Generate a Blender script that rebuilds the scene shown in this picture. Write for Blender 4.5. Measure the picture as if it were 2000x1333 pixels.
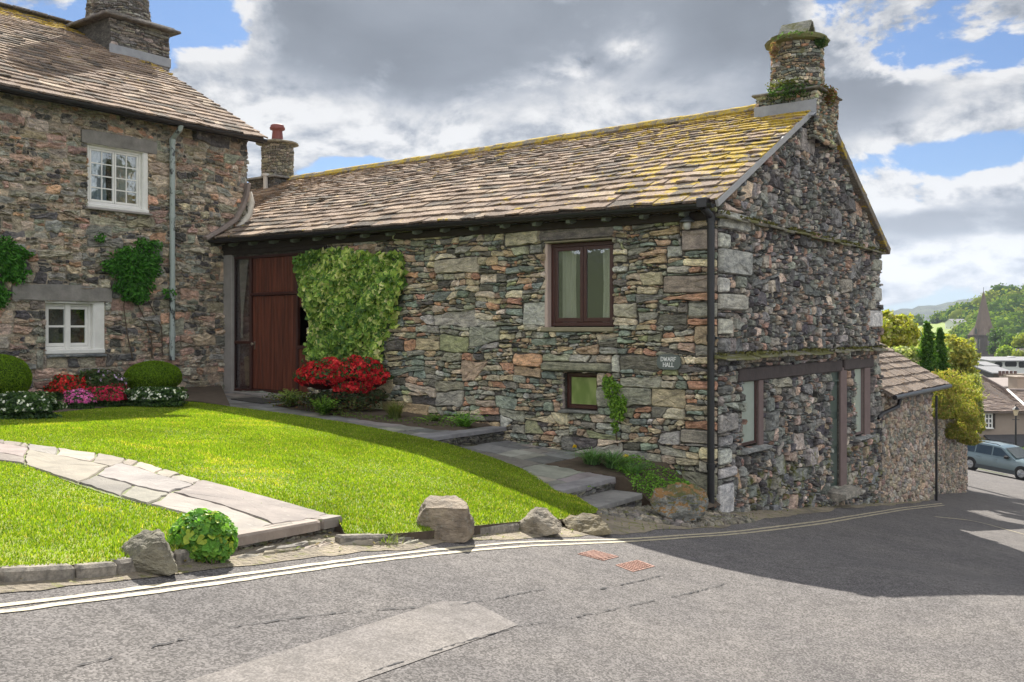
import bpy, bmesh, math, random
import numpy as np
from mathutils import Vector, Matrix
from mathutils.bvhtree import BVHTree
random.seed(7); rng = np.random.default_rng(7)
D = bpy.data
for o in list(D.objects): D.objects.remove(o)
SC = bpy.context.scene; COL = SC.collection
R = math.radians
# ------------------------------------------------------------ camera
F = 1850.0; CX = 1000.0; HY = 645.0; CZ = 1.6
cd = D.cameras.new('camera'); cam = D.objects.new('camera', cd); COL.objects.link(cam)
cam.location = (0, 0, CZ); cam.rotation_euler = (R(90), 0, 0)
cd.sensor_width = 36; cd.lens = F/2000*36; cd.shift_y = -(666.5-HY)/2000; cd.clip_start = .1; cd.clip_end = 20000
SC.camera = cam
# ------------------------------------------------------------ light
SUN_EL = 39.5; SUN_AZ = -5.0     # azimuth from +Y towards +X
SC.view_settings.view_transform = 'Standard'; SC.view_settings.look = 'None'
SC.view_settings.gamma = 1; SC.view_settings.exposure = 1.8
sl = D.lights.new('sun', 'SUN'); sl.energy = 3.2; sl.angle = R(.5); sl.color = (1, .95, .86)
so = D.objects.new('sun', sl); COL.objects.link(so)
sd = Vector((math.sin(R(SUN_AZ))*math.cos(R(SUN_EL)), math.cos(R(SUN_AZ))*math.cos(R(SUN_EL)), math.sin(R(SUN_EL))))
so.rotation_euler = sd.to_track_quat('Z', 'Y').to_euler(); so.location = (0, 0, 60)

class G:                                     # tiny node-graph helper
    def __init__(s, tree): s.t = tree; s.n = tree.nodes; s.l = tree.links
    def new(s, ty, **kw):
        n = s.n.new(ty)
        for k, v in kw.items(): setattr(n, k, v)
        return n
    def put(s, sock, v):
        if v is None: return
        if isinstance(v, bpy.types.NodeSocket): s.l.new(v, sock)
        elif isinstance(v, (tuple, list)) and sock.type == 'RGBA' and len(v) == 3: sock.default_value = (*v, 1)
        else: sock.default_value = v
    def m(s, op, a, b=None, c=None, clamp=False):
        n = s.new('ShaderNodeMath', operation=op, use_clamp=clamp)
        for i, v in enumerate((a, b, c)): s.put(n.inputs[i], v)
        return n.outputs[0]
    def vm(s, op, a, b=None):
        n = s.new('ShaderNodeVectorMath', operation=op)
        s.put(n.inputs[0], a); s.put(n.inputs[1], b)
        return n.outputs[0]
    def noise(s, vec, scale, detail=4, rough=.55, dist=0):
        n = s.new('ShaderNodeTexNoise'); s.put(n.inputs['Vector'], vec)
        n.inputs['Scale'].default_value = scale; n.inputs['Detail'].default_value = detail
        n.inputs['Roughness'].default_value = rough; n.inputs['Distortion'].default_value = dist
        return n.outputs['Fac']
    def vor(s, vec, scale, feature='F1', out='Distance', rand=1):
        n = s.new('ShaderNodeTexVoronoi', feature=feature); s.put(n.inputs['Vector'], vec)
        n.inputs['Scale'].default_value = scale; n.inputs['Randomness'].default_value = rand
        return n.outputs[out]
    def ss(s, v, a, b, lo=0, hi=1):
        n = s.new('ShaderNodeMapRange', interpolation_type='SMOOTHSTEP')
        s.put(n.inputs['Value'], v)
        for k, q in zip(('From Min', 'From Max', 'To Min', 'To Max'), (a, b, lo, hi)): s.put(n.inputs[k], q)
        return n.outputs[0]
    def mix(s, f, a, b, bt='MIX'):
        n = s.new('ShaderNodeMix', data_type='RGBA', blend_type=bt)
        s.put(n.inputs[0], f); s.put(n.inputs[6], a); s.put(n.inputs[7], b)
        return n.outputs[2]
    def map(s, vec, scale=(1, 1, 1), loc=(0, 0, 0), rot=(0, 0, 0)):
        n = s.new('ShaderNodeMapping'); s.put(n.inputs['Vector'], vec)
        n.inputs['Scale'].default_value = scale; n.inputs['Location'].default_value = loc; n.inputs['Rotation'].default_value = rot
        return n.outputs[0]
    def val(s, f, k=1, o=0): return s.m('MULTIPLY_ADD', f, k, o)

def pix_ang(px, py):
    x = (px-CX)/F; z = (HY-py)/F
    return math.atan2(x, 1), math.atan2(z, math.hypot(x, 1))
W = D.worlds.new('World'); SC.world = W; W.use_nodes = True
g = G(W.node_tree); g.n.clear()
tc = g.new('ShaderNodeTexCoord'); sep = g.new('ShaderNodeSeparateXYZ'); g.put(sep.inputs[0], tc.outputs['Generated'])
X, Y, Z = sep.outputs
az = g.m('ARCTAN2', X, Y); el = g.m('ARCSINE', Z)
cmb = g.new('ShaderNodeCombineXYZ'); g.put(cmb.inputs[0], az); g.put(cmb.inputs[1], g.m('MULTIPLY', el, 1.7)); g.put(cmb.inputs[2], .37)
P0 = cmb.outputs[0]
def blob(px, py, rx, ry, amp):
    a, e = pix_ang(px, py)
    dx = g.m('MULTIPLY', g.m('SUBTRACT', az, a), F/rx); dy = g.m('MULTIPLY', g.m('SUBTRACT', el, e), F/ry)
    q = g.m('ADD', g.m('MULTIPLY', dx, dx), g.m('MULTIPLY', dy, dy))
    return g.m('MULTIPLY', g.m('EXPONENT', g.m('MULTIPLY', q, -1)), amp)
def total(lst):
    r = lst[0]
    for b in lst[1:]: r = g.m('ADD', r, b)
    return r
n1 = g.noise(P0, 6.2, 11, .60, .18)
n1b = g.noise(g.vm('ADD', P0, (.006, .024, 0)), 6.2, 11, .60, .18)
field = total([blob(*b) for b in [
    (370, 30, 130, 150, -.50), (150, 0, 200, 120, -.3), (680, 318, 120, 40, -.34), (480, 300, 60, 90, -.12), (650, 250, 420, 90, .08),
    (900, 60, 560, 170, .42), (520, 190, 150, 70, .22), (950, 255, 250, 60, .15), (1230, 90, 300, 160, .25),
    (1800, 70, 260, 90, .22), (1985, 100, 70, 50, -.36), (1950, 225, 260, 60, .34), (1760, 345, 80, 40, .18), (1500, 250, 260, 120, .2),
    (1720, 240, 140, 70, .22), (1900, 430, 300, 90, .34), (1860, 300, 190, 40, -.42), (1690, 400, 40, 40, -.05), (1800, 560, 260, 30, .16), (430, 200, 90, 50, .26), (700, 270, 200, 50, .16)]])
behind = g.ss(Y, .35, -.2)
dens = g.m('ADD', g.m('ADD', g.m('ADD', g.m('MULTIPLY', g.m('SUBTRACT', n1, .5), 2.5), field), g.m('MULTIPLY', behind, .17)), .015)  # extra cloud cover added out of view as fill light
mask = g.ss(dens, -.04, .10)
dark = total([blob(*b) for b in [(860, 70, 450, 150, 1.0), (1330, 20, 380, 110, .62), (1800, 50, 260, 90, .95), (1480, 250, 180, 90, .5), (1680, 200, 120, 90, .5),
    (1880, 432, 260, 34, .95), (1850, 600, 300, 14, .2), (640, 10, 180, 90, .5), (1750, 330, 120, 30, .2), (1950, 180, 200, 40, .2)]])
thick = g.ss(dens, .1, .6)
n2 = g.noise(g.vm('ADD', P0, (3, 1, 2)), 3.6, 8, .55, .3)
relief = g.m('MULTIPLY', g.m('SUBTRACT', n1, n1b), 6.5)
br = g.m('ADD', .90, relief)
br = g.m('ADD', br, g.m('MULTIPLY', g.m('SUBTRACT', n2, .5), .6))
dk = g.m('MULTIPLY', g.ss(g.m('ADD', dark, g.m('MULTIPLY', g.m('SUBTRACT', n1, .5), .9)), .12, .85), g.ss(dens, .05, .40))
bd = g.m('ADD', .22, g.m('MULTIPLY', g.m('SUBTRACT', n2, .5), .75))
br = g.m('ADD', g.m('MULTIPLY', br, g.m('SUBTRACT', 1, dk)), g.m('MULTIPLY', bd, dk))
br = g.m('ADD', br, g.m("MULTIPLY", blob(1228, 95, 52, 34, 1.3), g.ss(n1, .38, .62)))
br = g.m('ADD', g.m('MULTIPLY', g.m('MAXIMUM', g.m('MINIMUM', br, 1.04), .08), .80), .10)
tint = g.mix(g.ss(br, .25, .9), (.80, .88, 1.0), (1.0, .985, .96))
sky = g.new('ShaderNodeTexSky', sky_type='NISHITA', sun_disc=False, sun_elevation=R(SUN_EL), sun_rotation=R(SUN_AZ), altitude=60, air_density=1.0, dust_density=.6, ozone_density=1.6)
WS = .05
CB = .255/WS                                  # radiance of a white cloud in sky units
cloudc = g.vm('MULTIPLY', tint, g.new('ShaderNodeCombineXYZ').outputs[0])
br = g.m('MULTIPLY', br, g.m('ADD', 1, g.m('MULTIPLY', behind, 1.3)))      # unseen clouds behind the camera, brightened to add fill on shaded walls
cc = g.new('ShaderNodeCombineXYZ'); bb = g.m('MULTIPLY', br, CB)
for i in range(3): g.put(cc.inputs[i], bb)
cloudc = g.vm('MULTIPLY', tint, cc.outputs[0])
skyc = g.vm('MULTIPLY', sky.outputs[0], (.20, .33, .50))
horizon_pale = g.ss(el, 0, .16, .35, 0)
skyc = g.mix(horizon_pale, skyc, (CB*.62, CB*.70, CB*.78))
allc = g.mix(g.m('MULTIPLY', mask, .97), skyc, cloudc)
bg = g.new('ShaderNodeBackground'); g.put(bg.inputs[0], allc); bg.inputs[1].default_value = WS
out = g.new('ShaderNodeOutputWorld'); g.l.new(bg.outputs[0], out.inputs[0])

# ------------------------------------------------------------ mesh helpers
class MB:
    def __init__(s): s.v = []; s.lv = []; s.lt = []; s.c = []; s.n = 0
    def add(s, v, faces, col=(.5, .5, .5, 0)):
        v = np.asarray(v, float).reshape(-1, 3); k = len(v)
        s.v.append(v)
        if isinstance(faces, np.ndarray):
            s.lv.append((faces+s.n).ravel()); s.lt.append(np.full(len(faces), faces.shape[1]))
        else:
            s.lv.append(np.array([i for f in faces for i in f], int)+s.n); s.lt.append(np.array([len(f) for f in faces], int))
        c = np.asarray(col, float)
        if c.ndim == 1: c = np.tile(c if len(c) == 4 else np.append(c, 0), (k, 1))
        elif c.shape[1] == 3: c = np.hstack([c, np.zeros((k, 1))])
        s.c.append(c); s.n += k
        return s
    def box(s, f, a0, a1, b0, b1, c0, c1, col=(.5, .5, .5, 0), bev=0):
        if a0 > a1: a0, a1 = a1, a0
        if b0 > b1: b0, b1 = b1, b0
        if c0 > c1: c0, c1 = c1, c0
        if not bev:
            p = [f(a, b, c) for c in (c0, c1) for b in (b0, b1) for a in (a0, a1)]
            return s.add(p, [(0, 2, 3, 1), (4, 5, 7, 6), (0, 1, 5, 4), (2, 6, 7, 3), (0, 4, 6, 2), (1, 3, 7, 5)], col)
        e = min(bev, (a1-a0)/3, (b1-b0)/3, (c1-c0)/3)
        p = []                                    # bevelled box: 24 verts, 3 per corner
        for ci, c in enumerate((c0, c1)):
            for bi, b in enumerate((b0, b1)):
                for ai, a in enumerate((a0, a1)):
                    da = e if ai == 0 else -e; db = e if bi == 0 else -e; dc = e if ci == 0 else -e
                    p += [f(a, b+db, c+dc), f(a+da, b, c+dc), f(a+da, b+db, c)]
        q = lambda i, k: i*3+k
        fs = [(q(0,2),q(2,2),q(3,2),q(1,2)), (q(4,2),q(5,2),q(7,2),q(6,2)), (q(0,1),q(1,1),q(5,1),q(4,1)), (q(2,1),q(6,1),q(7,1),q(3,1)),
              (q(0,0),q(4,0),q(6,0),q(2,0)), (q(1,0),q(3,0),q(7,0),q(5,0))]
        for i in range(8): fs.append((q(i,0), q(i,1), q(i,2)))
        for (i, j, k, l) in [(0,1,1,2),(2,3,1,2),(4,5,1,2),(6,7,1,2),(0,2,0,2),(1,3,0,2),(4,6,0,2),(5,7,0,2),(0,4,0,1),(1,5,0,1),(2,6,0,1),(3,7,0,1)]:
            fs.append((q(i,k), q(j,k), q(j,l), q(i,l)))
        return s.add(p, fs, col)
    def tube(s, pts, rad, n=10, col=(.5, .5, .5, 0), cap=True):
        pts = [Vector(p) for p in pts]; m = len(pts)
        if not hasattr(rad, '__len__'): rad = [rad]*m
        V = []; up0 = None
        for i, p in enumerate(pts):
            t = (pts[min(i+1, m-1)]-pts[max(i-1, 0)]).normalized()
            if up0 is None: up0 = Vector((0, 0, 1)) if abs(t.z) < .9 else Vector((1, 0, 0))
            a = t.cross(up0).normalized(); b = a.cross(t).normalized(); up0 = b
            for k in range(n):
                w = 2*math.pi*k/n; V.append(p+(a*math.cos(w)+b*math.sin(w))*rad[i])
        Fc = [(i*n+k, i*n+(k+1) % n, (i+1)*n+(k+1) % n, (i+1)*n+k) for i in range(m-1) for k in range(n)]
        if cap: Fc += [tuple(range(n))[::-1], tuple((m-1)*n+k for k in range(n))]
        return s.add([tuple(v) for v in V], Fc, col)
    def lathe(s, cx, cy, prof, n=24, col=(.5, .5, .5, 0), jit=0):
        V = []
        for (r, z) in prof:
            for k in range(n):
                w = 2*math.pi*k/n; q = 1+random.uniform(-jit, jit); V.append((cx+r*q*math.cos(w), cy+r*q*math.sin(w), z))
        m = len(prof)
        Fc = [(i*n+k, i*n+(k+1) % n, (i+1)*n+(k+1) % n, (i+1)*n+k) for i in range(m-1) for k in range(n)]
        Fc += [tuple(range(n))[::-1], tuple((m-1)*n+k for k in range(n))]
        return s.add(V, Fc, col)
def root_loc(p):
    while p.parent: p = p.parent
    return np.array(p.location)
def build(name, mb, mat, parent=None, base=None, smooth=False):
    me = D.meshes.new(name)
    v = np.vstack(mb.v); lv = np.concatenate(mb.lv); lt = np.concatenate(mb.lt)
    off = root_loc(parent) if parent else (np.array(base, float) if base is not None else np.zeros(3))
    v = v-off
    me.vertices.add(len(v)); me.vertices.foreach_set('co', v.astype(np.float32).ravel())
    me.loops.add(len(lv)); me.loops.foreach_set('vertex_index', lv.astype(np.int32))
    me.polygons.add(len(lt)); st = np.concatenate([[0], np.cumsum(lt)[:-1]])
    me.polygons.foreach_set('loop_start', st.astype(np.int32)); me.polygons.foreach_set('loop_total', lt.astype(np.int32))
    me.polygons.foreach_set('use_smooth', np.full(len(lt), bool(smooth)))
    me.update(calc_edges=True)
    at = me.color_attributes.new('Col', 'FLOAT_COLOR', 'POINT'); at.data.foreach_set('color', np.vstack(mb.c).astype(np.float32).ravel())
    me.validate()
    me.materials.append(mat)
    o = D.objects.new(name, me); COL.objects.link(o)
    if parent: o.parent = parent
    else: o.location = off
    return o
def thing(name, label, cat, loc=(0, 0, 0), group=None):
    o = D.objects.new(name, None); COL.objects.link(o); o.location = loc; o.empty_display_size = .2
    return tag(o, label, cat, group)
def tag(o, label, cat, group=None):
    o['label'] = label; o['category'] = cat
    if group: o['group'] = group
    return o
def struct(o): o['kind'] = 'structure'; return o
def stuff(o): o['kind'] = 'stuff'; return o

# ------------------------------------------------------------ materials
def mat(name):
    m = D.materials.new(name); m.use_nodes = True; g = G(m.node_tree); g.n.clear()
    p = g.new('ShaderNodeBsdfPrincipled'); o = g.new('ShaderNodeOutputMaterial'); g.l.new(p.outputs[0], o.inputs[0])
    return m, g, p, g.new('ShaderNodeTexCoord').outputs['Object']
def bump(g, p, h, st, dist=.01):
    b = g.new('ShaderNodeBump'); b.inputs['Strength'].default_value = st; b.inputs['Distance'].default_value = dist
    g.put(b.inputs['Height'], h); g.l.new(b.outputs[0], p.inputs['Normal'])
def attr(g):
    a = g.new('ShaderNodeAttribute', attribute_name='Col'); return a.outputs['Color'], a.outputs['Alpha']
def simple(name, col, rough=.6, var=.15, scale=6, metal=0, bmp=.15, bs=60, spec=.5):
    m, g, p, oc = mat(name)
    n = g.noise(oc, scale, 6, .6)
    g.put(p.inputs['Base Color'], g.mix(1, col, g.mix(n, (1-var*2.2,)*3, (1+var*1.6,)*3), 'MULTIPLY'))
    p.inputs['Roughness'].default_value = rough; p.inputs['Metallic'].default_value = metal
    p.inputs['Specular IOR Level'].default_value = spec
    if bmp: bump(g, p, g.noise(oc, bs, 4), bmp)
    return m
def stone_mat(name, moss=(.10, .105, .03), lich=(.33, .33, .27), bst=.55, mossy=0.0, stretch=(1, 1, 2.2), wash=None, sheen=.12):
    m, g, p, oc = mat(name); c, a = attr(g)
    sv = g.map(oc, stretch)
    n1 = g.noise(sv, 7, 6, .65); n2 = g.noise(sv, 38, 6, .7); n3 = g.noise(oc, 17, 5, .6)
    col = g.mix(1, c, g.mix(g.ss(n1, .28, .72), (.56, .56, .58), (1.38, 1.34, 1.28)), 'MULTIPLY')
    col = g.mix(1, col, g.mix(g.ss(n2, .3, .7), (.68, .68, .68), (1.3, 1.3, 1.3)), 'MULTIPLY')
    col = g.mix(g.m('MULTIPLY', g.ss(n3, .60, .70), .45), col, lich)
    mo = g.ss(g.m('ADD', g.noise(oc, 5, 6, .6), g.m('MULTIPLY', g.m('ADD', a, mossy), .55)), .74, .88)
    col = g.mix(g.m('MULTIPLY', mo, .8), col, g.mix(g.noise(oc, 40, 3), moss, tuple(q*2.2 for q in moss)))
    if wash:                                     # patches of lime mortar smeared over the stones
        w = g.ss(g.noise(g.map(oc, (1, 1, 1.3), (3, 2, 1)), 3.6, 9, .72), .58, .625)
        col = g.mix(g.m('MULTIPLY', w, .75), col, wash)
    g.put(p.inputs['Base Color'], col); p.inputs['Roughness'].default_value = .86; p.inputs['Specular IOR Level'].default_value = sheen
    h = g.m('ADD', g.m('MULTIPLY', g.noise(g.map(oc, (stretch[0], stretch[1], stretch[2]*1.6)), 16, 6, .7), 1.0), g.m('MULTIPLY', g.noise(oc, 70, 5, .7), .45))
    bump(g, p, h, bst, .03)
    return m
def leaf_mat(name, trans=.35, rough=.55, k=1.0, spec=.22):
    m = D.materials.new(name); m.use_nodes = True; g = G(m.node_tree); g.n.clear(); o = g.new('ShaderNodeOutputMaterial')
    c, a = attr(g); p = g.new('ShaderNodeBsdfPrincipled'); g.put(p.inputs['Base Color'], c); p.inputs['Roughness'].default_value = rough
    p.inputs['Specular IOR Level'].default_value = spec
    t = g.new('ShaderNodeBsdfTranslucent'); g.put(t.inputs[0], g.mix(1, c, (1.5*k, 1.6*k, .6*k), 'MULTIPLY'))
    mx = g.new('ShaderNodeMixShader'); mx.inputs[0].default_value = trans; g.l.new(p.outputs[0], mx.inputs[1]); g.l.new(t.outputs[0], mx.inputs[2])
    g.l.new(mx.outputs[0], o.inputs[0]); return m
def vcol(name, rough=.7, bmp=.2, bs=40, spec=.4, var=.12):
    m, g, p, oc = mat(name); c, a = attr(g)
    g.put(p.inputs['Base Color'], g.mix(1, c, g.mix(g.noise(oc, 9, 6, .65), (1-var*2.5,)*3, (1+var*2,)*3), 'MULTIPLY')); p.inputs['Roughness'].default_value = rough
    p.inputs['Specular IOR Level'].default_value = spec
    if bmp: bump(g, p, g.noise(oc, bs, 5, .65), bmp, .01)
    return m
def glass_mat(name, tint=(.75, .8, .8), refl=.22):
    m = D.materials.new(name); m.use_nodes = True; g = G(m.node_tree); g.n.clear(); o = g.new('ShaderNodeOutputMaterial')
    t = g.new('ShaderNodeBsdfTransparent'); t.inputs[0].default_value = (*tint, 1)
    gl = g.new('ShaderNodeBsdfGlossy'); gl.inputs['Roughness'].default_value = .03; gl.inputs[0].default_value = (.9, .95, 1, 1)
    tc = g.new('ShaderNodeTexCoord').outputs['Object']
    b = g.new('ShaderNodeBump'); b.inputs['Strength'].default_value = .12; b.inputs['Distance'].default_value = .02; g.put(b.inputs['Height'], g.noise(tc, 5, 2)); g.l.new(b.outputs[0], gl.inputs['Normal'])
    lw = g.new('ShaderNodeLayerWeight'); lw.inputs[0].default_value = .35
    f = g.m('ADD', g.m('MULTIPLY', lw.outputs['Facing'], .35), refl, clamp=True)
    mx = g.new('ShaderNodeMixShader'); g.put(mx.inputs[0], f); g.l.new(t.outputs[0], mx.inputs[1]); g.l.new(gl.outputs[0], mx.inputs[2]); g.l.new(mx.outputs[0], o.inputs[0])
    return m

# ------------------------------------------------------------ frames of reference
O = np.array([(1402-CX)/F*13.0, 13.0])
d1 = np.array([-2500.0, 1850.0]); d1 /= np.linalg.norm(d1)
d2 = np.array([1370.0, 1850.0]); d2 /= np.linalg.norm(d2)
def P(u, v, z):
    return (O[0]+u*d1[0]+v*d2[0], O[1]+u*d1[1]+v*d2[1], z)
def PA(u, v, z):
    return np.stack([O[0]+u*d1[0]+v*d2[0], O[1]+u*d1[1]+v*d2[1], z+0*u], -1)
def to_uv(x, y):
    r = (x-O[0], y-O[1]); return r[0]*d1[0]+r[1]*d1[1], r[0]*d2[0]+r[1]*d2[1]
def ray(px, py): return np.array([(px-CX)/F, 1.0, (HY-py)/F])
def onfront(px, py, v=0.0):                  # -> (u, z) on the plane v
    r = ray(px, py); n = d2; t = (np.dot(O, n)+v)/(r[0]*n[0]+r[1]*n[1])
    u, _ = to_uv(r[0]*t, r[1]*t); return u, CZ+r[2]*t
def ongable(px, py, u=0.0):                  # -> (v, z) on the plane u
    r = ray(px, py); n = d1; t = (np.dot(O, n)+u)/(r[0]*n[0]+r[1]*n[1])
    _, v = to_uv(r[0]*t, r[1]*t); return v, CZ+r[2]*t
UH = onfront(440, 600)[0]                    # plane of the left house wall
VH = ongable(482, 400, UH)[0]                # its right-hand corner
def onhouse(px, py, out=0.0): return ongable(px, py, UH-out)
RA, RB = -.169, -.0336
def road_z(x, y): return RA*x+RB*y
def onroad(px, py, c=0.0):
    t = (CZ-c)/((py-HY)/F+RA*(px-CX)/F+RB); r = ray(px, py)
    return (r[0]*t, t, CZ+r[2]*t)
def atz(px, py, z):
    t = (CZ-z)*F/(py-HY); r = ray(px, py); return (r[0]*t, t, z)
def atd(px, py, d):
    r = ray(px, py)*d; return np.array([r[0], r[1], CZ+r[2]])
fm = lambda a, b, c: P(a, -c, b)             # front wall frame: along u, up, outward
gm = lambda a, b, c: P(-c, a, b)             # gable wall frame: along v, up, outward
hm = lambda a, b, c: P(UH-c, a, b)           # house wall frame
fmA = lambda a, b, c: PA(a, -c, b); gmA = lambda a, b, c: PA(-c, a, b); hmA = lambda a, b, c: PA(UH-c, a, b)

# ------------------------------------------------------------ rubble stone generator
def darts(x0, x1, y0, y1, asp, radii, seed):
    rg = np.random.default_rng(seed); X0, X1 = x0/asp, x1/asp
    pts = np.empty((0, 2)); rr = np.empty(0)
    for (r, tries, k) in radii:
        n = int(tries*(X1-X0)*(y1-y0)/(r*r*4)); c = rg.random((n, 2))*[X1-X0, y1-y0]+[X0, y0]
        rs = r*rg.uniform(.85, 1.15, n)
        cap = 200000
        newp, newr = list(pts), list(rr)
        cell = .12; grid = {}
        for i, (p, q) in enumerate(zip(newp, newr)): grid.setdefault((int(p[0]//cell), int(p[1]//cell)), []).append(i)
        reach = int(math.ceil((r*1.15+max([x[0] for x in radii])*1.15)*k/cell))
        for p, q in zip(c, rs):
            gx, gy = int(p[0]//cell), int(p[1]//cell); ok = True
            for ax in range(gx-reach, gx+reach+1):
                for ay in range(gy-reach, gy+reach+1):
                    for i in grid.get((ax, ay), ()):
                        w = newp[i]; s = (q+newr[i])*k
                        if (p[0]-w[0])**2+(p[1]-w[1])**2 < s*s: ok = False; break
                    if not ok: break
                if not ok: break
            if ok: grid.setdefault((gx, gy), []).append(len(newp)); newp.append(p); newr.append(q)
        pts = np.array(newp); rr = np.array(newr)
    return pts, rr
def clip(poly, a, b, c):                     # keep a*x+b*y <= c
    out = []; n = len(poly)
    for i in range(n):
        p, q = poly[i], poly[(i+1) % n]; dp = a*p[0]+b*p[1]-c; dq = a*q[0]+b*q[1]-c
        if dp <= 0: out.append(p)
        if (dp < 0 < dq) or (dq < 0 < dp):
            t = dp/(dp-dq); out.append((p[0]+(q[0]-p[0])*t, p[1]+(q[1]-p[1])*t))
    return out
def cells(x0, x1, y0, y1, asp, radii, seed, holes=(), halfs=()):
    pts, rr = darts(x0, x1, y0, y1, asp, radii, seed)
    keep = []
    for i, p in enumerate(pts):
        x, y = p[0]*asp, p[1]
        if any(h[0] < x < h[1] and h[2] < y < h[3] for h in holes): continue
        if any(a*x+b*y > c for a, b, c in halfs): continue
        keep.append(i)
    pts, rr = pts[keep], rr[keep]; X0, X1 = x0/asp, x1/asp; res = []
    for i in range(len(pts)):
        p = pts[i]; d = pts-p; dd = (d*d).sum(1); order = np.argsort(dd)[1:40]
        poly = [(X0, y0), (X1, y0), (X1, y1), (X0, y1)]
        for j in order:
            mx = max((q[0]-p[0])**2+(q[1]-p[1])**2 for q in poly)
            if dd[j] > 4.6*mx: break
            a, b = d[j]; c = (a*(p[0]+pts[j][0])+b*(p[1]+pts[j][1]))/2+(rr[i]**2-rr[j]**2)/2*.9
            poly = clip(poly, a, b, c)
            if len(poly) < 3: break
        if len(poly) < 3: continue
        poly = [(q[0]*asp, q[1]) for q in poly]; x, y = p[0]*asp, p[1]
        for h in holes:
            xs = [q[0] for q in poly]; ys = [q[1] for q in poly]
            if max(xs) < h[0] or min(xs) > h[1] or max(ys) < h[2] or min(ys) > h[3]: continue
            o = [(h[0]-x, (1, 0, h[0])), (x-h[1], (-1, 0, -h[1])), (h[2]-y, (0, 1, h[2])), (y-h[3], (0, -1, -h[3]))]
            poly = clip(poly, *max(o, key=lambda t: t[0])[1])
            if len(poly) < 3: break
        if len(poly) < 3: continue
        for hf in halfs:
            poly = clip(poly, *hf)
            if len(poly) < 3: break
        if len(poly) >= 3: res.append(poly)
    return res
def courses(x0, x1, y0, y1, hr_, asp, seed, holes=(), halfs=(), slant=(.30, .07), band=.34, amax=4.2):
    """random rubble: bands cut again and again by slightly slanting joints. hr_ = (min, max) stone height"""
    rg = random.Random(seed); out = []; st = []
    y = y0
    while y < y1:
        h = band*rg.uniform(.6, 1.4); t = min(y+h, y1)
        if y1-t < .08: t = y1
        x = x0-rg.uniform(0, .5)
        while x < x1:
            w = rg.uniform(.5, 1.3); a, b = max(x, x0), min(x+w, x1); x += w
            if b-a < .12 and b < x1 and st: pass
            if b-a > .01: st.append([(a, y), (b, y), (b, t), (a, t)])
        y = t
    while st:
        p = st.pop(); xs = [q[0] for q in p]; ys = [q[1] for q in p]; w, h = max(xs)-min(xs), max(ys)-min(ys)
        if w < .01 or h < .008 or len(p) < 3: continue
        hh_ = hr_[0]*(hr_[1]/hr_[0])**(rg.random()**1.15); aa = asp*rg.uniform(.45, 1.75)
        cx, cy = (max(xs)+min(xs))/2, (max(ys)+min(ys))/2
        if h > hh_*1.5:
            c0 = cy+h*rg.uniform(-.22, .22); s = rg.gauss(0, slant[1]); n = (-s, 1, c0-s*cx)
        elif w > h*aa and w > .05:
            c0 = cx+w*rg.uniform(-.25, .25); s = rg.gauss(0, slant[0]); n = (1, s, c0+s*cy)
        else: out.append(p); continue
        a_ = clip(p, n[0], n[1], n[2]); b_ = clip(p, -n[0], -n[1], -n[2])
        if len(a_) < 3 or len(b_) < 3: out.append(p); continue
        st += [a_, b_]
    for h in holes:
        nx = []
        for p in out:
            xs = [q[0] for q in p]; ys = [q[1] for q in p]
            if max(xs) <= h[0]+.001 or min(xs) >= h[1]-.001 or max(ys) <= h[2]+.001 or min(ys) >= h[3]-.001: nx.append(p); continue
            rest = p
            for n in ((1, 0, h[0]), (-1, 0, -h[1]), (0, 1, h[2]), (0, -1, -h[3])):
                o = clip(rest, *n)
                if len(o) >= 3 and area(o) > .0008: nx.append(o)
                rest = clip(rest, -n[0], -n[1], -n[2])
                if len(rest) < 3: break
        out = nx
    res = []
    for p in out:
        for hf in halfs:
            p = clip(p, *hf)
            if len(p) < 3: break
        if len(p) < 3: continue
        q = []
        for i in range(len(p)):
            a, b = p[i], p[(i+1) % len(p)]; q.append(a); L = math.hypot(b[0]-a[0], b[1]-a[1])
            k = int(L/.11)
            for j in range(1, k+1): t = j/(k+1); q.append((a[0]+(b[0]-a[0])*t, a[1]+(b[1]-a[1])*t))
        # gentle common warp so that no joint runs dead straight
        wv = 0 if (holes or halfs) and min([9]+[min(abs(q_[0]-e) for q_ in q for e in h[:2]) for h in holes]) < .03 else 1
        res.append([(x+wv*.022*math.sin(y*7.1+1.3*math.sin(x*2.9)), y+wv*(.020*math.sin(x*3.3+y*2.1)+.009*math.sin(x*11.7+y*5))) for x, y in q])
    if holes or halfs:
        return res
    return res
def area(p):
    return abs(sum(p[i-1][0]*p[i][1]-p[i][0]*p[i-1][1] for i in range(len(p))))/2
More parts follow.
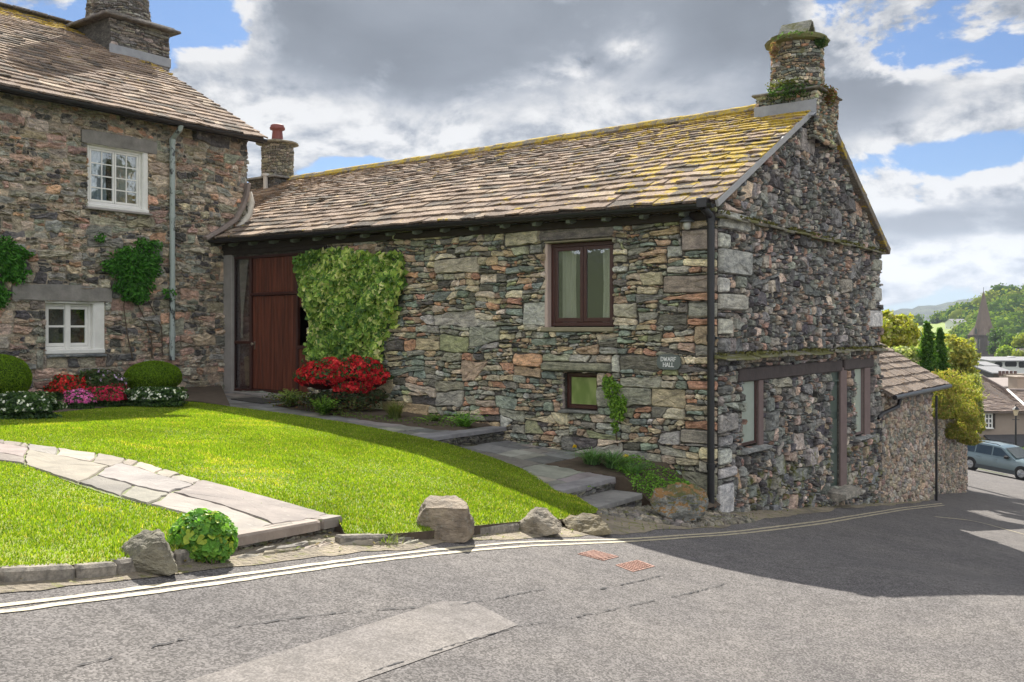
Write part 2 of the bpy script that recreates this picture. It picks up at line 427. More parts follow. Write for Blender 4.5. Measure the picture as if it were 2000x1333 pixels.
def stones(mb, polys, fA, pal, gap=.008, dmin=.02, dmax=.06, bev=.014, rnd=.24, jit=.004, moss=None, tilt=.05, seed=1, back=-.03, colf=None, zj=1.0, sat=.88):
    rg = np.random.default_rng(seed); cols = np.array([p[:3] for p in pal], float); w = np.array([p[3] for p in pal], float); w /= w.sum()
    S, T, C, KV, lv, lt, colr = [], [], [], 0, [], [], []
    for poly in polys:
        if area(poly) < .0006: continue
        a = np.array(poly); c = a.mean(0); ext = np.abs(a-c).max(0)+1e-6
        # drop near-duplicate points
        keep = [i for i in range(len(a)) if np.abs(a[i]-a[i-1]).sum() > .012]
        a = a[keep]
        if len(a) < 3: continue
        a = c+(a-c)*np.maximum(.35, 1-gap/ext)
        nx = np.roll(a, -1, 0); q = rnd*rg.uniform(.6, 1.3)
        if len(a) > 7:
            pv = np.roll(a, 1, 0); e1 = a-pv; e2 = nx-a; cr = np.abs(e1[:, 0]*e2[:, 1]-e1[:, 1]*e2[:, 0])/(np.linalg.norm(e1, axis=1)*np.linalg.norm(e2, axis=1)+1e-9)
            L_ = []
            for i_ in range(len(a)):
                if cr[i_] > .3: f1 = min(.45, q*1.3); L_ += [a[i_]-e1[i_]*f1, a[i_]-(e1[i_]-e2[i_])*f1*.25, a[i_]+e2[i_]*f1]
                else: L_.append(a[i_]+rg.normal(0, jit*1.6, 2))
            ring = np.array(L_)
        else: ring = np.empty((len(a)*2, 2)); ring[0::2] = a*(1-q)+nx*q; ring[1::2] = a*q+nx*(1-q)
        # ring[0::2] near vertex i towards next, reorder is already sequential
        n = len(ring); ring = ring+rg.normal(0, jit, ring.shape)
        d = rg.uniform(dmin, dmax); tl = rg.normal(0, tilt, 2)
        bv = min(bev*rg.uniform(.7, 1.6), ext.min()*.5); inner = c+(ring-c)*np.maximum(.3, 1-bv/ext)
        inner2 = c+(inner-c)*.55+rg.normal(0, jit, (n, 2))
        h = lambda r: (r-c)@tl; zq = jit*zj
        st = np.vstack([ring, ring, inner, inner2, c[None]])
        dep = np.concatenate([np.full(n, back), d*.45+h(ring)*.5+rg.normal(0, zq*.6, n), d+h(inner)+rg.normal(0, zq*.7, n), d+h(inner2)+rg.normal(0, zq*1.6, n), [d+rg.normal(0, zq)]])
        dep[n:] = np.maximum(dep[n:], .002)
        S.append(st[:, 0]); T.append(st[:, 1]); C.append(dep)
        k = np.arange(n); k2 = (k+1) % n
        for r in range(3): lv.append((np.stack([k+r*n, k2+r*n, k2+(r+1)*n, k+(r+1)*n], 1)+KV).ravel()); lt.append(np.full(n, 4))
        lv.append((np.stack([k+3*n, k2+3*n, np.full(n, 4*n)], 1)+KV).ravel()); lt.append(np.full(n, 3))
        KV += 4*n+1
        b = cols[rg.choice(len(cols), p=w)]*rg.uniform(.72, 1.3)*np.array([1, rg.uniform(.95, 1.05), rg.uniform(.9, 1.1)])
        b = b.mean()+(b-b.mean())*sat
        m = moss(c) if moss else 0
        colr.append(np.tile([b[0], b[1], b[2], m], (4*n+1, 1)))
    if not S: return mb
    V = fA(np.concatenate(S), np.concatenate(T), np.concatenate(C))
    mb.v.append(V); mb.c.append(np.vstack(colr)); mb.lv.append(np.concatenate(lv)+mb.n); mb.lt.append(np.concatenate(lt)); mb.n += KV
    return mb
def backing(mb, f, a0, a1, b0, b1, holes, depth, col, c=0.0, thick=.25):
    xs = sorted({a0, a1, *[min(max(h[i], a0), a1) for h in holes for i in (0, 1)]}); ys = sorted({b0, b1, *[min(max(h[i], b0), b1) for h in holes for i in (2, 3)]})
    for i in range(len(xs)-1):
        for j in range(len(ys)-1):
            x, y = (xs[i]+xs[i+1])/2, (ys[j]+ys[j+1])/2
            if any(h[0] < x < h[1] and h[2] < y < h[3] for h in holes): continue
            mb.add([f(xs[i], ys[j], c), f(xs[i+1], ys[j], c), f(xs[i+1], ys[j+1], c), f(xs[i], ys[j+1], c)], [(0, 1, 2, 3)], col)
    for h in holes:
        q = [(h[0], h[2]), (h[1], h[2]), (h[1], h[3]), (h[0], h[3])]
        for k in range(4):
            p, r = q[k], q[(k+1) % 4]
            mb.add([f(p[0], p[1], c), f(r[0], r[1], c), f(r[0], r[1], -depth), f(p[0], p[1], -depth)], [(0, 1, 2, 3)], col)
def slates(mb, fA, s0, s1, L, e0, e1, wmin, wmax, pal, seed, moss=None, thick=.02, skip=None, s0f=None, s1f=None):
    rg = np.random.default_rng(seed); t = 0; k = 0; cols = np.array([p[:3] for p in pal]); w = np.array([p[3] for p in pal], float); w /= w.sum()
    while t < L-.02:
        e = e0+(e1-e0)*(t/L); e *= rg.uniform(.9, 1.1); s = s0-rg.uniform(0, wmax); 
        sag = rg.normal(0, .004)
        while s < s1:
            wd = rg.uniform(wmin, wmax)*(.6+.6*(e/e0)); a, b = max(s, s0), min(s+wd, s1); s += wd
            if b-a < .04: continue
            g_ = .003; a += g_; b -= g_; len_ = min(e*1.5, L-t+.02)
            if skip and skip((a+b)/2, t): continue
            lift = .036+rg.uniform(-.004, .012); j = lambda q=.008: rg.normal(0, q)
            n = 4; sx = np.linspace(a, b, n); tb = t+np.array([j(.012), j(), j(), j(.012)])+j(.008)+sag; tt = np.full(n, min(t+len_, L))
            th = thick*rg.uniform(.7, 1.5); tw = rg.normal(0, .006)
            S = np.concatenate([sx, sx, sx, sx]); T = np.concatenate([tb, tt, tb, tt])
            low = lift+np.linspace(-tw, tw, n)+rg.normal(0, .002, n)
            C = np.concatenate([low, np.full(n, .004), low-th, np.full(n, -.012)])
            fs = []
            for i in range(n-1): fs += [(i, i+1, n+i+1, n+i), (i, 2*n+i, 2*n+i+1, i+1)]
            fs += [(0, n, 3*n, 2*n), (n-1, 3*n-1, 4*n-1, 2*n-1)]
            c = cols[rg.choice(len(cols), p=w)]*rg.uniform(.75, 1.25); m = moss((a+b)/2, t) if moss else 0
            mb.add(fA(S, T, C), fs, (c[0], c[1], c[2], m+rg.uniform(-.12, .12)))
        t += e; k += 1
    return mb
def leaves(mb, Pt, N, size, cols, asp=.62, fold=.25, droop=0.0, seed=3):
    rg = np.random.default_rng(seed); n = len(Pt); Pt = np.asarray(Pt, float); N = np.asarray(N, float)
    N = N/(np.linalg.norm(N, axis=1, keepdims=True)+1e-9)
    t = rg.normal(size=(n, 3)); t[:, 2] -= droop; t -= (t*N).sum(1, keepdims=True)*N; t /= np.linalg.norm(t, axis=1, keepdims=True)+1e-9
    b = np.cross(N, t); s = np.asarray(size)*np.ones(n); s = s[:, None]
    v = np.stack([Pt-t*s*.5, Pt+b*s*asp*.5+N*s*fold*.5-t*s*.05, Pt+t*s*.5-N*s*fold*.3, Pt-b*s*asp*.5+N*s*fold*.5-t*s*.05], 1).reshape(-1, 3)
    i = np.arange(n)*4; f = np.stack([i, i+1, i+2, i+3], 1); f = np.vstack([f[:, [0, 1, 2]], f[:, [0, 2, 3]]])
    c = np.repeat(np.asarray(cols), 4, 0)
    return mb.add(v, f, c)
def pick(n, pal, seed=0, var=.25):
    rg = np.random.default_rng(seed); c = np.array([p[:3] for p in pal]); w = np.array([p[3] for p in pal], float); w /= w.sum()
    return c[rg.choice(len(c), n, p=w)]*rg.uniform(1-var, 1+var, (n, 1))
# ============================================================ palettes and shared materials
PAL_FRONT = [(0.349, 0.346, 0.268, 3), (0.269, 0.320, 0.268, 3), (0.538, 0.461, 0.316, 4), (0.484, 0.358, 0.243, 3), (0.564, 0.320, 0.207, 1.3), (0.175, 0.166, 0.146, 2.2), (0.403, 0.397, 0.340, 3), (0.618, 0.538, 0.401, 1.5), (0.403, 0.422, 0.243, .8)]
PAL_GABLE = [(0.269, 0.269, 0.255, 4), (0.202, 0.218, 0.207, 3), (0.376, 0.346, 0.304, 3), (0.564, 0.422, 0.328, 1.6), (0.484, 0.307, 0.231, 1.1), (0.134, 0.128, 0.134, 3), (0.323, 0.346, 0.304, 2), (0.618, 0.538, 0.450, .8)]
PAL_HOUSE = [(0.403, 0.358, 0.268, 3), (0.336, 0.346, 0.292, 3), (0.564, 0.448, 0.328, 3), (0.618, 0.371, 0.243, 1.3), (0.15, 0.145, 0.140, 3), (0.511, 0.346, 0.268, 2), (0.457, 0.435, 0.353, 2), (0.672, 0.563, 0.438, 1)]
PAL_ANNEX = [(0.441, 0.378, 0.299, 3), (0.375, 0.346, 0.299, 3), (0.496, 0.378, 0.289, 2), (0.286, 0.284, 0.249, 2), (0.397, 0.294, 0.239, 1)]
PAL_SLATE = [(.32, .25, .20, 4), (.26, .21, .175, 3), (.36, .28, .215, 3), (.16, .14, .12, 2.5), (.42, .345, .27, 1.3)]
M_front = stone_mat('front_stone'); M_gable = stone_mat('gable_stone', bst=.6); M_annex = stone_mat('annex_stone')
M_house = stone_mat('house_stone', wash=(.47, .43, .365), bst=.9, stretch=(1, 1, 2.0))
M_quoin = stone_mat('dressed_stone', bst=.35, stretch=(1, 1, 1)); M_mossy = stone_mat('mossy_ledge', mossy=.22, moss=(.10, .10, .035))
def slate_mat(name):
    m, g, p, oc = mat(name); c, a = attr(g)
    n1 = g.noise(oc, 5, 6, .65); n2 = g.noise(oc, 34, 6, .72)
    col = g.mix(1, c, g.mix(g.ss(n2, .25, .75), (.55, .54, .54), (1.5, 1.46, 1.42)), 'MULTIPLY')
    col = g.mix(g.m('MULTIPLY', g.ss(g.noise(oc, 21, 5, .6), .58, .68), .4), col, (.50, .46, .40))
    col = g.mix(g.m('MULTIPLY', g.ss(g.noise(oc, 11, 7, .7), .56, .70), .55), col, (.155, .14, .125))
    y = g.ss(g.m('ADD', g.noise(oc, 4.2, 7, .68), g.m('MULTIPLY', a, .45)), .665, .73)
    y2 = g.m('MULTIPLY', y, g.ss(g.noise(oc, 30, 4, .6), .32, .52))
    col = g.mix(g.m('MULTIPLY', y2, .88), col, g.mix(g.noise(oc, 14, 4), (.46, .30, .04), (.74, .56, .06)))
    oc2 = g.m('MULTIPLY', g.ss(g.noise(g.map(oc, (1, 1, 1), (5, 1, 2)), 6.5, 8, .75), .53, .62), g.ss(g.noise(oc, 40, 3), .35, .55))
    col = g.mix(g.m('MULTIPLY', oc2, .6), col, (.27, .155, .05))
    g.put(p.inputs['Base Color'], col); p.inputs['Roughness'].default_value = .95; p.inputs['Specular IOR Level'].default_value = .08
    bump(g, p, g.m('ADD', g.noise(oc, 26, 7, .7), g.m('MULTIPLY', n2, .6)), 1.0, .03)
    return m
M_slate = slate_mat('slate')
M_timber = simple('dark_timber', (.055, .045, .038), .8, .25, 4, bmp=.5, bs=30, spec=.2)
M_grey_timber = simple('grey_timber', (.25, .235, .215), .85, .3, 5, bmp=.6, bs=25, spec=.2)
M_purple = simple('stained_stone', (.17, .122, .112), .85, .14, 5, bmp=.3)
M_black = simple('black_paint', (.018, .018, .02), .38, .2, 8, bmp=.12)
M_brown = simple('brown_frame', (.062, .022, .017), .42, .18, 12, bmp=.15)
M_white = simple('white_paint', (.74, .73, .69), .55, .07, 9, bmp=.3, bs=40)
M_lead = simple('lead', (.30, .31, .33), .6, .16, 6, bmp=.2, spec=.5)
M_cream = simple('cream_cloth', (.60, .56, .47), .9, .06, 4, bmp=0)
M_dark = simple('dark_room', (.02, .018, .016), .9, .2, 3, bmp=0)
M_render_ = simple('cement_render', (.30, .28, .26), .9, .16, 4, bmp=.4, bs=50)
M_plaster = simple('pink_plaster', (.50, .39, .34), .9, .08, 8, bmp=.2)
M_glass = glass_mat('window_glass', (.85, .88, .87), .10); M_glass2 = glass_mat('dark_glass', (.8, .8, .8), .05)
M_leaf = leaf_mat('leaf'); M_petal = leaf_mat('petal', .25, .6); M_col = vcol('painted')
M_stem = simple('bark', (.11, .08, .055), .9, .2, 10, bmp=.5)
MORT = (.15, .135, .115, 0); MORTH = (.40, .35, .28, 0)

# ============================================================ ground, road, lawn
def sst(v, a, b): t = min(1, max(0, (v-a)/(b-a))); return t*t*(3-2*t)
def hump(x, y): return .42*sst(x, 1.2, 5.5)*sst(y, 11.8, 7.6)      # the carriageway flattens towards the near right
def gz(x, y):
    d = math.hypot(x, y); w = min(1, max(0, (d-58)/50)); w = w*w*(3-2*w)
    r = min(7, max(-6.25, road_z(x, y)))
    if y > 4.4 and x < 2: r = min(r, -.25 if x > -1 else (.22 if x > -5 else .40))
    far = -6.3-5.7*min(1, max(0, (d-90)/240))
    if d > 420: far = -12-6*min(1, (d-420)/330)
    return (1-w)*r+w*far-.07+hump(x, y)
mb = MB(); xs = sorted(set(list(np.linspace(-60, 60, 49))+[s*v for v in (80, 110, 150, 220, 320, 450, 620, 900, 1500, 2600, 4200) for s in (-1, 1)]))
ys = sorted(set(list(np.linspace(-40, 80, 49))+[-80, -200, -600, -2000, 110, 150, 220, 320, 400, 480, 560, 650, 750, 900, 1500, 2600, 4200]))
V = [(x, y, gz(x, y)) for y in ys for x in xs]; nx = len(xs)
mb.add(V, [(j*nx+i, j*nx+i+1, (j+1)*nx+i+1, (j+1)*nx+i) for j in range(len(ys)-1) for i in range(nx-1)])
M_ground = simple('meadow_ground', (.065, .075, .035), .95, .3, .05, bmp=.3, bs=2)
struct(build('ground', mb, M_ground, smooth=True))
def asphalt(name, base, sp=1.0):
    m, g, p, oc = mat(name)
    v = g.vor(oc, 95, out='Color'); n = g.noise(oc, 120, 3, .7); big = g.noise(oc, .9, 5, .6); mid = g.noise(oc, 7, 5, .65)
    bw = g.new('ShaderNodeRGBToBW'); g.put(bw.inputs[0], v)
    f = g.ss(bw.outputs[0], .25, .8, .66, 1.40)
    cb = g.new('ShaderNodeCombineXYZ'); [g.put(cb.inputs[i], f) for i in range(3)]
    col = g.mix(sp, base, g.mix(1, base, cb.outputs[0], 'MULTIPLY'))
    col = g.mix(1, col, g.mix(g.ss(big, .3, .7), (.90, .90, .91), (1.10, 1.09, 1.07)), 'MULTIPLY')
    col = g.mix(1, col, g.mix(g.ss(mid, .3, .7), (.86, .86, .86), (1.12, 1.12, 1.12)), 'MULTIPLY')
    pit = g.ss(g.vor(oc, 42), .0, .22)
    col = g.mix(g.m('MULTIPLY', g.m('SUBTRACT', 1, pit), g.ss(g.noise(oc, 2.2, 4), .42, .62)), col, (.03, .03, .032))
    g.put(p.inputs['Base Color'], col); p.inputs['Roughness'].default_value = .95; p.inputs['Specular IOR Level'].default_value = .12
    bump(g, p, g.m('ADD', g.m('MULTIPLY', g.vor(oc, 95), -.8), n), .75, .008)
    return m
M_road = asphalt('asphalt', (.152, .142, .137)); M_patch = asphalt('asphalt_patch', (.225, .208, .195), .5)
mb = MB(); xs = np.linspace(-14, 44, 233); ys = np.concatenate([np.linspace(-9, 3, 13), np.linspace(3.25, 16, 52), np.linspace(17, 56, 40)]); NY = len(ys)
V = [(x, y, max(-6.22, road_z(x, y))+hump(x, y)) for y in ys for x in xs]; nx = len(xs)
VL = [onroad(*p)[:2] for p in [(-900, 1180), (-420, 1140), (0, 1100), (230, 1082), (460, 1060), (820, 1040), (1100, 1015), (1290, 985), (1400, 985)]]
def onlane(x, y): return x > VL[-1][0] or y < np.interp(x, [v[0] for v in VL], [v[1] for v in VL])+.25
mb.add(V, [(j*nx+i, j*nx+i+1, (j+1)*nx+i+1, (j+1)*nx+i) for j in range(NY-1) for i in range(nx-1) if onlane(xs[i]+.1, ys[j])])
struct(build('road', mb, M_road))
def strip(name, pts, w, h, m, col=(.5, .5, .5), jit=.0, step=.12, gaps=None, wj=0):
    """ribbon lying on the road plane through pixel points"""
    W3 = [np.array(onroad(*p)) for p in pts]; mb = MB(); L = [];
    for a, b in zip(W3, W3[1:]):
        n = max(1, int(np.linalg.norm(b-a)/step)); L += [a+(b-a)*i/n for i in range(n)]
    L.append(W3[-1]); L = np.array(L)
    L2 = L.copy(); k = 3
    for i in range(k, len(L)-k): L2[i] = L[i-k:i+k+1].mean(0)
    t = np.gradient(L2, axis=0); t[:, 2] = 0; t /= np.linalg.norm(t, axis=1, keepdims=True); nrm = np.stack([-t[:, 1], t[:, 0], 0*t[:, 0]], 1)
    rg = np.random.default_rng(4); wv = w/2*(1+rg.normal(0, wj, len(L)))[:, None]; off = rg.normal(0, jit, len(L))[:, None]
    A = L2+nrm*(wv+off); B = L2-nrm*(wv-off)
    for q in (A, B): q[:, 2] = [RA*v[0]+RB*v[1]+h+hump(v[0], v[1]) for v in q]
    n = len(L); mb.add(np.vstack([A, B]), [(i, i+1, n+i+1, n+i) for i in range(n-1) if not (gaps and gaps(i, n))], col)
    return struct(build(name, mb, m))
M_line, g, p, oc = mat('worn_cream_paint')
w_ = g.ss(g.noise(oc, 16, 8, .8), .36, .50)
g.put(p.inputs['Base Color'], g.mix(w_, (.17, .155, .14), (.45, .39, .265))); p.inputs['Roughness'].default_value = .75; bump(g, p, g.noise(oc, 120, 3), .4, .004)
YL = [(-320, 1222), (0, 1186), (350, 1140), (700, 1092), (850, 1075), (1000, 1061), (1080, 1057), (1200, 1055), (1400, 1044), (1600, 1019), (1760, 993), (1840, 984)]
strip('road_marking', YL, .046, .005, M_line, jit=.003, wj=.08)
strip('road_marking', [(x+4, y+(11 if x < 600 else 8 if x < 1100 else 5)-(0 if x < 1750 else 1.5)) for x, y in YL], .046, .005, M_line, jit=.003, wj=.08)
strip('road_marking', [(1826, 1010), (1900, 1017), (2010, 1047)], .07, .005, M_line, jit=.003)
# repair patch, cracks
q = [onroad(*p) for p in [(325, 1345), (862, 1176), (925, 1176), (1012, 1222), (700, 1333), (560, 1400)]]
mb = MB(); mb.add([(a, b, road_z(a, b)+.004) for a, b, c in q], [tuple(range(6))]); struct(build('road_patch', mb, M_patch))
M_crack = simple('crack', (.03, .03, .032), .9, .2)
strip('road_crack', [(200, 1292), (460, 1225), (640, 1200), (900, 1182), (1010, 1162), (1060, 1152)], .008, .006, M_crack, jit=.006, wj=.7, step=.03, gaps=lambda i, n: math.sin(i*.11)+math.sin(i*.37) > .75)
strip('road_crack', [(1170, 1152), (1240, 1138), (1305, 1122)], .012, .006, M_crack, jit=.005, wj=.7, step=.03, gaps=lambda i, n: math.sin(i*.21) > .8)
strip('road_crack', [(690, 1326), (860, 1270), (1010, 1225), (1120, 1208), (1300, 1170), (1420, 1146)], .007, .007, M_crack, jit=.006, wj=.7, step=.03, gaps=lambda i, n: math.sin(i*.13)+math.sin(i*.41+1) > .7)
strip('road_crack', [(-100, 1333), (90, 1312), (200, 1292)], .008, .006, M_crack, jit=.006, wj=.7, step=.03, gaps=lambda i, n: math.sin(i*.15) > .7)

# lawn: lofted between its kerb edge and its inner edge
OUT = [(-420, 1165, .07), (-150, 1130, .07), (0, 1110, .07), (150, 1103, .07), (230, 1096, .07), (345, 1076, .08), (455, 1053, .09), (560, 1034, .10), (661, 1016, .11),
       (674, 1045, .05), (760, 1043, .07), (830, 1038, .08), (930, 1027, .09), (1015, 1019, .09), (1100, 1014, .08), (1165, 1002, .06)]
INN = [(-420, 838, .42), (-150, 820, .42), (0, 814, .42), (110, 808, .41), (240, 794, .40), (370, 784, .37), (450, 795, .33), (550, 808, .27), (700, 830, .17), (850, 862, .03), (930, 884, -.12), (1020, 916, -.27), (1110, 960, -.44), (1168, 1000, -.52)]
outw = np.array([onroad(*p) for p in OUT]); inw = np.array([atz(*p) for p in INN])
def resamp(A, n, sm=0):
    d = np.concatenate([[0], np.cumsum(np.linalg.norm(np.diff(A[:, :2], axis=0), axis=1))]); d /= d[-1]
    t = np.linspace(0, 1, n); return np.stack([np.interp(t, d, A[:, i]) for i in range(3)], 1)
NL, NT = 140, 50
# shared parameter: key both curves by a common breakpoint list so the loft follows the garden
def keyed(A, keys):                          # resample with given parameters at the key points
    t = np.linspace(0, 1, NL); return np.stack([np.interp(t, keys, A[:, i]) for i in range(3)], 1)
oB = keyed(outw, [0, .10, .19, .27, .32, .39, .46, .52, .58, .60, .67, .73, .80, .87, .94, 1])
iB = keyed(inw, [0, .10, .17, .22, .30, .40, .46, .52, .62, .74, .80, .87, .94, 1])
def smooth(A, k):
    B = A.copy()
    for i in range(1, len(A)-1):
        w = min(k, i, len(A)-1-i); B[i] = A[i-w:i+w+1].mean(0)
    return B
iB = smooth(iB, 4)
T = np.linspace(0, 1, NT)[None, :, None]
LW = oB[:, None]*(1-T)+iB[:, None]*T
LW[:, :, 2] += (np.sin(np.pi*np.linspace(0, 1, NT))**.7*.03)[None]
LF = [(i*NT+j, (i+1)*NT+j, (i+1)*NT+j+1, i*NT+j+1) for i in range(NL-1) for j in range(NT-1)]
lawn_v = LW.reshape(-1, 3); lawn_bvh = BVHTree.FromPolygons([tuple(v) for v in lawn_v], LF)
def onlawn(px, py):
    r = ray(px, py); h = lawn_bvh.ray_cast(Vector((0, 0, CZ)), Vector(r).normalized())[0]
    return np.array(h) if h else np.array(onroad(px, py, .1))
def lawn_z(x, y):
    h = lawn_bvh.ray_cast(Vector((x, y, 5)), Vector((0, 0, -1)))[0]; return h.z if h else None
mb = MB(); mb.add(lawn_v, LF)
M_lawn, g, p, oc = mat('turf')
g.put(p.inputs['Base Color'], g.mix(g.ss(g.noise(oc, 1.6, 6, .6), .35, .65), (.12, .17, .015), (.23, .27, .02))); p.inputs['Roughness'].default_value = .9; bump(g, p, g.noise(oc, 90, 3), .6, .02)
struct(build('lawn', mb, M_lawn, smooth=True)); LAWN_SKIRT = np.vstack([oB, oB-[0, 0, .35]])
# lawn path (flagstones) as a band
PL = [(-60, 902), (0, 902), (62, 915), (150, 947), (232, 974), (330, 998), (400, 1018), (458, 1052)]
PR = [(-60, 858), (0, 862), (140, 882), (270, 903), (372, 936), (470, 962), (560, 984), (663, 1016)]
pl_, pr_ = [resamp(np.array([onlawn(*p) for p in q]), 60) for q in (PL, PR)]
pl_, pr_ = smooth(pl_, 3), smooth(pr_, 3)
mid = (pl_+pr_)/2; plen = np.linalg.norm(np.diff(mid, axis=0), axis=1).sum(); pwid = np.linalg.norm(pl_-pr_, axis=1).mean()
def bandA(s, t, c):
    q = np.clip(np.asarray(s)/plen, 0, 1)*59; i = np.minimum(q.astype(int), 58); f = (q-i)[:, None]; w = (np.asarray(t)/pwid)[:, None]
    a = pl_[i]*(1-f)+pl_[i+1]*f; b = pr_[i]*(1-f)+pr_[i+1]*f; r = a*(1-w)+b*w; c = np.asarray(c)*np.ones(len(r))
    for k in range(len(r)):
        z = lawn_z(r[k, 0], r[k, 1]); r[k, 2] = (z if z is not None else r[k, 2])+c[k]
    return r
PAL_FLAG = [(.225, .19, .16, 3), (.205, .18, .155, 3), (.25, .205, .165, 2), (.19, .172, .15, 2)]
def flag_mat(name):
    m, g, p, oc = mat(name); c, a = attr(g)
    col = g.mix(1, c, g.mix(g.ss(g.noise(oc, 3.5, 6, .6), .3, .7), (.78, .77, .77), (1.18, 1.17, 1.15)), 'MULTIPLY')
    col = g.mix(g.m('MULTIPLY', g.ss(g.noise(oc, 13, 6, .65), .56, .68), .35), col, (.36, .34, .29))
    col = g.mix(g.ss(g.m('ADD', g.noise(oc, 8, 5, .6), g.m('MULTIPLY', a, .5)), .72, .84, 0, .8), col, (.12, .13, .04))
    g.put(p.inputs['Base Color'], col); p.inputs['Roughness'].default_value = .8; p.inputs['Specular IOR Level'].default_value = .3; bump(g, p, g.noise(oc, 22, 7, .7), .35, .012); return m
M_flag = flag_mat('flagstone')
mb = MB(); pc = courses(0, plen, 0, pwid, (.44, .76), 1.45, 5, slant=(.10, .08), band=pwid*1.2)
stones(mb, pc, bandA, PAL_FLAG, gap=.015, dmin=.018, dmax=.025, bev=.010, rnd=.08, jit=.007, tilt=.006, seed=6, zj=.06)
q = np.linspace(0, plen, 60); e1 = bandA(q, q*0-.02, q*0+.006); e2 = bandA(q, q*0+pwid+.02, q*0+.006)
mb.add(np.vstack([e1, e2]), [(i, i+1, 61+i, 60+i) for i in range(59)], (.13, .17, .04, .6))
struct(build('lawn_path', mb, M_flag))
band_poly = [tuple(v[:2]) for v in pl_]+[tuple(v[:2]) for v in pr_[::-1]]
def inpoly(x, y, poly):
    r = False; j = len(poly)-1
    for i in range(len(poly)):
        if (poly[i][1] > y) != (poly[j][1] > y) and x < (poly[j][0]-poly[i][0])*(y-poly[i][1])/(poly[j][1]-poly[i][1])+poly[i][0]: r = not r
        j = i
    return r
# thick edge step where the lawn path meets the road
A_ = np.array(onroad(456, 1055, .09)); B_ = np.array(onroad(664, 1016, .11)); ab = B_-A_; Ls = np.linalg.norm(ab[:2]); tdir = ab[:2]/Ls; ndir = np.array([tdir[1], -tdir[0]])
def stepA(a, b, c):
    a = np.asarray(a, float); c = np.asarray(c, float); b = np.asarray(b, float)
    return np.stack([A_[0]+tdir[0]*a+ndir[0]*c, A_[1]+tdir[1]*a+ndir[1]*c, A_[2]+ab[2]*a/Ls+b], -1)
stf = lambda a, b, c: tuple(stepA(a, b, c))
mb = MB(); backing(mb, stf, -.15, Ls, -.45, -.02, [], .1, (.10, .09, .08, .2), c=-.05)
stones(mb, courses(-.15, Ls+.02, -.42, -.045, (.025, .05), 4, 11, band=.15), stepA, [(.20, .18, .15, 3), (.13, .12, .10, 2), (.25, .24, .16, 1)], gap=.004, dmin=-.04, dmax=.0, bev=.008, seed=3, moss=lambda c: .3)
mb.add([stf(Ls, .0, 0), stf(Ls, .0, -.6), stf(Ls, -.4, -.6), stf(Ls, -.4, 0)], [(0, 1, 2, 3)], (.14, .13, .10, .3))
sw = thing('stone_step', 'low drystone edge with thick slate slabs where the lawn path meets the road', 'step', tuple(A_-[0, 0, .3]))
build('riser', mb, M_front, sw)
mb = MB(); stones(mb, [[(-.05, -.40), (1.02, -.40), (1.0, .03), (-.05, .03)], [(1.03, -.36), (Ls+.03, -.30), (Ls+.03, .03), (1.01, .03)]],
    lambda s, t, c: stepA(s, np.asarray(c)-.0, np.asarray(t)), PAL_FLAG, gap=.006, dmin=.028, dmax=.034, bev=.012, rnd=.05, jit=.008, tilt=.0, seed=6, back=-.045, zj=.1)
build('tread', mb, M_flag, sw)

# garden path beside the barn
def pz(u): return np.where(np.asarray(u) > 3.5, .03+(np.asarray(u)-3.5)*.045, -.35+(np.asarray(u)-.9)*.077)
def pathA(s, t, c):
    s = np.asarray(s, float); r = PA(s, np.asarray(t, float), 0*s); r[:, 2] = pz(s)+np.asarray(c); return r
def pathLow(s, t, c):
    s = np.asarray(s, float); r = PA(s, np.asarray(t, float), 0*s); r[:, 2] = -.35+(s-.9)*.077+np.asarray(c); return r
PAL_PATH = [(.20, .20, .19, 3), (.17, .175, .17, 3), (.23, .21, .19, 2), (.24, .24, .21, 1)]
mb = MB(); us1 = 3.62
stones(mb, courses(us1, UH-.05, -3.2, -.12, (.4, .8), 1.5, 8, slant=(.1, .1), band=.8), pathA, PAL_PATH, gap=.008, dmin=-.012, dmax=.0, bev=.008, rnd=.04, jit=.005, zj=.06, tilt=.004, seed=9, moss=lambda c: .1)
stones(mb, courses(.85, us1-.08, -2.62, -.12, (.4, .8), 1.4, 18, slant=(.12, .1), band=.8), pathLow, PAL_PATH, gap=.008, dmin=-.012, dmax=.0, bev=.008, rnd=.04, jit=.005, zj=.06, tilt=.004, seed=19, moss=lambda c: .1, back=-.06)
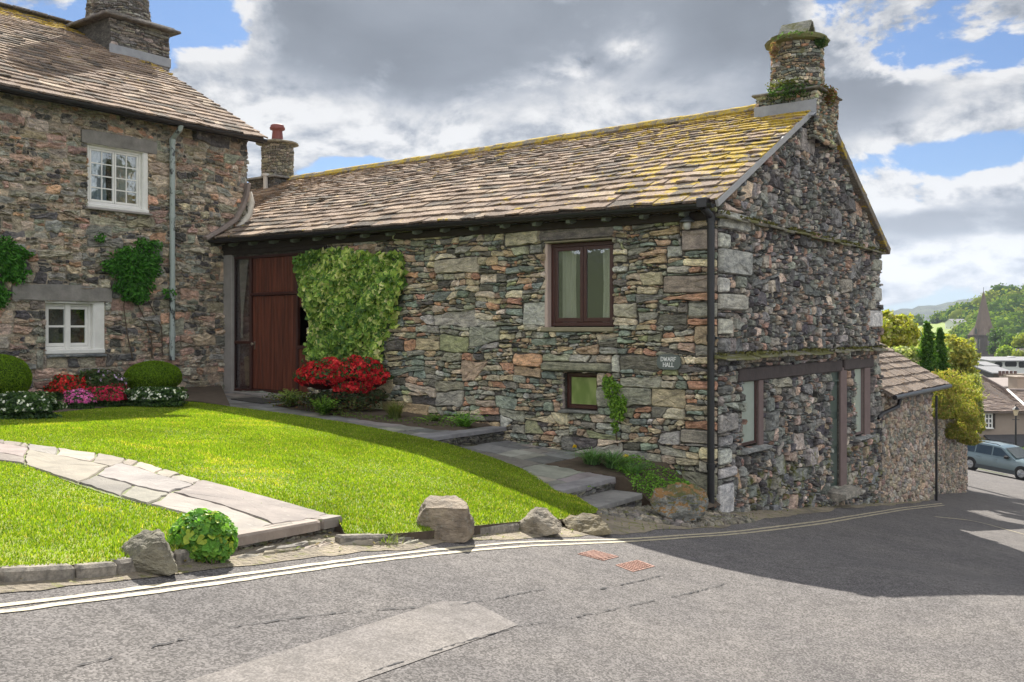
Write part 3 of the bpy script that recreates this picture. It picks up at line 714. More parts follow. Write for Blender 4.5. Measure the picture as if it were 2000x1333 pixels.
# bedding under the slabs
for fA, a, b, v0 in ((pathA, us1+.02, UH, -3.2), (pathLow, .9, us1, -2.6)):
    q = np.linspace(a, b, 20); e1 = fA(q, q*0+v0, q*0-.02); e2 = fA(q, q*0, q*0-.02); mb.add(np.vstack([e1, e2]), [(i, i+1, 21+i, 20+i) for i in range(19)], (.13, .13, .08, .5))
struct(build('garden_path', mb, M_flag))
def riser(u, v0, v1, ztop, h, name, label, slab=True, seed=1, d=.55):
    f = lambda a, b, c: P(u-c, a, ztop+b); fA = lambda a, b, c: PA(u-np.asarray(c), a, ztop+np.asarray(b))
    t = thing(name, label, 'step', P(u, (v0+v1)/2, ztop-h)); mb = MB()
    backing(mb, f, v0, v1, -h-.1, -.02, [], .1, (.08, .08, .07, 0), c=-.06)
    mb.add([f(v0, -.02, -.06), f(v0, -.02, -d), f(v0, -h-.2, -d), f(v0, -h-.2, -.06)], [(0, 1, 2, 3)], (.12, .11, .09, .2))
    mb.add([f(v1, -.02, -.06), f(v1, -.02, -d), f(v1, -h-.2, -d), f(v1, -h-.2, -.06)], [(0, 1, 2, 3)], (.14, .13, .10, .3))
    stones(mb, courses(v0, v1, -h-.05, -.035, (.03, .06), 4, seed, band=.15), fA, [(.17, .17, .15, 3), (.12, .12, .11, 2), (.24, .23, .18, 1)], gap=.005, dmin=-.04, dmax=-.005, bev=.008, seed=seed)
    build('riser', mb, M_front, t); mb = MB()
    f2 = lambda s, tt, c: PA(u+np.asarray(tt), s, ztop+np.asarray(c))
    cuts = [v0-.03, v0+(v1-v0)*.45, v1+.03] if d > .5 and not slab else [v0-.03, v1+.03]
    for k in range(len(cuts)-1): stones(mb, [[(cuts[k], -.03), (cuts[k+1], -.03), (cuts[k+1], d), (cuts[k], d)]], f2, PAL_PATH, gap=.004, dmin=.012, dmax=.014, bev=.008, rnd=.05, jit=.006, zj=.1, tilt=0, seed=seed+k, back=-.045)
    build('tread', mb, M_flag, t)
riser(us1, -2.2, -.05, .04, .17, 'stone_step', 'slate step highest along the barn wall, level with the fern', seed=3, d=.5)
riser(.86, -2.55, -1.30, -.345, .16, 'stone_step', 'middle slate step beside the daffodil leaves at the barn wall', seed=5, d=.5)
riser(.40, -2.55, -1.42, -.50, .17, 'stone_step', 'lowest slate step above the cobbles near the barn corner', seed=7, d=.55)
M_soil = simple('soil', (.085, .062, .042), .95, .35, 8, bmp=.8, bs=25); mb = MB(); mb.add(LAWN_SKIRT, [(i, i+1, NL+i+1, NL+i) for i in range(NL-1)]); struct(build('lawn_edge', mb, M_soil))
# soil strip between lawn / path and walls
M_soil = simple('soil', (.085, .062, .042), .95, .35, 8, bmp=.8, bs=25)
wl = [(UH-.02, v) for v in np.linspace(-11, -.02, 22)]
mb = MB(); n = 30; prof = []
a0 = [i for i, p in enumerate(INN) if p[0] <= 450]
bedI = resamp(inw[:7], 30); bedW = np.array([P(UH, v, 0) for v in np.linspace(-9.0, -.1, 30)]); bedW[:, 2] = .47
bedI = bedI+[0, 0, .015]
mb.add(np.vstack([bedI, bedW]), [(i, i+1, 31+i, 30+i) for i in range(29)]); struct(build('flower_bed', mb, M_soil))
def bed(u0, u1, v0, v1, dz, nm='flower_bed', zf=None):
    mb = MB(); n, k = 24, 8; V = []
    for i in range(n):
        for j in range(k):
            u = u0+(u1-u0)*i/(n-1); w = j/(k-1); v = v0*(1-w)+v1*w; e = math.sin(math.pi*i/(n-1))**.3 if 0 < i < n-1 else 0
            V.append(P(u, v+(random.uniform(-.06, .06) if j == 0 else 0), (zf(u) if zf else float(pz(u))-.03)+dz*min(1, w*3)*max(e, .0)+random.uniform(0, .02)))
    mb.add(V, [(i*k+j, (i+1)*k+j, (i+1)*k+j+1, i*k+j+1) for i in range(n-1) for j in range(k-1)]); E = [V[i*k] for i in range(n)]; mb.add(E+[(x, y, z-.6) for x, y, z in E], [(i, i+1, n+i+1, n+i) for i in range(n-1)]); struct(build(nm, mb, M_soil, smooth=True))
bed(3.75, 8.3, -1.25, .0, .07); bed(-.05, 2.0, -1.28, .0, .05, zf=lambda u: float(np.interp(u, [0, .4, .75, 2.0], [-.80, -.60, -.34, -.27])))
# verge strip and cobbles
VO = [(-420, 1235), (0, 1166), (230, 1136), (460, 1108), (700, 1082), (820, 1068), (930, 1058), (1100, 1049), (1200, 1046), (1270, 1041), (1400, 1030), (1500, 1014), (1650, 994), (1790, 983), (1825, 976)]
VI = [(-420, 1120), (0, 1090), (230, 1070), (460, 1040), (700, 1030), (820, 1030), (930, 1015), (1100, 1000), (1200, 985), (1290, 975), (1440, 975), (1520, 960), (1660, 945), (1790, 950), (1825, 950)]
vo = resamp(np.array([onroad(*p) for p in VO]), 160); vi = resamp(np.array([onroad(*p) for p in VI]), 160)
rg = np.random.default_rng(2); j_ = np.convolve(rg.normal(0, .12, 160), np.ones(4)/4, 'same'); 
mb = MB(); V = []
for i in range(160):
    for t in np.linspace(0, 1, 6):
        q = vo[i]*(1-t)+vi[i]*t; x, y = q[0], q[1]+j_[i]*(1-t); V.append((x, y, road_z(x, y)+hump(x, y)+.005+(.02*t)))
mb.add(V, [(i*6+j, i*6+j+1, i*6+7+j, i*6+6+j) for i in range(159) for j in range(5)])
M_verge, g, p, oc = mat('verge')
c1 = g.mix(g.ss(g.noise(oc, 2.4, 7, .7), .38, .6), (.19, .16, .12), (.30, .25, .18))
c1 = g.mix(g.m('MULTIPLY', g.ss(g.noise(oc, 9, 6, .7), .52, .62), .8), c1, (.17, .17, .045))
c1 = g.mix(g.ss(g.vor(oc, 26), .0, .16, .55, 0), c1, (.05, .042, .035))
g.put(p.inputs['Base Color'], c1); p.inputs['Roughness'].default_value = .95; bump(g, p, g.m('ADD', g.noise(oc, 30, 6, .7), g.vor(oc, 26)), .9, .02)
struct(build('verge', mb, M_verge))
mb = MB()
def roadA(s, t, c):
    r = PA(np.asarray(s, float), np.asarray(t, float), 0*np.asarray(s, float)); r[:, 2] = RA*r[:, 0]+RB*r[:, 1]+np.asarray(c); return r
stones(mb, cells(-.55, .42, -3.0, -.0, 1.0, [(.06, 10, .95), (.035, 14, .9)], 21, halfs=[(-1.0, -1.0, 2.55)]), roadA, [(.24, .22, .18, 3), (.19, .18, .15, 3), (.29, .26, .20, 1)], gap=.008, dmin=.03, dmax=.05, bev=.015, tilt=.1, seed=4, moss=lambda c: .35)
struct(build('cobbles', mb, M_front))
# rough edging stones in the verge in front of the lawn
mb = MB(); L0 = resamp(np.array([onroad(*p) for p in [(470, 1088), (560, 1076), (663, 1062), (760, 1062), (820, 1058)]]), 40)
def edgeA(s, t, c):
    s = np.asarray(s, float); q = np.clip(s/Lr, 0, 1)*39; i = np.minimum(q.astype(int), 38); f = (q-i)[:, None]; r = L0[i]*(1-f)+L0[i+1]*f
    r[:, 1] -= np.asarray(t); r[:, 2] = RA*r[:, 0]+RB*r[:, 1]+np.asarray(c); return r
Lr = np.linalg.norm(np.diff(L0, axis=0), axis=1).sum()
stones(mb, cells(0, Lr, -.12, .12, 2.2, [(.055, 8, 1.0)], 31), edgeA, [(.30, .26, .19, 2), (.25, .23, .18, 2)], gap=.008, dmin=.012, dmax=.035, bev=.012, seed=8, tilt=.08, moss=lambda c: .3)
struct(build('verge_stones', mb, M_flag))
# kerbs
def kerb(pts, label, w=.11, hgt=.16, seed=0, piece=.75):
    Lk = np.array([onroad(*p) for p in pts]); mb = MB(); rnd = random.Random(seed); base = Lk[0]
    for a, b in zip(Lk, Lk[1:]):
        n = max(1, round(np.linalg.norm(b-a)/piece))
        for i in range(n):
            p, q = a+(b-a)*(i/n), a+(b-a)*((i+1)/n); t = q-p; ln = np.linalg.norm(t); t = t/ln; nn = np.array([t[1], -t[0], 0]); nn /= np.linalg.norm(nn); o = rnd.uniform(-.012, .012); zt = rnd.uniform(-.012, .008)
            mb.box(lambda x, y, z: tuple(p+t*x+nn*(y+o)+np.array([0, 0, z+zt])), .004, ln-.004, -w, 0.0, -hgt-.1, .004, (.24, .22, .19, .2), bev=.018)
    o = build('kerb', mb, M_quoin, base=tuple(base)); return tag(o, label, 'kerb')
kerb([(-420, 1168, .08), (-150, 1133, .08), (0, 1112, .08), (150, 1105, .08), (232, 1098, .08), (345, 1078, .085), (452, 1058, .09)], 'stone kerb along the lawn edge left of the leftmost boulder')
kerb([(666, 1050, .06), (760, 1047, .06), (832, 1043, .06)], 'low kerb below the lawn left of the tallest boulder', seed=2)
kerb([(922, 1030, .08), (1018, 1023, .08)], 'short kerb between the tallest boulder and the orange-lichened boulder', seed=3)

# ============================================================ grass blades
def grass():
    rg = np.random.default_rng(11); n = 620000; i = rg.integers(0, NL-1, n); 
    # weight by cell area
    j = rg.integers(0, NT-1, n); A = np.linalg.norm(np.cross(LW[i+1, j]-LW[i, j], LW[i, j+1]-LW[i, j]), axis=1)
    p = rg.random(n) < A/np.quantile(A, .97)
    i, j = i[p], j[p]; a, b = rg.random((2, len(i), 1)); Q = (LW[i, j]*(1-a)+LW[i+1, j]*a)*(1-b)+(LW[i, j+1]*(1-a)+LW[i+1, j+1]*a)*b
    ok = (Q[:, 0] > -10) & (Q[:, 1] > 3.5); Q = Q[ok]
    px, py = np.array(band_poly)[:, 0], np.array(band_poly)[:, 1]; ins = np.zeros(len(Q), bool); m = len(px); k = m-1
    for e in range(m):
        c = ((py[e] > Q[:, 1]) != (py[k] > Q[:, 1])) & (Q[:, 0] < (px[k]-px[e])*(Q[:, 1]-py[e])/(py[k]-py[e]+1e-12)+px[e]); ins ^= c; k = e
    stray = rg.random(len(Q)) < .004
    Q = Q[~ins | stray]; n = len(Q)
    h = rg.uniform(.010, .027, n)*(1+.35*np.sin(Q[:, 0]*1.7+Q[:, 1])*np.sin(Q[:, 1]*2.3)); w = rg.uniform(.003, .0058, n)*(.6+Q[:, 1]/11)
    th = rg.random(n)*6.283; ln = rg.uniform(.1, .8, n)[:, None]*h[:, None]; t2 = rg.random(n)*6.283
    dx = np.stack([np.cos(th), np.sin(th), 0*th], 1)*w[:, None]; lean = np.stack([np.cos(t2), np.sin(t2), 0*t2], 1)*ln
    tip = Q+lean+np.stack([0*h, 0*h, h], 1)
    V = np.stack([Q-dx, Q+dx, tip], 1).reshape(-1, 3); c = pick(n, [(.19, .285, .018, 4), (.27, .34, .022, 3), (.12, .19, .02, 3), (.44, .38, .12, .7)], 2, .22)
    pn = .5+.5*np.sin(Q[:, 0]*.9+1.3*np.sin(Q[:, 1]*.8))*np.sin(Q[:, 1]*1.1+np.sin(Q[:, 0]*1.9)); p2 = .5+.5*np.sin(Q[:, 0]*4.3+2*np.sin(Q[:, 1]*3.1))*np.sin(Q[:, 1]*5.7+np.sin(Q[:, 0]*6.1)); c = c*(.74+.34*pn[:, None]+.24*p2[:, None]); dry = (pn*p2 > .62)[:, None]; c = np.where(dry, c*[1.25, 1.05, 1.3], c)
    mb = MB(); mb.add(V, np.arange(n*3).reshape(-1, 3), np.repeat(c, 3, 0))
    o = build('grass', mb, leaf_mat('grass_blade', .35, .55), base=(0, 0, 0)); stuff(o)
    o['label'] = 'short bright green mown grass covering the lawn either side of the flagstones'; o['category'] = 'grass'
grass()
# ============================================================ the barn
def rect(fn, x0, y0, x1, y1, out=0.0):
    """pixel corners (left-top, right-bottom) -> a0, a1, z0, z1 on a wall frame"""
    ym = (y0+y1)/2; a, _ = fn(x0, ym, out); b, _ = fn(x1, ym, out); xm = (x0+x1)/2; zt = fn(xm, y0, out)[1]; zb = fn(xm, y1, out)[1]
    return min(a, b), max(a, b), zb, zt
fr = lambda *r: rect(lambda x, y, o: onfront(x, y, -o), *r)
gr_ = lambda *r: rect(lambda x, y, o: ongable(x, y, -o), *r)
hr = lambda *r: rect(lambda x, y, o: onhouse(x, y, o), *r)
VW = ongable(1717, 600)[0]                   # width of the gable
VM = VW/2; ZE = 3.33; ZR = 5.46
zef = lambda u: ZE+.0105*np.asarray(u); zrf = lambda u: 5.49-.006*np.asarray(u)
barn = thing('stone_barn', 'long low rubble stone barn with lichened slate roof and round chimney at its gable', 'building', P(0, 0, road_z(O[0], O[1])))
# openings
DOOR = (onfront(604, 600)[0], onfront(455, 600)[0], .30, onfront(530, 497)[1])
DOOR = (*DOOR[:2], onfront(530, 768)[1], DOOR[3])
WIN1 = fr(1068, 470, 1199, 640); WIN2 = fr(1101, 728, 1167, 801)
GD = gr_(1620, 722, 1638, 952); GW1 = gr_(1447, 738, 1478, 873); GW2 = gr_(1668, 716, 1685, 852)
BW = (.10, .095, .085, 0)
mossf = lambda c: .34 if c[1] < -.3 else (.20 if c[1] < .3 else .03)
mb = MB(); fh = [(DOOR[0], DOOR[1]+.5, DOOR[2], DOOR[3]), WIN1, WIN2]
backing(mb, fm, .0, UH, -1.4, 3.25, fh, .22, BW)
excl = [fr(1333, 448, 1402, 490), fr(1296, 538, 1402, 573), fr(1345, 590, 1402, 622), fr(1060, 708, 1197, 727), fr(1067, 447, 1199, 470), fr(1066, 640, 1200, 648), fr(1095, 797, 1170, 807), fr(430, 468, 640, 497), fr(1330, 840, 1402, 868)]
stones(mb, courses(.0, UH, -1.3, 3.3, (.075, .28), 2.9, 41, holes=fh+excl, band=.5, slant=(.5, .09)), fmA, PAL_FRONT, gap=.007, dmin=.012, dmax=.078, bev=.013, rnd=.28, jit=.0045, moss=mossf, tilt=.06, seed=5)
DR = [(.33, .31, .24, 1), (.29, .25, .20, 1), (.31, .30, .26, 1)]
def blocks(mb, fA, rs, pal, seed, d0=.045, d1_=.06, bev=.02):
    stones(mb, [[(r[0], r[2]), (r[1], r[2]), (r[1], r[3]), (r[0], r[3])] for r in rs], fA, pal, gap=.008, dmin=d0, dmax=d1_, bev=bev, rnd=.06, jit=.005, tilt=.01, seed=seed)
blocks(mb, fmA, excl[:4]+[excl[8]], DR, 3)
build('front_wall', mb, M_front, barn)
# gable
m_r = (ZR-ZE)/VM
gh = [GD, GW1, GW2]; halfs = [(-m_r, 1, ZE+.02), (m_r, 1, ZE+.02+m_r*VW)]
mb = MB(); backing(mb, gm, 0, VW, -2.6, ZE, gh, .22, BW)
mb.add([gm(0, ZE, 0), gm(VW, ZE, 0), gm(VM, ZR-.02, 0)], [(0, 1, 2)], BW)
mb.add([P(13.9, 0, -1), P(13.9, VW, -1), P(13.9, VW, ZE), P(13.9, VM, ZR), P(13.9, 0, ZE)], [(0, 1, 2, 3, 4)], BW)
mb.add([P(0, VW, -3), P(14, VW, -3), P(14, VW, ZE), P(0, VW, ZE)], [(0, 1, 2, 3)], BW)
ql = [gr_(1402, 415, 1460, 452), gr_(1402, 455, 1420, 486), gr_(1402, 488, 1462, 538), gr_(1402, 542, 1418, 572), gr_(1402, 574, 1455, 608), gr_(1402, 622, 1425, 655), gr_(1402, 808, 1436, 845), gr_(1402, 850, 1424, 872), gr_(1402, 876, 1422, 908), gr_(1402, 912, 1432, 934), gr_(1402, 945, 1428, 1005),
      gr_(1692, 606, 1717, 640), gr_(1700, 505, 1717, 530), gr_(1703, 560, 1717, 590)]
BEAM = gr_(1432, 714, 1712, 730)
zb1 = 1.02; BEAM = (ongable(1437, 720)[0], ongable(1702, 700)[0], zb1-.17, zb1+.03)
ex2 = [BEAM, gr_(1440, 873, 1500, 886), gr_(1664, 851, 1702, 862), gr_(1478, 738, 1490, 873), gr_(1638, 722, 1653, 954), gr_(1685, 716, 1699, 852)]
mg = lambda c: (.4 if c[1] < -.5 else 0)+(.2 if abs(c[1]-3.2) < .2 else 0)
up = courses(0, VW, 1.28, ZR, (.08, .28), 1.55, 43, holes=ql, halfs=halfs, slant=(.35, .22))
lo = courses(0, VW, -2.3, 1.23, (.08, .32), 1.7, 44, holes=gh+ex2+ql, slant=(.35, .2))
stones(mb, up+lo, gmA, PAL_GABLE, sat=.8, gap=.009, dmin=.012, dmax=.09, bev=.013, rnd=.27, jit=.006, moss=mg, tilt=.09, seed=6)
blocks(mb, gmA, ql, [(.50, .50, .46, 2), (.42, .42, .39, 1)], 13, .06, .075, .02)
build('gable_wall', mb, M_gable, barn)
# moss-grown ledges
def ledge(name, z, v0, v1, seed, out=.17):
    mb = MB(); rg = np.random.default_rng(seed); v = v0
    while v < v1:
        w = rg.uniform(.25, .6); b = min(v+w, v1); zz = z+rg.uniform(-.02, .02); o = out*rg.uniform(.7, 1.15)
        mb.box(lambda a, q, c: gm(a, q+.25*(-c), c), v, b, zz, zz+rg.uniform(.02, .045), -.02, o, (.22, .21, .17, rg.uniform(.1, .6)), bev=.01)
        if rg.random() < .5: mb.box(gm, v, b-.1, zz-.03, zz-.002, -.02, o*.8, (.20, .19, .15, .5), bev=.008)
        v = b+.004
    # clumps of moss on top
    n = 500; a = rg.uniform(v0, v1, n); c = rg.uniform(0, out, n); dn = np.sin(a*2.3+seed)*np.sin(a*5.1) > -.2; a, c = a[dn], c[dn]
    Pm = PA(-c, a, z+.035-c*.1+rg.uniform(0, .02, len(a))); leaves(mb, Pm, rg.normal(size=(len(a), 3))+[0, 0, .8], .06, np.hstack([pick(len(a), [(.13, .13, .035, 2), (.17, .14, .05, 1), (.08, .09, .03, 1)], seed), np.full((len(a), 1), .5)]), asp=.8, seed=seed)
    build('ledge', mb, M_mossy, barn)
ledge('l', 3.17, -.05, VW+.05, 3); ledge('l', 1.235, -.12, VW+.03, 4, .20)
mb = MB(); mb.box(gm, BEAM[0], ongable(1640, 700)[0], BEAM[2], BEAM[3], -.1, .055, (.1, .1, .1, 0), bev=.02); mb.box(gm, ongable(1645, 700)[0], BEAM[1], BEAM[2]+.01, BEAM[3]+.02, -.1, .05, (.1, .1, .1, 0), bev=.02)
build('lintel_beam', mb, simple('weathered_beam', (.065, .05, .047), .85, .25, 5, bmp=.6, bs=18), barn)
# ---- roof
SLf = math.hypot(VM+.32, ZR-ZE+.06); 
def roofA(s, t, c):
    s = np.asarray(s, float); q = np.asarray(t, float)/SLf; v = -.32+(VM+.32)*q; ze = zef(s)+.0; z = ze+(zrf(s)-ze)*q+.02*np.sin(s*1.3)*np.sin(q*3.1)
    nv, nz = -(ZR-ZE)/SLf, (VM+.32)/SLf; c = np.asarray(c, float); return PA(s, v+nv*c, z+nz*c)
def roofB(s, t, c):
    s = np.asarray(s, float); q = np.asarray(t, float)/SLf; v = 2*VM+.25-(VM+.25)*q; ze = ZE-.10; z = ze+(zrf(s)-ze)*q
    nv, nz = (ZR-ZE)/SLf, (VM+.32)/SLf; c = np.asarray(c, float); return PA(s, v+nv*c, z+nz*c)
def bm(s, t):                                # where the yellow lichen grows
    q = t/SLf; r = .46*math.exp(-((s-.2)/2.6)**2)*(.55+.6*q)+.16*math.exp(-((s-5)/4)**2)*q+.04
    return r+(.2 if q > .93 else 0)
mb = MB(); ro = lambda a, b, c: tuple(roofA(np.array([a]), np.array([b]), np.array([c]))[0]); rb = lambda a, b, c: tuple(roofB(np.array([a]), np.array([b]), np.array([c]))[0])
for f in (ro, rb): mb.box(f, -.10, 14.2, .03, SLf, -.07, -.004, (.16, .14, .12, .1))
slates(mb, roofA, -.14, 14.3, SLf, .27, .135, .15, .42, PAL_SLATE, 5, moss=bm, thick=.028)
slates(mb, roofB, -.16, 14.3, SLf, .3, .2, .3, .6, PAL_SLATE, 6, moss=bm, thick=.03)
build('roof', mb, M_slate, barn)
mb = MB(); rg = np.random.default_rng(1); s = .3
while s < 14.2:
    w = rg.uniform(.38, .5); z = float(zrf(s)); h_ = rg.uniform(-.008, .008)
    V = []
    for a in (s, s+w-.008):
        for (dv, dz) in ((-.17, -.055), (-.09, .035), (0, .075), (.09, .035), (.17, -.055), (.15, -.08), (0, .03), (-.15, -.08)): V.append(P(a, VM+dv, z+dz+.035+h_))
    mb.add(V, [(i, (i+1) % 8, 8+(i+1) % 8, 8+i) for i in range(8)]+[tuple(range(8)), tuple(range(8, 16))], (.30, .27, .22, .48)); s += w
build('ridge_tiles', mb, M_slate, barn)
# verge boards of the gable
mb = MB()
f = lambda a, b, c: tuple(roofA(np.array([-c]), np.array([a]), np.array([b]))[0])
mb.box(f, .0, SLf-.32, -.085, .012, .10, .145, (.33, .33, .33, 0), bev=.006)
build('verge_board', mb, simple('grey_verge', (.36, .355, .35), .7, .12, 5, bmp=.3), barn)
mb = MB(); f = lambda a, b, c: tuple(roofB(np.array([-c]), np.array([a]), np.array([b]))[0])
mb.box(f, .0, SLf-.3, -.10, .03, -.02, .16, (.22, .20, .17, .3), bev=.01)
build('verge_slab', mb, M_slate, barn)
# gutter, rafter feet, wall plate
zg = lambda u: float(zef(u))
mb = MB(); N_ = 40
for k in range(N_):
    a, b = 0+UH*k/N_-.10*(k == 0), UH*(k+1)/N_
    for (ua, ub) in ((a, b),):
        V = []
        for u in (ua, ub):
            for w in np.linspace(math.pi, 2*math.pi, 9): V.append(P(u, -.375+.062*math.cos(w), zg(u)-.035+.062*math.sin(w)))
            for w in np.linspace(2*math.pi, math.pi, 9): V.append(P(u, -.375+.052*math.cos(w), zg(u)-.035+.052*math.sin(w)))
        fs = [(i, i+1, 19+i, 18+i) for i in range(17)]+[(17, 0, 18, 35)]
        if k == 0: fs.append(tuple(range(18)))
        mb.add(V, fs)
build('gutter', mb, M_black, barn, smooth=False)
mb = MB(); mb.box(lambda a, b, c: P(a, -c, b+zg(a)), .02, UH, -.22, -.10, .03, .09, bev=.01)
mb.box(lambda a, b, c: P(a, -c, b+zg(a)), .0, UH, -.11, -.02, .27, .30)
build('fascia', mb, M_timber, barn)
M_raft = simple('pale_green_timber', (.16, .18, .14), .8, .2, 9, bmp=.4)
for u in np.arange(.42, UH, .62):
    mb = MB(); z = zg(u); q = (ZR-ZE)/VM
    mb.add([P(u+du, v, z+dz) for du in (-.035, .035) for (v, dz) in ((0.02, .03), (-.27, -.10), (-.27, -.16), (-.20, -.17), (0.02, -.10))],
           [(0, 1, 2, 3, 4), (5, 9, 8, 7, 6), (0, 5, 6, 1), (1, 6, 7, 2), (2, 7, 8, 3), (3, 8, 9, 4)])
    build('rafter_foot', mb, M_raft, barn)
# downpipe at the corner
def vpx(px, py, out): u, z = onfront(px, py, -out); return u, z
up_, _ = onfront(1389, 700, -.12)
mb = MB(); zt = onfront(1389, 425, -.12)[1]; zb = onfront(1390, 990, -.12)[1]
pp = lambda u, c, z: P(u, -c, z)
mb.tube([pp(up_, .13, zt), pp(up_, .13, zb)], .050, 14)
for z in (zt-.02, (zt*1.4+zb)/2.4, zb+.55): mb.tube([pp(up_, .13, z-.05), pp(up_, .13, z+.04)], .060, 14); mb.box(lambda a, b, c: P(a, -c, b), up_-.07, up_+.07, z-.015, z+.015, 0, .10)
mb.tube([pp(up_, .13, zb), pp(up_, .14, zb-.08), pp(up_-.05, .20, zb-.15), pp(up_-.12, .27, zb-.17)], .054, 12)
V = [P(up_+a, -.37-b, z) for z, k in ((zt+.22, 1), (zt+.06, .9), (zt-.03, .5)) for a, b in ((-.085*k, -.085*k), (.085*k, -.085*k), (.085*k, .085*k*.8), (-.085*k, .085*k*.8))]
mb.tube([pp(up_, .375, zg(0)-.08), pp(up_, .36, zt+.10), pp(up_, .15, zt+.02), pp(up_, .13, zt-.05)], .052, 12)
mb.box(lambda a, b, c: P(a, -c, b), up_-.075, up_+.075, zt+.10, zt+.24, .29, .44, bev=.01)
build('downpipe', mb, M_black, barn, smooth=False)
# ---- chimney
def to_world_dir(): pass
def bp(px, py, v): u, z = onfront(px, py, v); return u, z
uc, _ = onfront(1557, 100, VM); zst0 = onfront(1557, 180, VM-.3)[1]; ztop = onfront(1557, 70, VM-.3)[1]; Rst = 102/2/F*(O[1]+uc*d1[1]+VM*d2[1])
cxy = P(uc, VM, 0)[:2]
def cylA(cx, cy, R0, z0, taper=0):
    def fA(s, t, c):
        s = np.asarray(s, float); t = np.asarray(t, float); r = R0-taper*(t-z0)+np.asarray(c); w = s/R0
        return np.stack([cx+r*np.cos(w), cy+r*np.sin(w), t], -1)
    return fA
chb = MB(); hw = .50; zb0 = 4.75; zsh = zst0-.05
fside = [lambda a, b, c: P(uc+a, VM-hw-c, b), lambda a, b, c: P(uc-hw-c, VM+a, b), lambda a, b, c: P(uc-a, VM+hw+c, b), lambda a, b, c: P(uc+hw+c, VM-a, b)]
fsA = [lambda a, b, c: PA(uc+a, VM-hw-c, b), lambda a, b, c: PA(uc-hw-c, VM+a, b), lambda a, b, c: PA(uc-a, VM+hw+c, b), lambda a, b, c: PA(uc+hw+c, VM-a, b)]
hw = .50
for k in range(4):
    mbk = chb; backing(mbk, fside[k], -hw, hw, zb0, zsh, [], .1, BW)
    stones(mbk, courses(-hw-.03, hw+.03, zb0, zsh, (.05, .12), 2.4, 50+k), fsA[k], PAL_FRONT, gap=.006, dmin=.01, dmax=.05, bev=.012, seed=60+k, moss=lambda c: .3)
CH = build('chimney', chb, M_gable, barn)
def sub(name, mb, m, parent, smooth=False): return build(name, mb, m, parent, smooth=smooth)
mb = MB(); mb.box(lambda a, b, c: P(uc+a, VM+c, b), -hw-.09, hw+.09, zsh, zsh+.04, -hw-.09, hw+.09, (.20, .19, .17, .2), bev=.015)
mb.lathe(*cxy, [(Rst-.02, zsh+.05), (Rst-.05, ztop)], 28, BW)
stones(mb, courses(0, 2*math.pi*Rst, zsh+.05, ztop-.08, (.05, .12), 2.6, 71), cylA(*cxy, Rst-.02, zsh, .03), PAL_FRONT, gap=.006, dmin=.005, dmax=.04, bev=.012, seed=72, moss=lambda c: .15)
mb.lathe(*cxy, [(Rst, ztop-.10), (Rst+.07, ztop-.08), (Rst+.085, ztop-.03), (Rst+.05, ztop-.02), (Rst+.04, ztop+.02), (.1, ztop+.06)], 26, (.20, .20, .16, .6), jit=.03)
sub('stack', mb, M_mossy, CH)
mb = MB(); z = ztop+.05                      # two slabs leaning together
for sg in (-1, 1):
    mb.add([P(uc+a, VM+sg*b, z+h) for a in (-.26, .26) for (b, h) in ((.20, 0), (.0, .24), (.04, .26), (.25, .01))], [(0, 1, 2, 3), (4, 7, 6, 5), (0, 4, 5, 1), (1, 5, 6, 2), (2, 6, 7, 3), (3, 7, 4, 0)], (.30, .30, .25, .25))
sub('cap', mb, M_mossy, CH)
mb = MB(); v0 = VM-hw-.05; zf = ZR-(VM-v0)*m_r
mb.box(lambda a, b, c: P(uc+a, v0-c, b), -hw-.02, hw+.05, zf-.04, zf+.24, 0, .02, bev=.005)
mb.box(lambda a, b, c: P(uc+a, v0-c, zf+.02+b-.48*c), -hw-.02, hw+.05, .0, .012, 0, .16)
sub('flashing', mb, M_lead, CH)
# ---- great doorway
mb = MB(); u0, u1, z0, z1 = DOOR
def fbox(mb, a, b, c0, c1, cc, f=fm, **k): pass
mb.box(fm, u1-.02, onfront(439, 600)[0], z0-.1, z1+.12, -.03, .045, bev=.01)
build('door_pier', mb, M_render_, barn)
mb = MB(); mb.box(fm, onfront(640, 480)[0], onfront(434, 480)[0], z1+.03, z1+.29, -.2, .05, bev=.015); mb.box(fm, u0, u1, z1-.0, z1+.03, -.2, -.02, bev=.01)
build('lintel_beam', mb, M_timber, barn)
mb = MB(); mb.box(fm, u0-.1, u1+.25, z0-.09, z0-.005, -.2, .10, bev=.015); build('threshold', mb, M_render_, barn)
xu = lambda px, out=-.05: onfront(px, 620, -out)[0]
mb = MB(); C0, C1 = -.10, -.02
for px in (457, 491, 581): mb.box(fm, xu(px)-.028, xu(px)+.028, z0, z1, C0, C1, bev=.006)
mb.box(fm, u0, xu(581), onfront(560, 678, .12)[1]-.03, onfront(560, 678, .12)[1]+.03, C0, C1, bev=.006)
mb.box(fm, u0, u1, z1-.05, z1, C0, C1, bev=.006); mb.box(fm, u0, u1, z0, z0+.05, C0, C1, bev=.006)
zt_ = onfront(535, 577, .12)[1]; zm_ = onfront(475, 669, .12)[1]
mb.box(fm, xu(581), xu(491), zt_, zt_+.05, C0, C1+.01, bev=.006); mb.box(fm, xu(491), u1, zm_-.03, zm_+.03, C0, C1, bev=.006)
build('door_frame', mb, M_brown, barn)
M_door, g, p, oc = mat('stained_boards')
g.put(p.inputs['Base Color'], g.mix(1, (.125, .038, .021), g.mix(g.ss(g.noise(g.map(oc, (14, 14, .6)), 1.6, 7, .65), .3, .7), (.45, .45, .45), (1.5, 1.45, 1.4)), 'MULTIPLY')); p.inputs['Roughness'].default_value = .5; bump(g, p, g.noise(g.map(oc, (30, 30, 1)), 2, 4), .3)
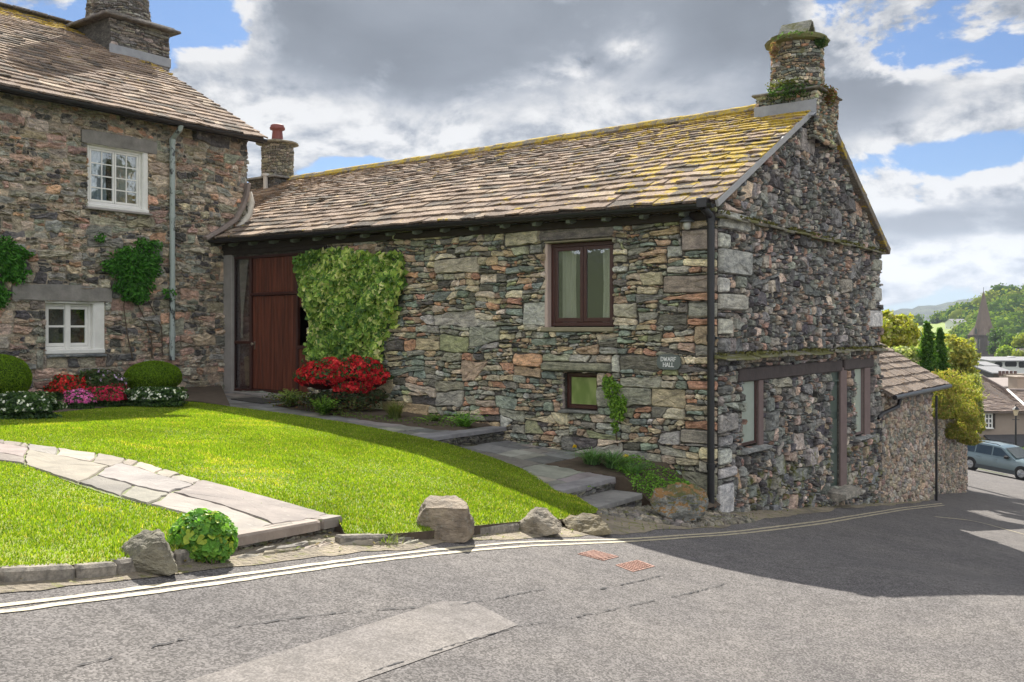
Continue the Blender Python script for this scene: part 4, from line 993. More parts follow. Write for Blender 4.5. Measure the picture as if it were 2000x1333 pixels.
def boards(mb, a0, a1, b0, b1, c, w=.10, th=.02):
    n = max(1, round((a1-a0)/w))
    for i in range(n):
        q = (a1-a0)/n; mb.box(fm, a0+q*i+.007, a0+q*(i+1)-.007, b0, b1, c, c+th*(1+random.uniform(-.1, .1)), bev=.004)
    mb.box(fm, a0, a1, b0, b1, c-.02, c+.008)
mb = MB(); boards(mb, xu(578), xu(494), z0+.06, zt_-.01, -.075); dr = build('door', mb, M_door, barn); dr['label'] = 'ledged red-brown boarded door'
mb = MB(); hx, hz = onfront(503, 672, .12); mb.tube([fm(hx, hz, -.12), fm(hx, hz, -.05)], .012, 8); mb.lathe(0, 0, [(0.001, 0), (.02, .0)], 3); mb = MB(); mb.tube([fm(hx, hz, -.055), fm(hx, hz, -.02), fm(hx, hz, -.01), fm(hx, hz, .02), fm(hx, hz, .03)], [.03, .012, .018, .032, .012], 12)
mb.box(fm, hx-.02, hx+.02, hz-.11, hz+.05, -.054, -.046, bev=.003); sub('handle', mb, simple('brass', (.45, .40, .32), .35, .1, 9, metal=.8), dr, True)
mb = MB(); boards(mb, xu(578), xu(494), zt_+.055, z1-.055, -.075); build('upper_panel', mb, M_door, barn)
mb = MB(); boards(mb, xu(600), xu(584), onfront(590, 600, .12)[1], z1-.05, -.08); build('side_panel', mb, M_door, barn); mb = MB(); mb.box(fm, u0, xu(581), z0+.05, onfront(560, 678, .12)[1], -.07, -.06); build('side_panel', mb, M_door, barn)
mb = MB(); mb.box(fm, xu(489), u1, z0+.05, z1-.05, -.065, -.06); sp = build('sidelight_pane', mb, M_glass2, barn)
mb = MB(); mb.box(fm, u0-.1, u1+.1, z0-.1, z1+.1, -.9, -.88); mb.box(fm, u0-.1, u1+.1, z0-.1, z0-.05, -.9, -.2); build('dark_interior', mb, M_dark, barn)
# curtain, string and board seen through the sidelight
mb = MB(); ca, cb_ = onfront(477, 520, .3), onfront(484, 510, .3)
pts = [onfront(*q, .12) for q in [(468, 508), (485, 505), (480, 560), (475, 610), (474, 660), (470, 660), (471, 610), (469, 560)]]
mb.add([fm(a, b, -.12) for a, b in pts]+[fm(a, b, -.13) for a, b in pts], [tuple(range(8)), tuple(range(15, 7, -1))]+[(i, (i+1) % 8, 8+(i+1) % 8, 8+i) for i in range(8)])
build('curtain', mb, M_cream, barn)
M_pat, g, p, oc = mat('patterned_curtain'); g.put(p.inputs['Base Color'], g.mix(g.ss(g.vor(oc, 22), .2, .5), (.10, .02, .03), (.26, .16, .14))); p.inputs['Roughness'].default_value = .9
mb = MB(); a0, a1 = xu(494, -.2), xu(455, -.2); n = 30; V = []
for i in range(n):
    a = a0+(a1-a0)*i/(n-1)
    for z in (z0, z1): V.append(fm(a, z, -.19+.02*math.sin(i*1.3)))
mb.add(V, [(2*i, 2*i+1, 2*i+3, 2*i+2) for i in range(n-1)]); build('curtain', mb, M_pat, barn, smooth=True)
mb = MB(); a_ = [onfront(*q, .12) for q in [(477, 697), (488, 696), (489, 755), (480, 752)]]; mb.add([fm(a, b, -.115) for a, b in a_]+[fm(a, b, -.13) for a, b in a_], [(0, 1, 2, 3), (7, 6, 5, 4), (0, 4, 5, 1), (1, 5, 6, 2), (2, 6, 7, 3), (3, 7, 4, 0)])
build('propped_board', mb, simple('plain_board', (.42, .29, .17), .8, .1, 6, bmp=0), barn)
# ---- front windows
def casement(name, r, f, m, outer, mull, panes_x, depth, glass=M_glass, parent=barn, rail=.05, bars=(0, 0), barw=.012, th=.05, label=None, mulw=.05, barmat=None):
    a0, a1, b0, b1 = r; mb = MB(); c0, c1 = depth-th, depth
    for q in ((a0, a0+outer), (a1-outer, a1)): mb.box(f, q[0], q[1], b0, b1, c0, c1, bev=.005)
    for q in ((b0, b0+outer), (b1-outer, b1)): mb.box(f, a0+outer, a1-outer, q[0], q[1], c0, c1, bev=.005)
    fr_ = build(name, mb, m, parent)
    if label: fr_['label'] = label
    n = panes_x; W_ = (a1-a0-2*outer)/n
    for i in range(n):
        s0, s1 = a0+outer+W_*i, a0+outer+W_*(i+1); e = mull/2; mb = MB(); z0_, z1_ = b0+outer+.004, b1-outer-.004; s0 += .004; s1 -= .004; c2, c3 = depth-th*.8, depth-th*.12
        mb.box(f, s0, s0+rail, z0_, z1_, c2, c3, bev=.004); mb.box(f, s1-rail, s1, z0_, z1_, c2, c3, bev=.004)
        mb.box(f, s0+rail, s1-rail, z0_, z0_+rail*1.15, c2, c3, bev=.004); mb.box(f, s0+rail, s1-rail, z1_-rail, z1_, c2, c3, bev=.004)
        bx, by = bars
        for k in range(1, bx+1): x = s0+rail+(s1-s0-2*rail)*k/(bx+1); mb.box(f, x-barw, x+barw, z0_+rail, z1_-rail, c2+.008, c3-.006)
        for k in range(1, by+1): z = z0_+rail+(z1_-z0_-2*rail)*k/(by+1); mb.box(f, s0+rail, s1-rail, z-barw, z+barw, c2+.009, c3-.007)
        sub('sash', mb, m, fr_)
        mb = MB(); mb.box(f, s0+rail, s1-rail, z0_+rail, z1_-rail, depth-th*.55, depth-th*.45); sub('pane', mb, glass, fr_)
    return fr_
r = (WIN1[0]+.005, onfront(1078, 560, .10)[0], WIN1[2]+.02, WIN1[3]-.02)
w1 = casement('window', r, fm, M_brown, .06, .05, 2, -.08, rail=.055, label='tall brown two-light casement window')
mb = MB(); mb.box(fm, r[1]+.001, WIN1[1]+.03, WIN1[2], WIN1[3]+.01, -.17, .022, bev=.008); build('window_jamb', mb, M_plaster, barn)
mb = MB(); mb.box(fm, WIN1[0]-.03, WIN1[1]+.06, WIN1[2]-.065, WIN1[2]+.005, -.1, .085, bev=.012)
M_ms = simple('mossy_sill', (.27, .24, .16), .9, .2, 9, bmp=.5); sub('sill', mb, M_ms, w1)
mb = MB(); mb.box(fm, WIN1[0]-.02, WIN1[1]+.01, WIN1[3]-.015, WIN1[3]+.01, -.1, .06, bev=.006); sub('drip_slate', mb, M_ms, w1)
mb = MB(); blocks(mb, fmA, [(fr(1028, 446, 1202, 470)[0], fr(1028, 446, 1202, 470)[1], WIN1[3]+.012, WIN1[3]+.2)], [(.18, .165, .14, 1)], 3, .05, .055); build('stone_lintel', mb, M_front, barn); mb = MB(); blocks(mb, fmA, [excl[3]], [(.27, .26, .18, 1)], 4, .09, .1)
build('stone_lintel', mb, M_front, barn)
def curtain(f, a0, a1, b0, b1, c, m=M_cream, n=24, amp=.02, top=None, parent=barn, col=None):
    mb = MB(); V = []
    for i in range(n):
        w = i/(n-1)
        for z, q in ((b0, 1), ((b0+b1)/2, .93), (b1, 1)): V.append(f(a0+(a1-a0)*w*q, z, c+amp*math.sin(i*1.15)))
    mb.add(V, [(3*i+k, 3*i+k+1, 3*i+k+4, 3*i+k+3) for i in range(n-1) for k in range(2)]); return sub('curtain', mb, m, parent, True)
cz = .19; curtain(fm, r[1]-.10, onfront(1128, 560, .25)[0], r[2], r[3], -.25, parent=w1); curtain(fm, r[0]+.06, onfront(1178, 560, .25)[0], r[2], r[3], -.25, parent=w1, n=14)
mb = MB()
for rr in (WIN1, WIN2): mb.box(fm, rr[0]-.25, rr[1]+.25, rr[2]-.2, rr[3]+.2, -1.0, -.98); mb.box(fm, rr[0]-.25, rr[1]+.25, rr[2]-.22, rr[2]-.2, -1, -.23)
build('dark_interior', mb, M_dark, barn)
r2 = (WIN2[0]+.005, WIN2[1]-.01, WIN2[2]+.01, WIN2[3]-.01)
M_frost, g, p, oc = mat('frosted_glass'); g.put(p.inputs['Base Color'], g.mix(g.ss(g.noise(g.map(oc, (1, 1, .5)), 3, 3), .4, .6), (.16, .22, .07), (.30, .36, .14))); p.inputs['Roughness'].default_value = .18
w2 = casement('window', r2, fm, M_brown, .05, .0, 1, -.08, glass=M_frost, rail=.012, label='small square window with frosted greenish glass')
mb = MB(); blocks(mb, fmA, [(fr(1094, 798, 1172, 808)[0], fr(1094, 798, 1172, 808)[1], WIN2[2]-.06, WIN2[2]+.0)], [(.25, .25, .22, 1)], 4, .08, .1, .01); sub('sill', mb, M_front, w2); mb = MB(); blocks(mb, fmA, [(WIN2[1]-.01, WIN2[1]+.07, WIN2[2], WIN2[3])], [(.28, .25, .22, 1)], 5, .01, .012, .008); sub('side_stone', mb, M_front, w2)
# ---- gable openings
M_green = simple('dark_green_paint', (.022, .045, .036), .45, .2, 9, bmp=.1)
mb = MB(); mb.box(gm, GD[0], GD[1]+.02, GD[2], GD[3]-.22, -.08, -.03, bev=.006); mb.box(gm, GD[0]+.02, GD[0]+.05, GD[2], GD[3]-.24, -.03, .0, bev=.006)
for k in (0, 1, 2): mb.box(gm, GD[0]+.08, GD[1]-.05, GD[2]+.1+k*.62, GD[2]+.60+k*.62, -.03, -.015, bev=.006)
gd = build('gable_door', mb, M_green, barn)
mb = MB(); mb.box(gm, GD[0], GD[1], GD[3]-.20, GD[3], -.07, -.02, bev=.006); mb.box(gm, GD[0], GD[1], GD[3]-.22, GD[3]-.195, -.08, .0); sub('frame', mb, M_green, gd)
M_netglass = simple('pale_curtained_glass', (.30, .34, .31), .12, .10, 4, bmp=0, spec=.7)
def jamb(px0, px1, y0, y1, lab=None):
    r = gr_(px0, y0, px1, y1); mb = MB(); mb.box(gm, r[0], r[1], r[2], r[3], -.2, .03, bev=.012); build('stone_jamb', mb, M_purple, barn)
jamb(1479, 1488, 738, 873); jamb(1639, 1651, 718, 954); jamb(1686, 1697, 712, 852)
for rr, lab in ((GW1, 'gable window beside the corner quoins'), (GW2, 'narrow gable window beyond the green door')):
    w = casement('window', (rr[0]+.01, rr[1]-.005, rr[2]+.03, rr[3]-.01), gm, M_brown if rr is GW1 else M_purple, .022, .0, 1, .0, rail=.014, glass=M_netglass, label=lab)
    mb = MB(); blocks(mb, gmA, [(rr[0]-.1, rr[1]+.30, rr[2]-.08, rr[2]+.0)], [(.30, .30, .28, 1)], 4, .12, .14, .012); sub('sill', mb, M_gable, w)
    curtain(gm, rr[0]-.05, rr[1]*.75+rr[0]*.25, rr[2], rr[3], -.3, m=simple('net_curtain', (.42, .46, .42), .9, .05, bmp=0), parent=w)
    mb = MB(); mb.box(gm, rr[0]-.3, rr[1]+.3, rr[2]-.2, rr[3]+.2, -.8, -.78); sub('backing', mb, M_dark, w)
rs = gr_(1615, 952, 1661, 985)
mb = MB(); blocks(mb, gmA, [(GD[0]-.15, GD[1]+.35, GD[2]-.20, GD[2]-.01)], [(.30, .27, .22, 1)], 4, .30, .32, .03); st_ = tag(build('doorstep', mb, M_quoin, base=gm(GD[0], GD[2]-.2, 0)), 'thick stone doorstep below the dark green gable door', 'doorstep')
# ---- name plaque
pc_ = fr(1289, 692, 1336, 722); mb = MB(); pu, pz_ = (pc_[0]+pc_[1])/2, (pc_[2]+pc_[3])/2; w_, h_ = (pc_[1]-pc_[0])/2*.98, (pc_[3]-pc_[2])/2
sh = [(-1, -.45), (-.78, -.92), (-.35, -1), (.4, -.98), (.8, -.85), (1, -.4), (.98, .4), (.75, .9), (.3, 1), (-.4, .98), (-.8, .88), (-1, .4)]
mb.add([fm(pu+a*w_, pz_+b*h_, .07) for a, b in sh]+[fm(pu+a*w_, pz_+b*h_, .105) for a, b in sh], [tuple(range(12)), tuple(range(12, 24))]+[(i, (i+1) % 12, 12+(i+1) % 12, 12+i) for i in range(12)])
pq = build('name_plaque', mb, simple('plaque_slate', (.115, .135, .125), .6, .12, 12, bmp=.2), barn)
GL = {'D': [(0,0,0,1),(0,1,.35,1),(.35,1,.62,.78),(.62,.78,.62,.22),(.62,.22,.35,0),(.35,0,0,0)], 'W': [(0,1,.22,0),(.22,0,.42,.8),(.42,.8,.62,0),(.62,0,.84,1)], 'A': [(0,0,.34,1),(.34,1,.68,0),(.14,.36,.54,.36)],
      'R': [(0,0,0,1),(0,1,.4,1),(.4,1,.55,.85),(.55,.85,.55,.65),(.55,.65,.4,.5),(.4,.5,0,.5),(.3,.5,.62,0)], 'F': [(0,0,0,1),(0,1,.55,1),(0,.53,.42,.53)], 'H': [(0,0,0,1),(.6,0,.6,1),(0,.52,.6,.52)], 'L': [(0,0,0,1),(0,0,.5,0)]}
SERIF = {'D': [(0,0),(0,1)], 'W': [(0,1),(.84,1)], 'A': [(0,0),(.68,0)], 'R': [(0,0),(0,1),(.62,0)], 'F': [(0,0),(0,1)], 'H': [(0,0),(0,1),(.6,0),(.6,1)], 'L': [(0,0),(0,1)]}
WD = {'D': .62, 'W': .84, 'A': .68, 'R': .62, 'F': .55, 'H': .6, 'L': .5}
mb = MB()
def word(t, zc, hh):
    tot = sum(WD[c] for c in t)*hh+(len(t)-1)*.24*hh; x = -tot/2
    for ch in t:
        for (ax, az_, bx, bz) in GL[ch]:
            p0, p1 = np.array([x+ax*hh, zc+(az_-.5)*hh]), np.array([x+bx*hh, zc+(bz-.5)*hh]); d = p1-p0; d /= np.linalg.norm(d); n = np.array([-d[1], d[0]])*hh*.085; e = d*hh*.06
            q = [p0-n-e, p1-n+e, p1+n+e, p0+n-e]; mb.add([fm(pu-a, pz_+b, c) for c in (.1055, .109) for a, b in q], [(0, 1, 2, 3), (4, 5, 6, 7), (0, 1, 5, 4), (1, 2, 6, 5), (2, 3, 7, 6), (3, 0, 4, 7)])
        for (sx, sz) in SERIF[ch]: a = x+sx*hh; z = zc+(sz-.5)*hh; mb.box(lambda i, j, c: fm(pu-i, pz_+j, c), a-.15*hh, a+.15*hh, z-.035*hh, z+.035*hh, .1056, .1088)
        x += (WD[ch]+.24)*hh
word('DWARF', h_*.36, h_*.50); word('HALL', -h_*.36, h_*.50)
sub('lettering', mb, simple('letter_white', (.8, .8, .78), .6, .02, bmp=0), pq)
# ---- wall lantern
lu, lz = onfront(1342, 437, -.16); mb = MB(); cx_, cy_ = P(lu, -.16, 0)[:2]
mb.lathe(cx_, cy_, [(.005, lz+.13), (.02, lz+.10), (.10, lz+.035), (.105, lz+.02), (.05, lz+.02)], 14)
mb.tube([P(lu, 0, lz+.07), P(lu, -.10, lz+.11), P(lu, -.16, lz+.09)], .010, 6); mb.tube([P(lu-.02, -.02, lz+.05), P(up_, -.05, lz+.06)], .008, 6)
ln = build('wall_lantern', mb, simple('lantern_metal', (.12, .13, .13), .5, .1, 9, metal=.4), barn, smooth=False)
mb = MB(); mb.lathe(cx_, cy_, [(.05, lz+.02), (.055, lz-.02), (.04, lz-.08), (.01, lz-.085)], 12); sub('glass', mb, simple('lamp_glass', (.5, .5, .46), .2, .05, 9, bmp=0), ln, True)

# ---- second chimney, at the far end of the ridge
u2, _ = onfront(542, 320, VM); D2 = O[1]+u2*d1[1]+VM*d2[1]; R2 = 62/2/F*D2; c2 = P(u2, VM, 0)[:2]; zt2 = CZ+(HY-282)/F*D2; zb2 = CZ+(HY-352)/F*D2
mb = MB(); hw2 = R2+.10; fs2 = [lambda a, b, c: P(u2+a, VM-hw2-c, b), lambda a, b, c: P(u2-hw2-c, VM+a, b)]; fs2A = [lambda a, b, c: PA(u2+a, VM-hw2-c, b), lambda a, b, c: PA(u2-hw2-c, VM+a, b)]
mb.box(lambda a, b, c: P(u2+a, VM+c, b), -hw2-.0, hw2, zb2-1.3, zb2-.03, -hw2, hw2, BW)
for k in range(2): stones(mb, courses(-hw2, hw2, zb2-1.3, zb2-.04, (.05, .12), 2.6, 80+k), fs2A[k], [(.17, .17, .16, 2), (.22, .21, .19, 1)], gap=.006, dmin=.01, dmax=.04, seed=81+k)
ch2 = build('chimney', mb, M_gable, barn); ch2['label'] = 'round stone chimney with a red clay pot'
mb = MB(); mb.box(lambda a, b, c: P(u2+a, VM+c, b), -hw2-.12, hw2+.12, zb2-.04, zb2+.01, -hw2-.1, hw2+.1, (.24, .24, .23, .0), bev=.01)
mb.lathe(*c2, [(R2-.03, zb2), (R2-.03, zt2)], 24, BW)
stones(mb, courses(0, 2*math.pi*R2, zb2+.01, zt2-.02, (.06, .14), 1.8, 91), cylA(*c2, R2-.03, zb2), [(.30, .28, .21, 3), (.24, .23, .19, 3), (.36, .30, .24, 1)], gap=.006, dmin=.005, dmax=.04, bev=.013, seed=92)
mb.lathe(*c2, [(R2-.02, zt2-.02), (R2+.13, zt2-.015), (R2+.13, zt2+.02), (.2, zt2+.10)], 22, (.27, .25, .20, .1), jit=.02); sub('stack', mb, M_front, ch2)
mb = MB(); zp = zt2+.08; rp = 22/2/F*D2; mb.lathe(*c2, [(rp*1.08, zp), (rp, zp+.06), (rp*.88, zp+.24), (rp*.9, zp+.27), (rp*1.3, zp+.29), (rp*1.34, zp+.34), (rp*1.2, zp+.36), (rp*1.18, zp+.40), (rp*.9, zp+.42)], 20)
sub('chimney_pot', mb, simple('red_clay', (.20, .055, .045), .6, .12, 6, bmp=.1), ch2, True)
vu, vz = onfront(519, 360, 3.3); mb = MB(); mb.tube([P(vu, 3.3, vz-.5), P(vu, 3.3, vz+.20)], .06, 12); mb.tube([P(vu, 3.3, vz+.20), P(vu, 3.3, vz+.26)], .095, 12); build('vent_pipe', mb, simple('pale_plastic', (.5, .48, .45), .5, .05, bmp=0), barn)
# ============================================================ the tall house on the left
house = thing('stone_house', 'tall rubble stone house with white casement windows and a big stepped chimney', 'building', P(UH, -4, .4))
HV0 = -10.0; HZE = 5.60
HW1 = hr(171, 288, 288, 408); HW2 = hr(89, 590, 204, 688)
hh = [HW1, HW2]; HEX = [hr(158, 266, 304, 290), hr(22, 562, 216, 588), hr(86, 686, 207, 694)]
mb = MB(); backing(mb, hm, HV0, VH, -.6, HZE, hh, .26, MORTH)
HU2 = UH+11.5; HVM = 16.5
mb.add([P(UH, VH, -.5), P(HU2, VH, -.5), P(HU2, VH, HZE), P(HVM, VH, 8.8), P(UH, VH, HZE)], [(0, 1, 2, 3, 4)], MORTH)
mb.add([P(UH, HV0, -.5), P(HU2, HV0, -.5), P(HU2, HV0, HZE), P(HVM, HV0, 8.8), P(UH, HV0, HZE)], [(0, 1, 2, 3, 4)], MORTH)
mh = lambda c: .2 if c[1] < .8 else 0
hp = courses(HV0+2.0, VH, -.3, HZE, (.08, .31), 2.3, 101, holes=hh+HEX, slant=(.4, .14))
stones(mb, hp, hmA, PAL_HOUSE, gap=.013, dmin=-.002, dmax=.058, bev=.018, sat=.85, rnd=.25, jit=.008, moss=mh, tilt=.08, seed=102)
endA = lambda s, t, c: PA(UH+np.asarray(s, float), VH+np.asarray(c, float), t)
stones(mb, courses(-.02, 1.2, 0, HZE, (.08, .2), 2.2, 105), endA, PAL_HOUSE, gap=.01, dmin=.0, dmax=.05, bev=.02, seed=7)
build('wall', mb, M_house, house)
SLh = math.hypot(HVM-UH+.32, 8.86-HZE-.02)
def hroA(s, t, c):
    q = np.asarray(t, float)/SLh; c = np.asarray(c, float); u = UH-.32+(HVM-UH+.32)*q; z = HZE+.02+(8.86-HZE-.02)*q+.03*np.sin(np.asarray(s)*.9+1)*np.sin(q*3.1); nu, nz = -(8.86-HZE)/SLh, (HVM-UH+.32)/SLh
    return PA(u+nu*c, s, z+nz*c)
hro = lambda a, b, c: tuple(hroA(np.array([a]), np.array([b]), np.array([c]))[0])
mb = MB(); mb.box(hro, HV0-.1, VH+.22, .03, SLh, -.08, -.004, (.16, .14, .12, .1))
mb.add([P(HVM, HV0-.1, 8.86), P(HVM, VH+.2, 8.86), P(HU2+.3, VH+.2, HZE), P(HU2+.3, HV0-.1, HZE)], [(0, 1, 2, 3)], (.2, .18, .16, 0))
slates(mb, hroA, HV0+1.5, VH+.28, SLh, .27, .15, .18, .46, PAL_SLATE, 9, moss=lambda s, t: -.04+.42*math.exp(-((t/SLh-.62)/.12)**2-((s-.9)/.9)**2)+(.55 if t/SLh > .88 else 0)+.1*math.exp(-((t/SLh-.5)/.3)**2-((s+1.5)/1.5)**2), thick=.03)
build('roof', mb, M_slate, house)
mb = MB(); s = HV0; rg = np.random.default_rng(12)
while s < VH:
    w = rg.uniform(.4, .6); mb.box(lambda a, b, c: P(HVM+c, a, 8.86+b), s, s+w-.01, .04, .09+rg.uniform(0, .02), -.14, .14, (.16, .15, .14, .1), bev=.02); s += w
build('ridge_tiles', mb, M_slate, house)
mb = MB()
for k in range(30):
    a, b = HV0+(VH+.2-HV0)*k/30, HV0+(VH+.2-HV0)*(k+1)/30; V = []
    for v in (a, b):
        for w in np.linspace(math.pi, 2*math.pi, 9): V.append(P(UH-.37+.065*math.cos(w), v, HZE-.02+.065*math.sin(w)))
    mb.add(V, [(i, i+1, 10+i, 9+i) for i in range(8)]+([tuple(range(9, 18))] if k == 29 else []))
mb.box(lambda a, b, c: P(UH-c, a, b), HV0, VH+.2, HZE-.09, HZE+.0, .26, .30)
build('gutter', mb, M_black, house)
M_peel, g, p, oc = mat('peeling_pipe_paint'); g.put(p.inputs['Base Color'], g.mix(g.ss(g.noise(g.map(oc, (1, 1, .5)), 5, 6, .7), .50, .56), (.33, .38, .36), (.035, .04, .04))); p.inputs['Roughness'].default_value = .55; bump(g, p, g.noise(oc, 30, 4), .3)
hv = onhouse(337, 450, .09)[0]; mb = MB(); zt = onhouse(337, 262, .09)[1]; zb = onhouse(337, 704, .09)[1]
mb.tube([P(UH-.37, hv, HZE-.06), P(UH-.33, hv, zt+.05), P(UH-.09, hv, zt-.1), P(UH-.09, hv, zb)], .052, 12)
for z in (zt-.15, (zt+zb)/2+.6, (zt+zb)/2-.8, zb+.5): mb.tube([P(UH-.09, hv, z-.05), P(UH-.09, hv, z+.04)], .062, 12)
build('downpipe', mb, M_peel, house)
# windows
w = casement('window', (HW1[0]+.02, HW1[1]-.10, HW1[2]+.04, HW1[3]-.03), hm, M_white, .05, .03, 2, -.05, parent=house, rail=.035, bars=(1, 3), barw=.010, label='upper white casement window with sixteen small panes')
mb = MB(); mb.box(hm, HW1[1]-.10, HW1[1]+.015, HW1[2]-.01, HW1[3], -.2, .02, bev=.02); mb.box(hm, HW1[0]-.02, HW1[1], HW1[2]-.035, HW1[2]+.03, -.15, .07, bev=.012); mb.box(hm, HW1[0]-.02, HW1[1], HW1[3]-.03, HW1[3]+.005, -.15, .02, bev=.008); sub('surround', mb, M_white, w)
mb = MB(); mb.box(hm, HW1[0]-.05, HW1[1]+.05, HW1[2]-.075, HW1[2]-.037, -.1, .11, bev=.01); sub('sill', mb, M_render_, w)
M_blue = simple('pale_blue_curtain', (.44, .50, .60), .9, .05, 4, bmp=0)
curtain(hm, HW1[0], (HW1[0]+HW1[1])/2-.1, HW1[2], HW1[3], -.22, m=M_blue, parent=w, n=30); curtain(hm, HW1[1], (HW1[0]+HW1[1])/2+.05, HW1[2], HW1[3], -.22, m=simple('grey_curtain', (.40, .42, .44), .9, .05, bmp=0), parent=w, n=20)
mb = MB(); mb.box(hm, HW1[0]-.2, HW1[1]+.2, HW1[2]-.2, HW1[3]+.2, -.8, -.78); sub('backing', mb, M_dark, w)
w = casement('window', (HW2[0]+.01, HW2[1]-.20, HW2[2]+.05, HW2[3]-.03), hm, M_white, .05, .03, 2, -.10, parent=house, rail=.05, bars=(0, 1), barw=.018, label='lower white casement window of four square panes in a deep white reveal')
mb = MB(); mb.box(hm, HW2[1]-.20, HW2[1]+.02, HW2[2]-.01, HW2[3], -.25, -.0, bev=.02); mb.box(hm, HW2[0]-.01, HW2[1], HW2[2]-.03, HW2[2]+.05, -.2, .04, bev=.012); mb.box(hm, HW2[0]-.02, HW2[1], HW2[3]-.03, HW2[3]+.01, -.2, .01, bev=.008)
m0 = (HW2[0]+HW2[1]-.19)/2; mb.box(hm, m0-.05, m0+.05, HW2[2]+.05, HW2[3]-.03, -.14, -.075, bev=.01); sub('surround', mb, M_white, w)
mb = MB(); blocks(mb, hmA, [(HW2[0]+.0, HW2[1]+.02, HW2[2]-.10, HW2[2]-.03)], [(.22, .24, .24, 1)], 4, .09, .1, .012); sub('sill', mb, M_house, w)
mb = MB(); mb.box(hm, HW2[0]-.2, HW2[1]+.2, HW2[2]-.2, HW2[3]+.2, -.9, -.88); sub('backing', mb, M_dark, w)
def lint(rr, warp, lab):
    mb = MB(); n = 12; V = []
    for i in range(n):
        t = i/(n-1); a = rr[0]+(rr[1]-rr[0])*t; up = warp*math.sin(t*3.1)+random.uniform(-.008, .008)
        for (b, c) in ((rr[2], .0), (rr[2]+random.uniform(-.01, .01), .05), (rr[3]+up, .055), (rr[3]+up, 0)): V.append(hm(a, b, c))
    mb.add(V, [(4*i+k, 4*i+k+1, 4*i+k+5, 4*i+k+4) for i in range(n-1) for k in range(3)]+[(0, 1, 2, 3), tuple(4*(n-1)+k for k in range(4))]); build('timber_lintel', mb, M_grey_timber, house)
lint(HEX[0], .02, ''); lint(HEX[1], .05, '')
# weathering slates and mortar fillet where the barn roof meets the house
mb = MB(); kp = [(400, 468), (432, 450), (458, 432), (472, 408), (480, 385), (484, 360)]
kq = [onhouse(x, y, .04) for x, y in kp]
for (a, b), (c, d_) in zip(kq, kq[1:]):
    L_ = math.hypot(c-a, d_-b); tx, tz = (c-a)/L_, (d_-b)/L_
    mb.box(lambda s, h, o: hm(a+tx*s-tz*h, b+tz*s+tx*h, o), -.01, L_+.01, -.02, .06, -.02, .14, (.24, .20, .18, .1), bev=.012)
build('drip_slates', mb, M_flag, house)
mb = MB(); kq = [onhouse(x, y, -.0) for x, y in [(440, 462), (470, 440), (485, 420), (490, 395), (488, 375)]]; 
mb.tube([hm(a, b, .02) for a, b in kq], [.03, .07, .08, .07, .03], 8); build('mortar_fillet', mb, simple('lime_mortar', (.62, .58, .50), .9, .2, 8, bmp=.6), house, smooth=True)
# chimney of the house: front face on the plane u = 14.75
UC = 14.75; cv0, cv1 = ongable(215, 95, UC)[0], ongable(330, 130, UC)[0]; cd_ = cv1-cv0; zA = ongable(300, 120, UC)[1]-.6; zB = ongable(300, 56, UC-.05)[1]
mb = MB(); bx = lambda a, b, c: P(UC+c, a, b)
mb.box(bx, cv0, cv1, zA, zB, 0, 2.2, BW)
PAL_CH = [(.27, .25, .22, 3), (.22, .21, .20, 3), (.33, .28, .24, 1.3), (.36, .35, .30, 1)]
stones(mb, courses(cv0, cv1, zA, zB, (.05, .10), 4.2, 111), lambda s, t, c: PA(UC-np.asarray(c, float), s, t), PAL_CH, gap=.006, dmin=.01, dmax=.05, bev=.012, seed=112, moss=lambda c: .1)
stones(mb, courses(UC, UC+2.2, zA, zB, (.05, .10), 4.2, 113), lambda s, t, c: PA(np.asarray(s, float), cv1+np.asarray(c, float), t), PAL_CH, gap=.006, dmin=.01, dmax=.05, bev=.012, seed=114)
hc = build('chimney', mb, M_gable, house)
mb = MB(); mb.box(bx, cv0-.22, cv1+.22, zB, zB+.07, -.2, 2.4, (.17, .155, .14, -.1), bev=.02); mb.box(bx, cv0-.12, cv1+.12, zB+.07, zB+.13, -.1, 2.3, (.19, .175, .155, -.1), bev=.02); sub('ledge', mb, M_mossy, hc)
vc, uc2 = (cv0+cv1)/2, UC+cd_/2+.15; rr_ = cd_/2-.04; c3 = P(uc2, vc, 0)[:2]
mb = MB(); mb.lathe(*c3, [(rr_, zB+.1), (rr_-.2, zB+1.9)], 28, BW)
stones(mb, courses(0, 2*math.pi*rr_, zB+.10, zB+1.9, (.05, .10), 3.6, 121), cylA(*c3, rr_, zB+.1, .10), PAL_CH, gap=.006, dmin=.0, dmax=.045, bev=.012, seed=122, moss=lambda c: .1); sub('stack', mb, M_gable, hc)
mb = MB(); zz = ongable(270, 108, UC-.08)[1]; mb.box(bx, cv0-.02, cv1+.03, zz-.10, zz+.12, -.055, .0, bev=.006); sub('flashing', mb, M_lead, hc)

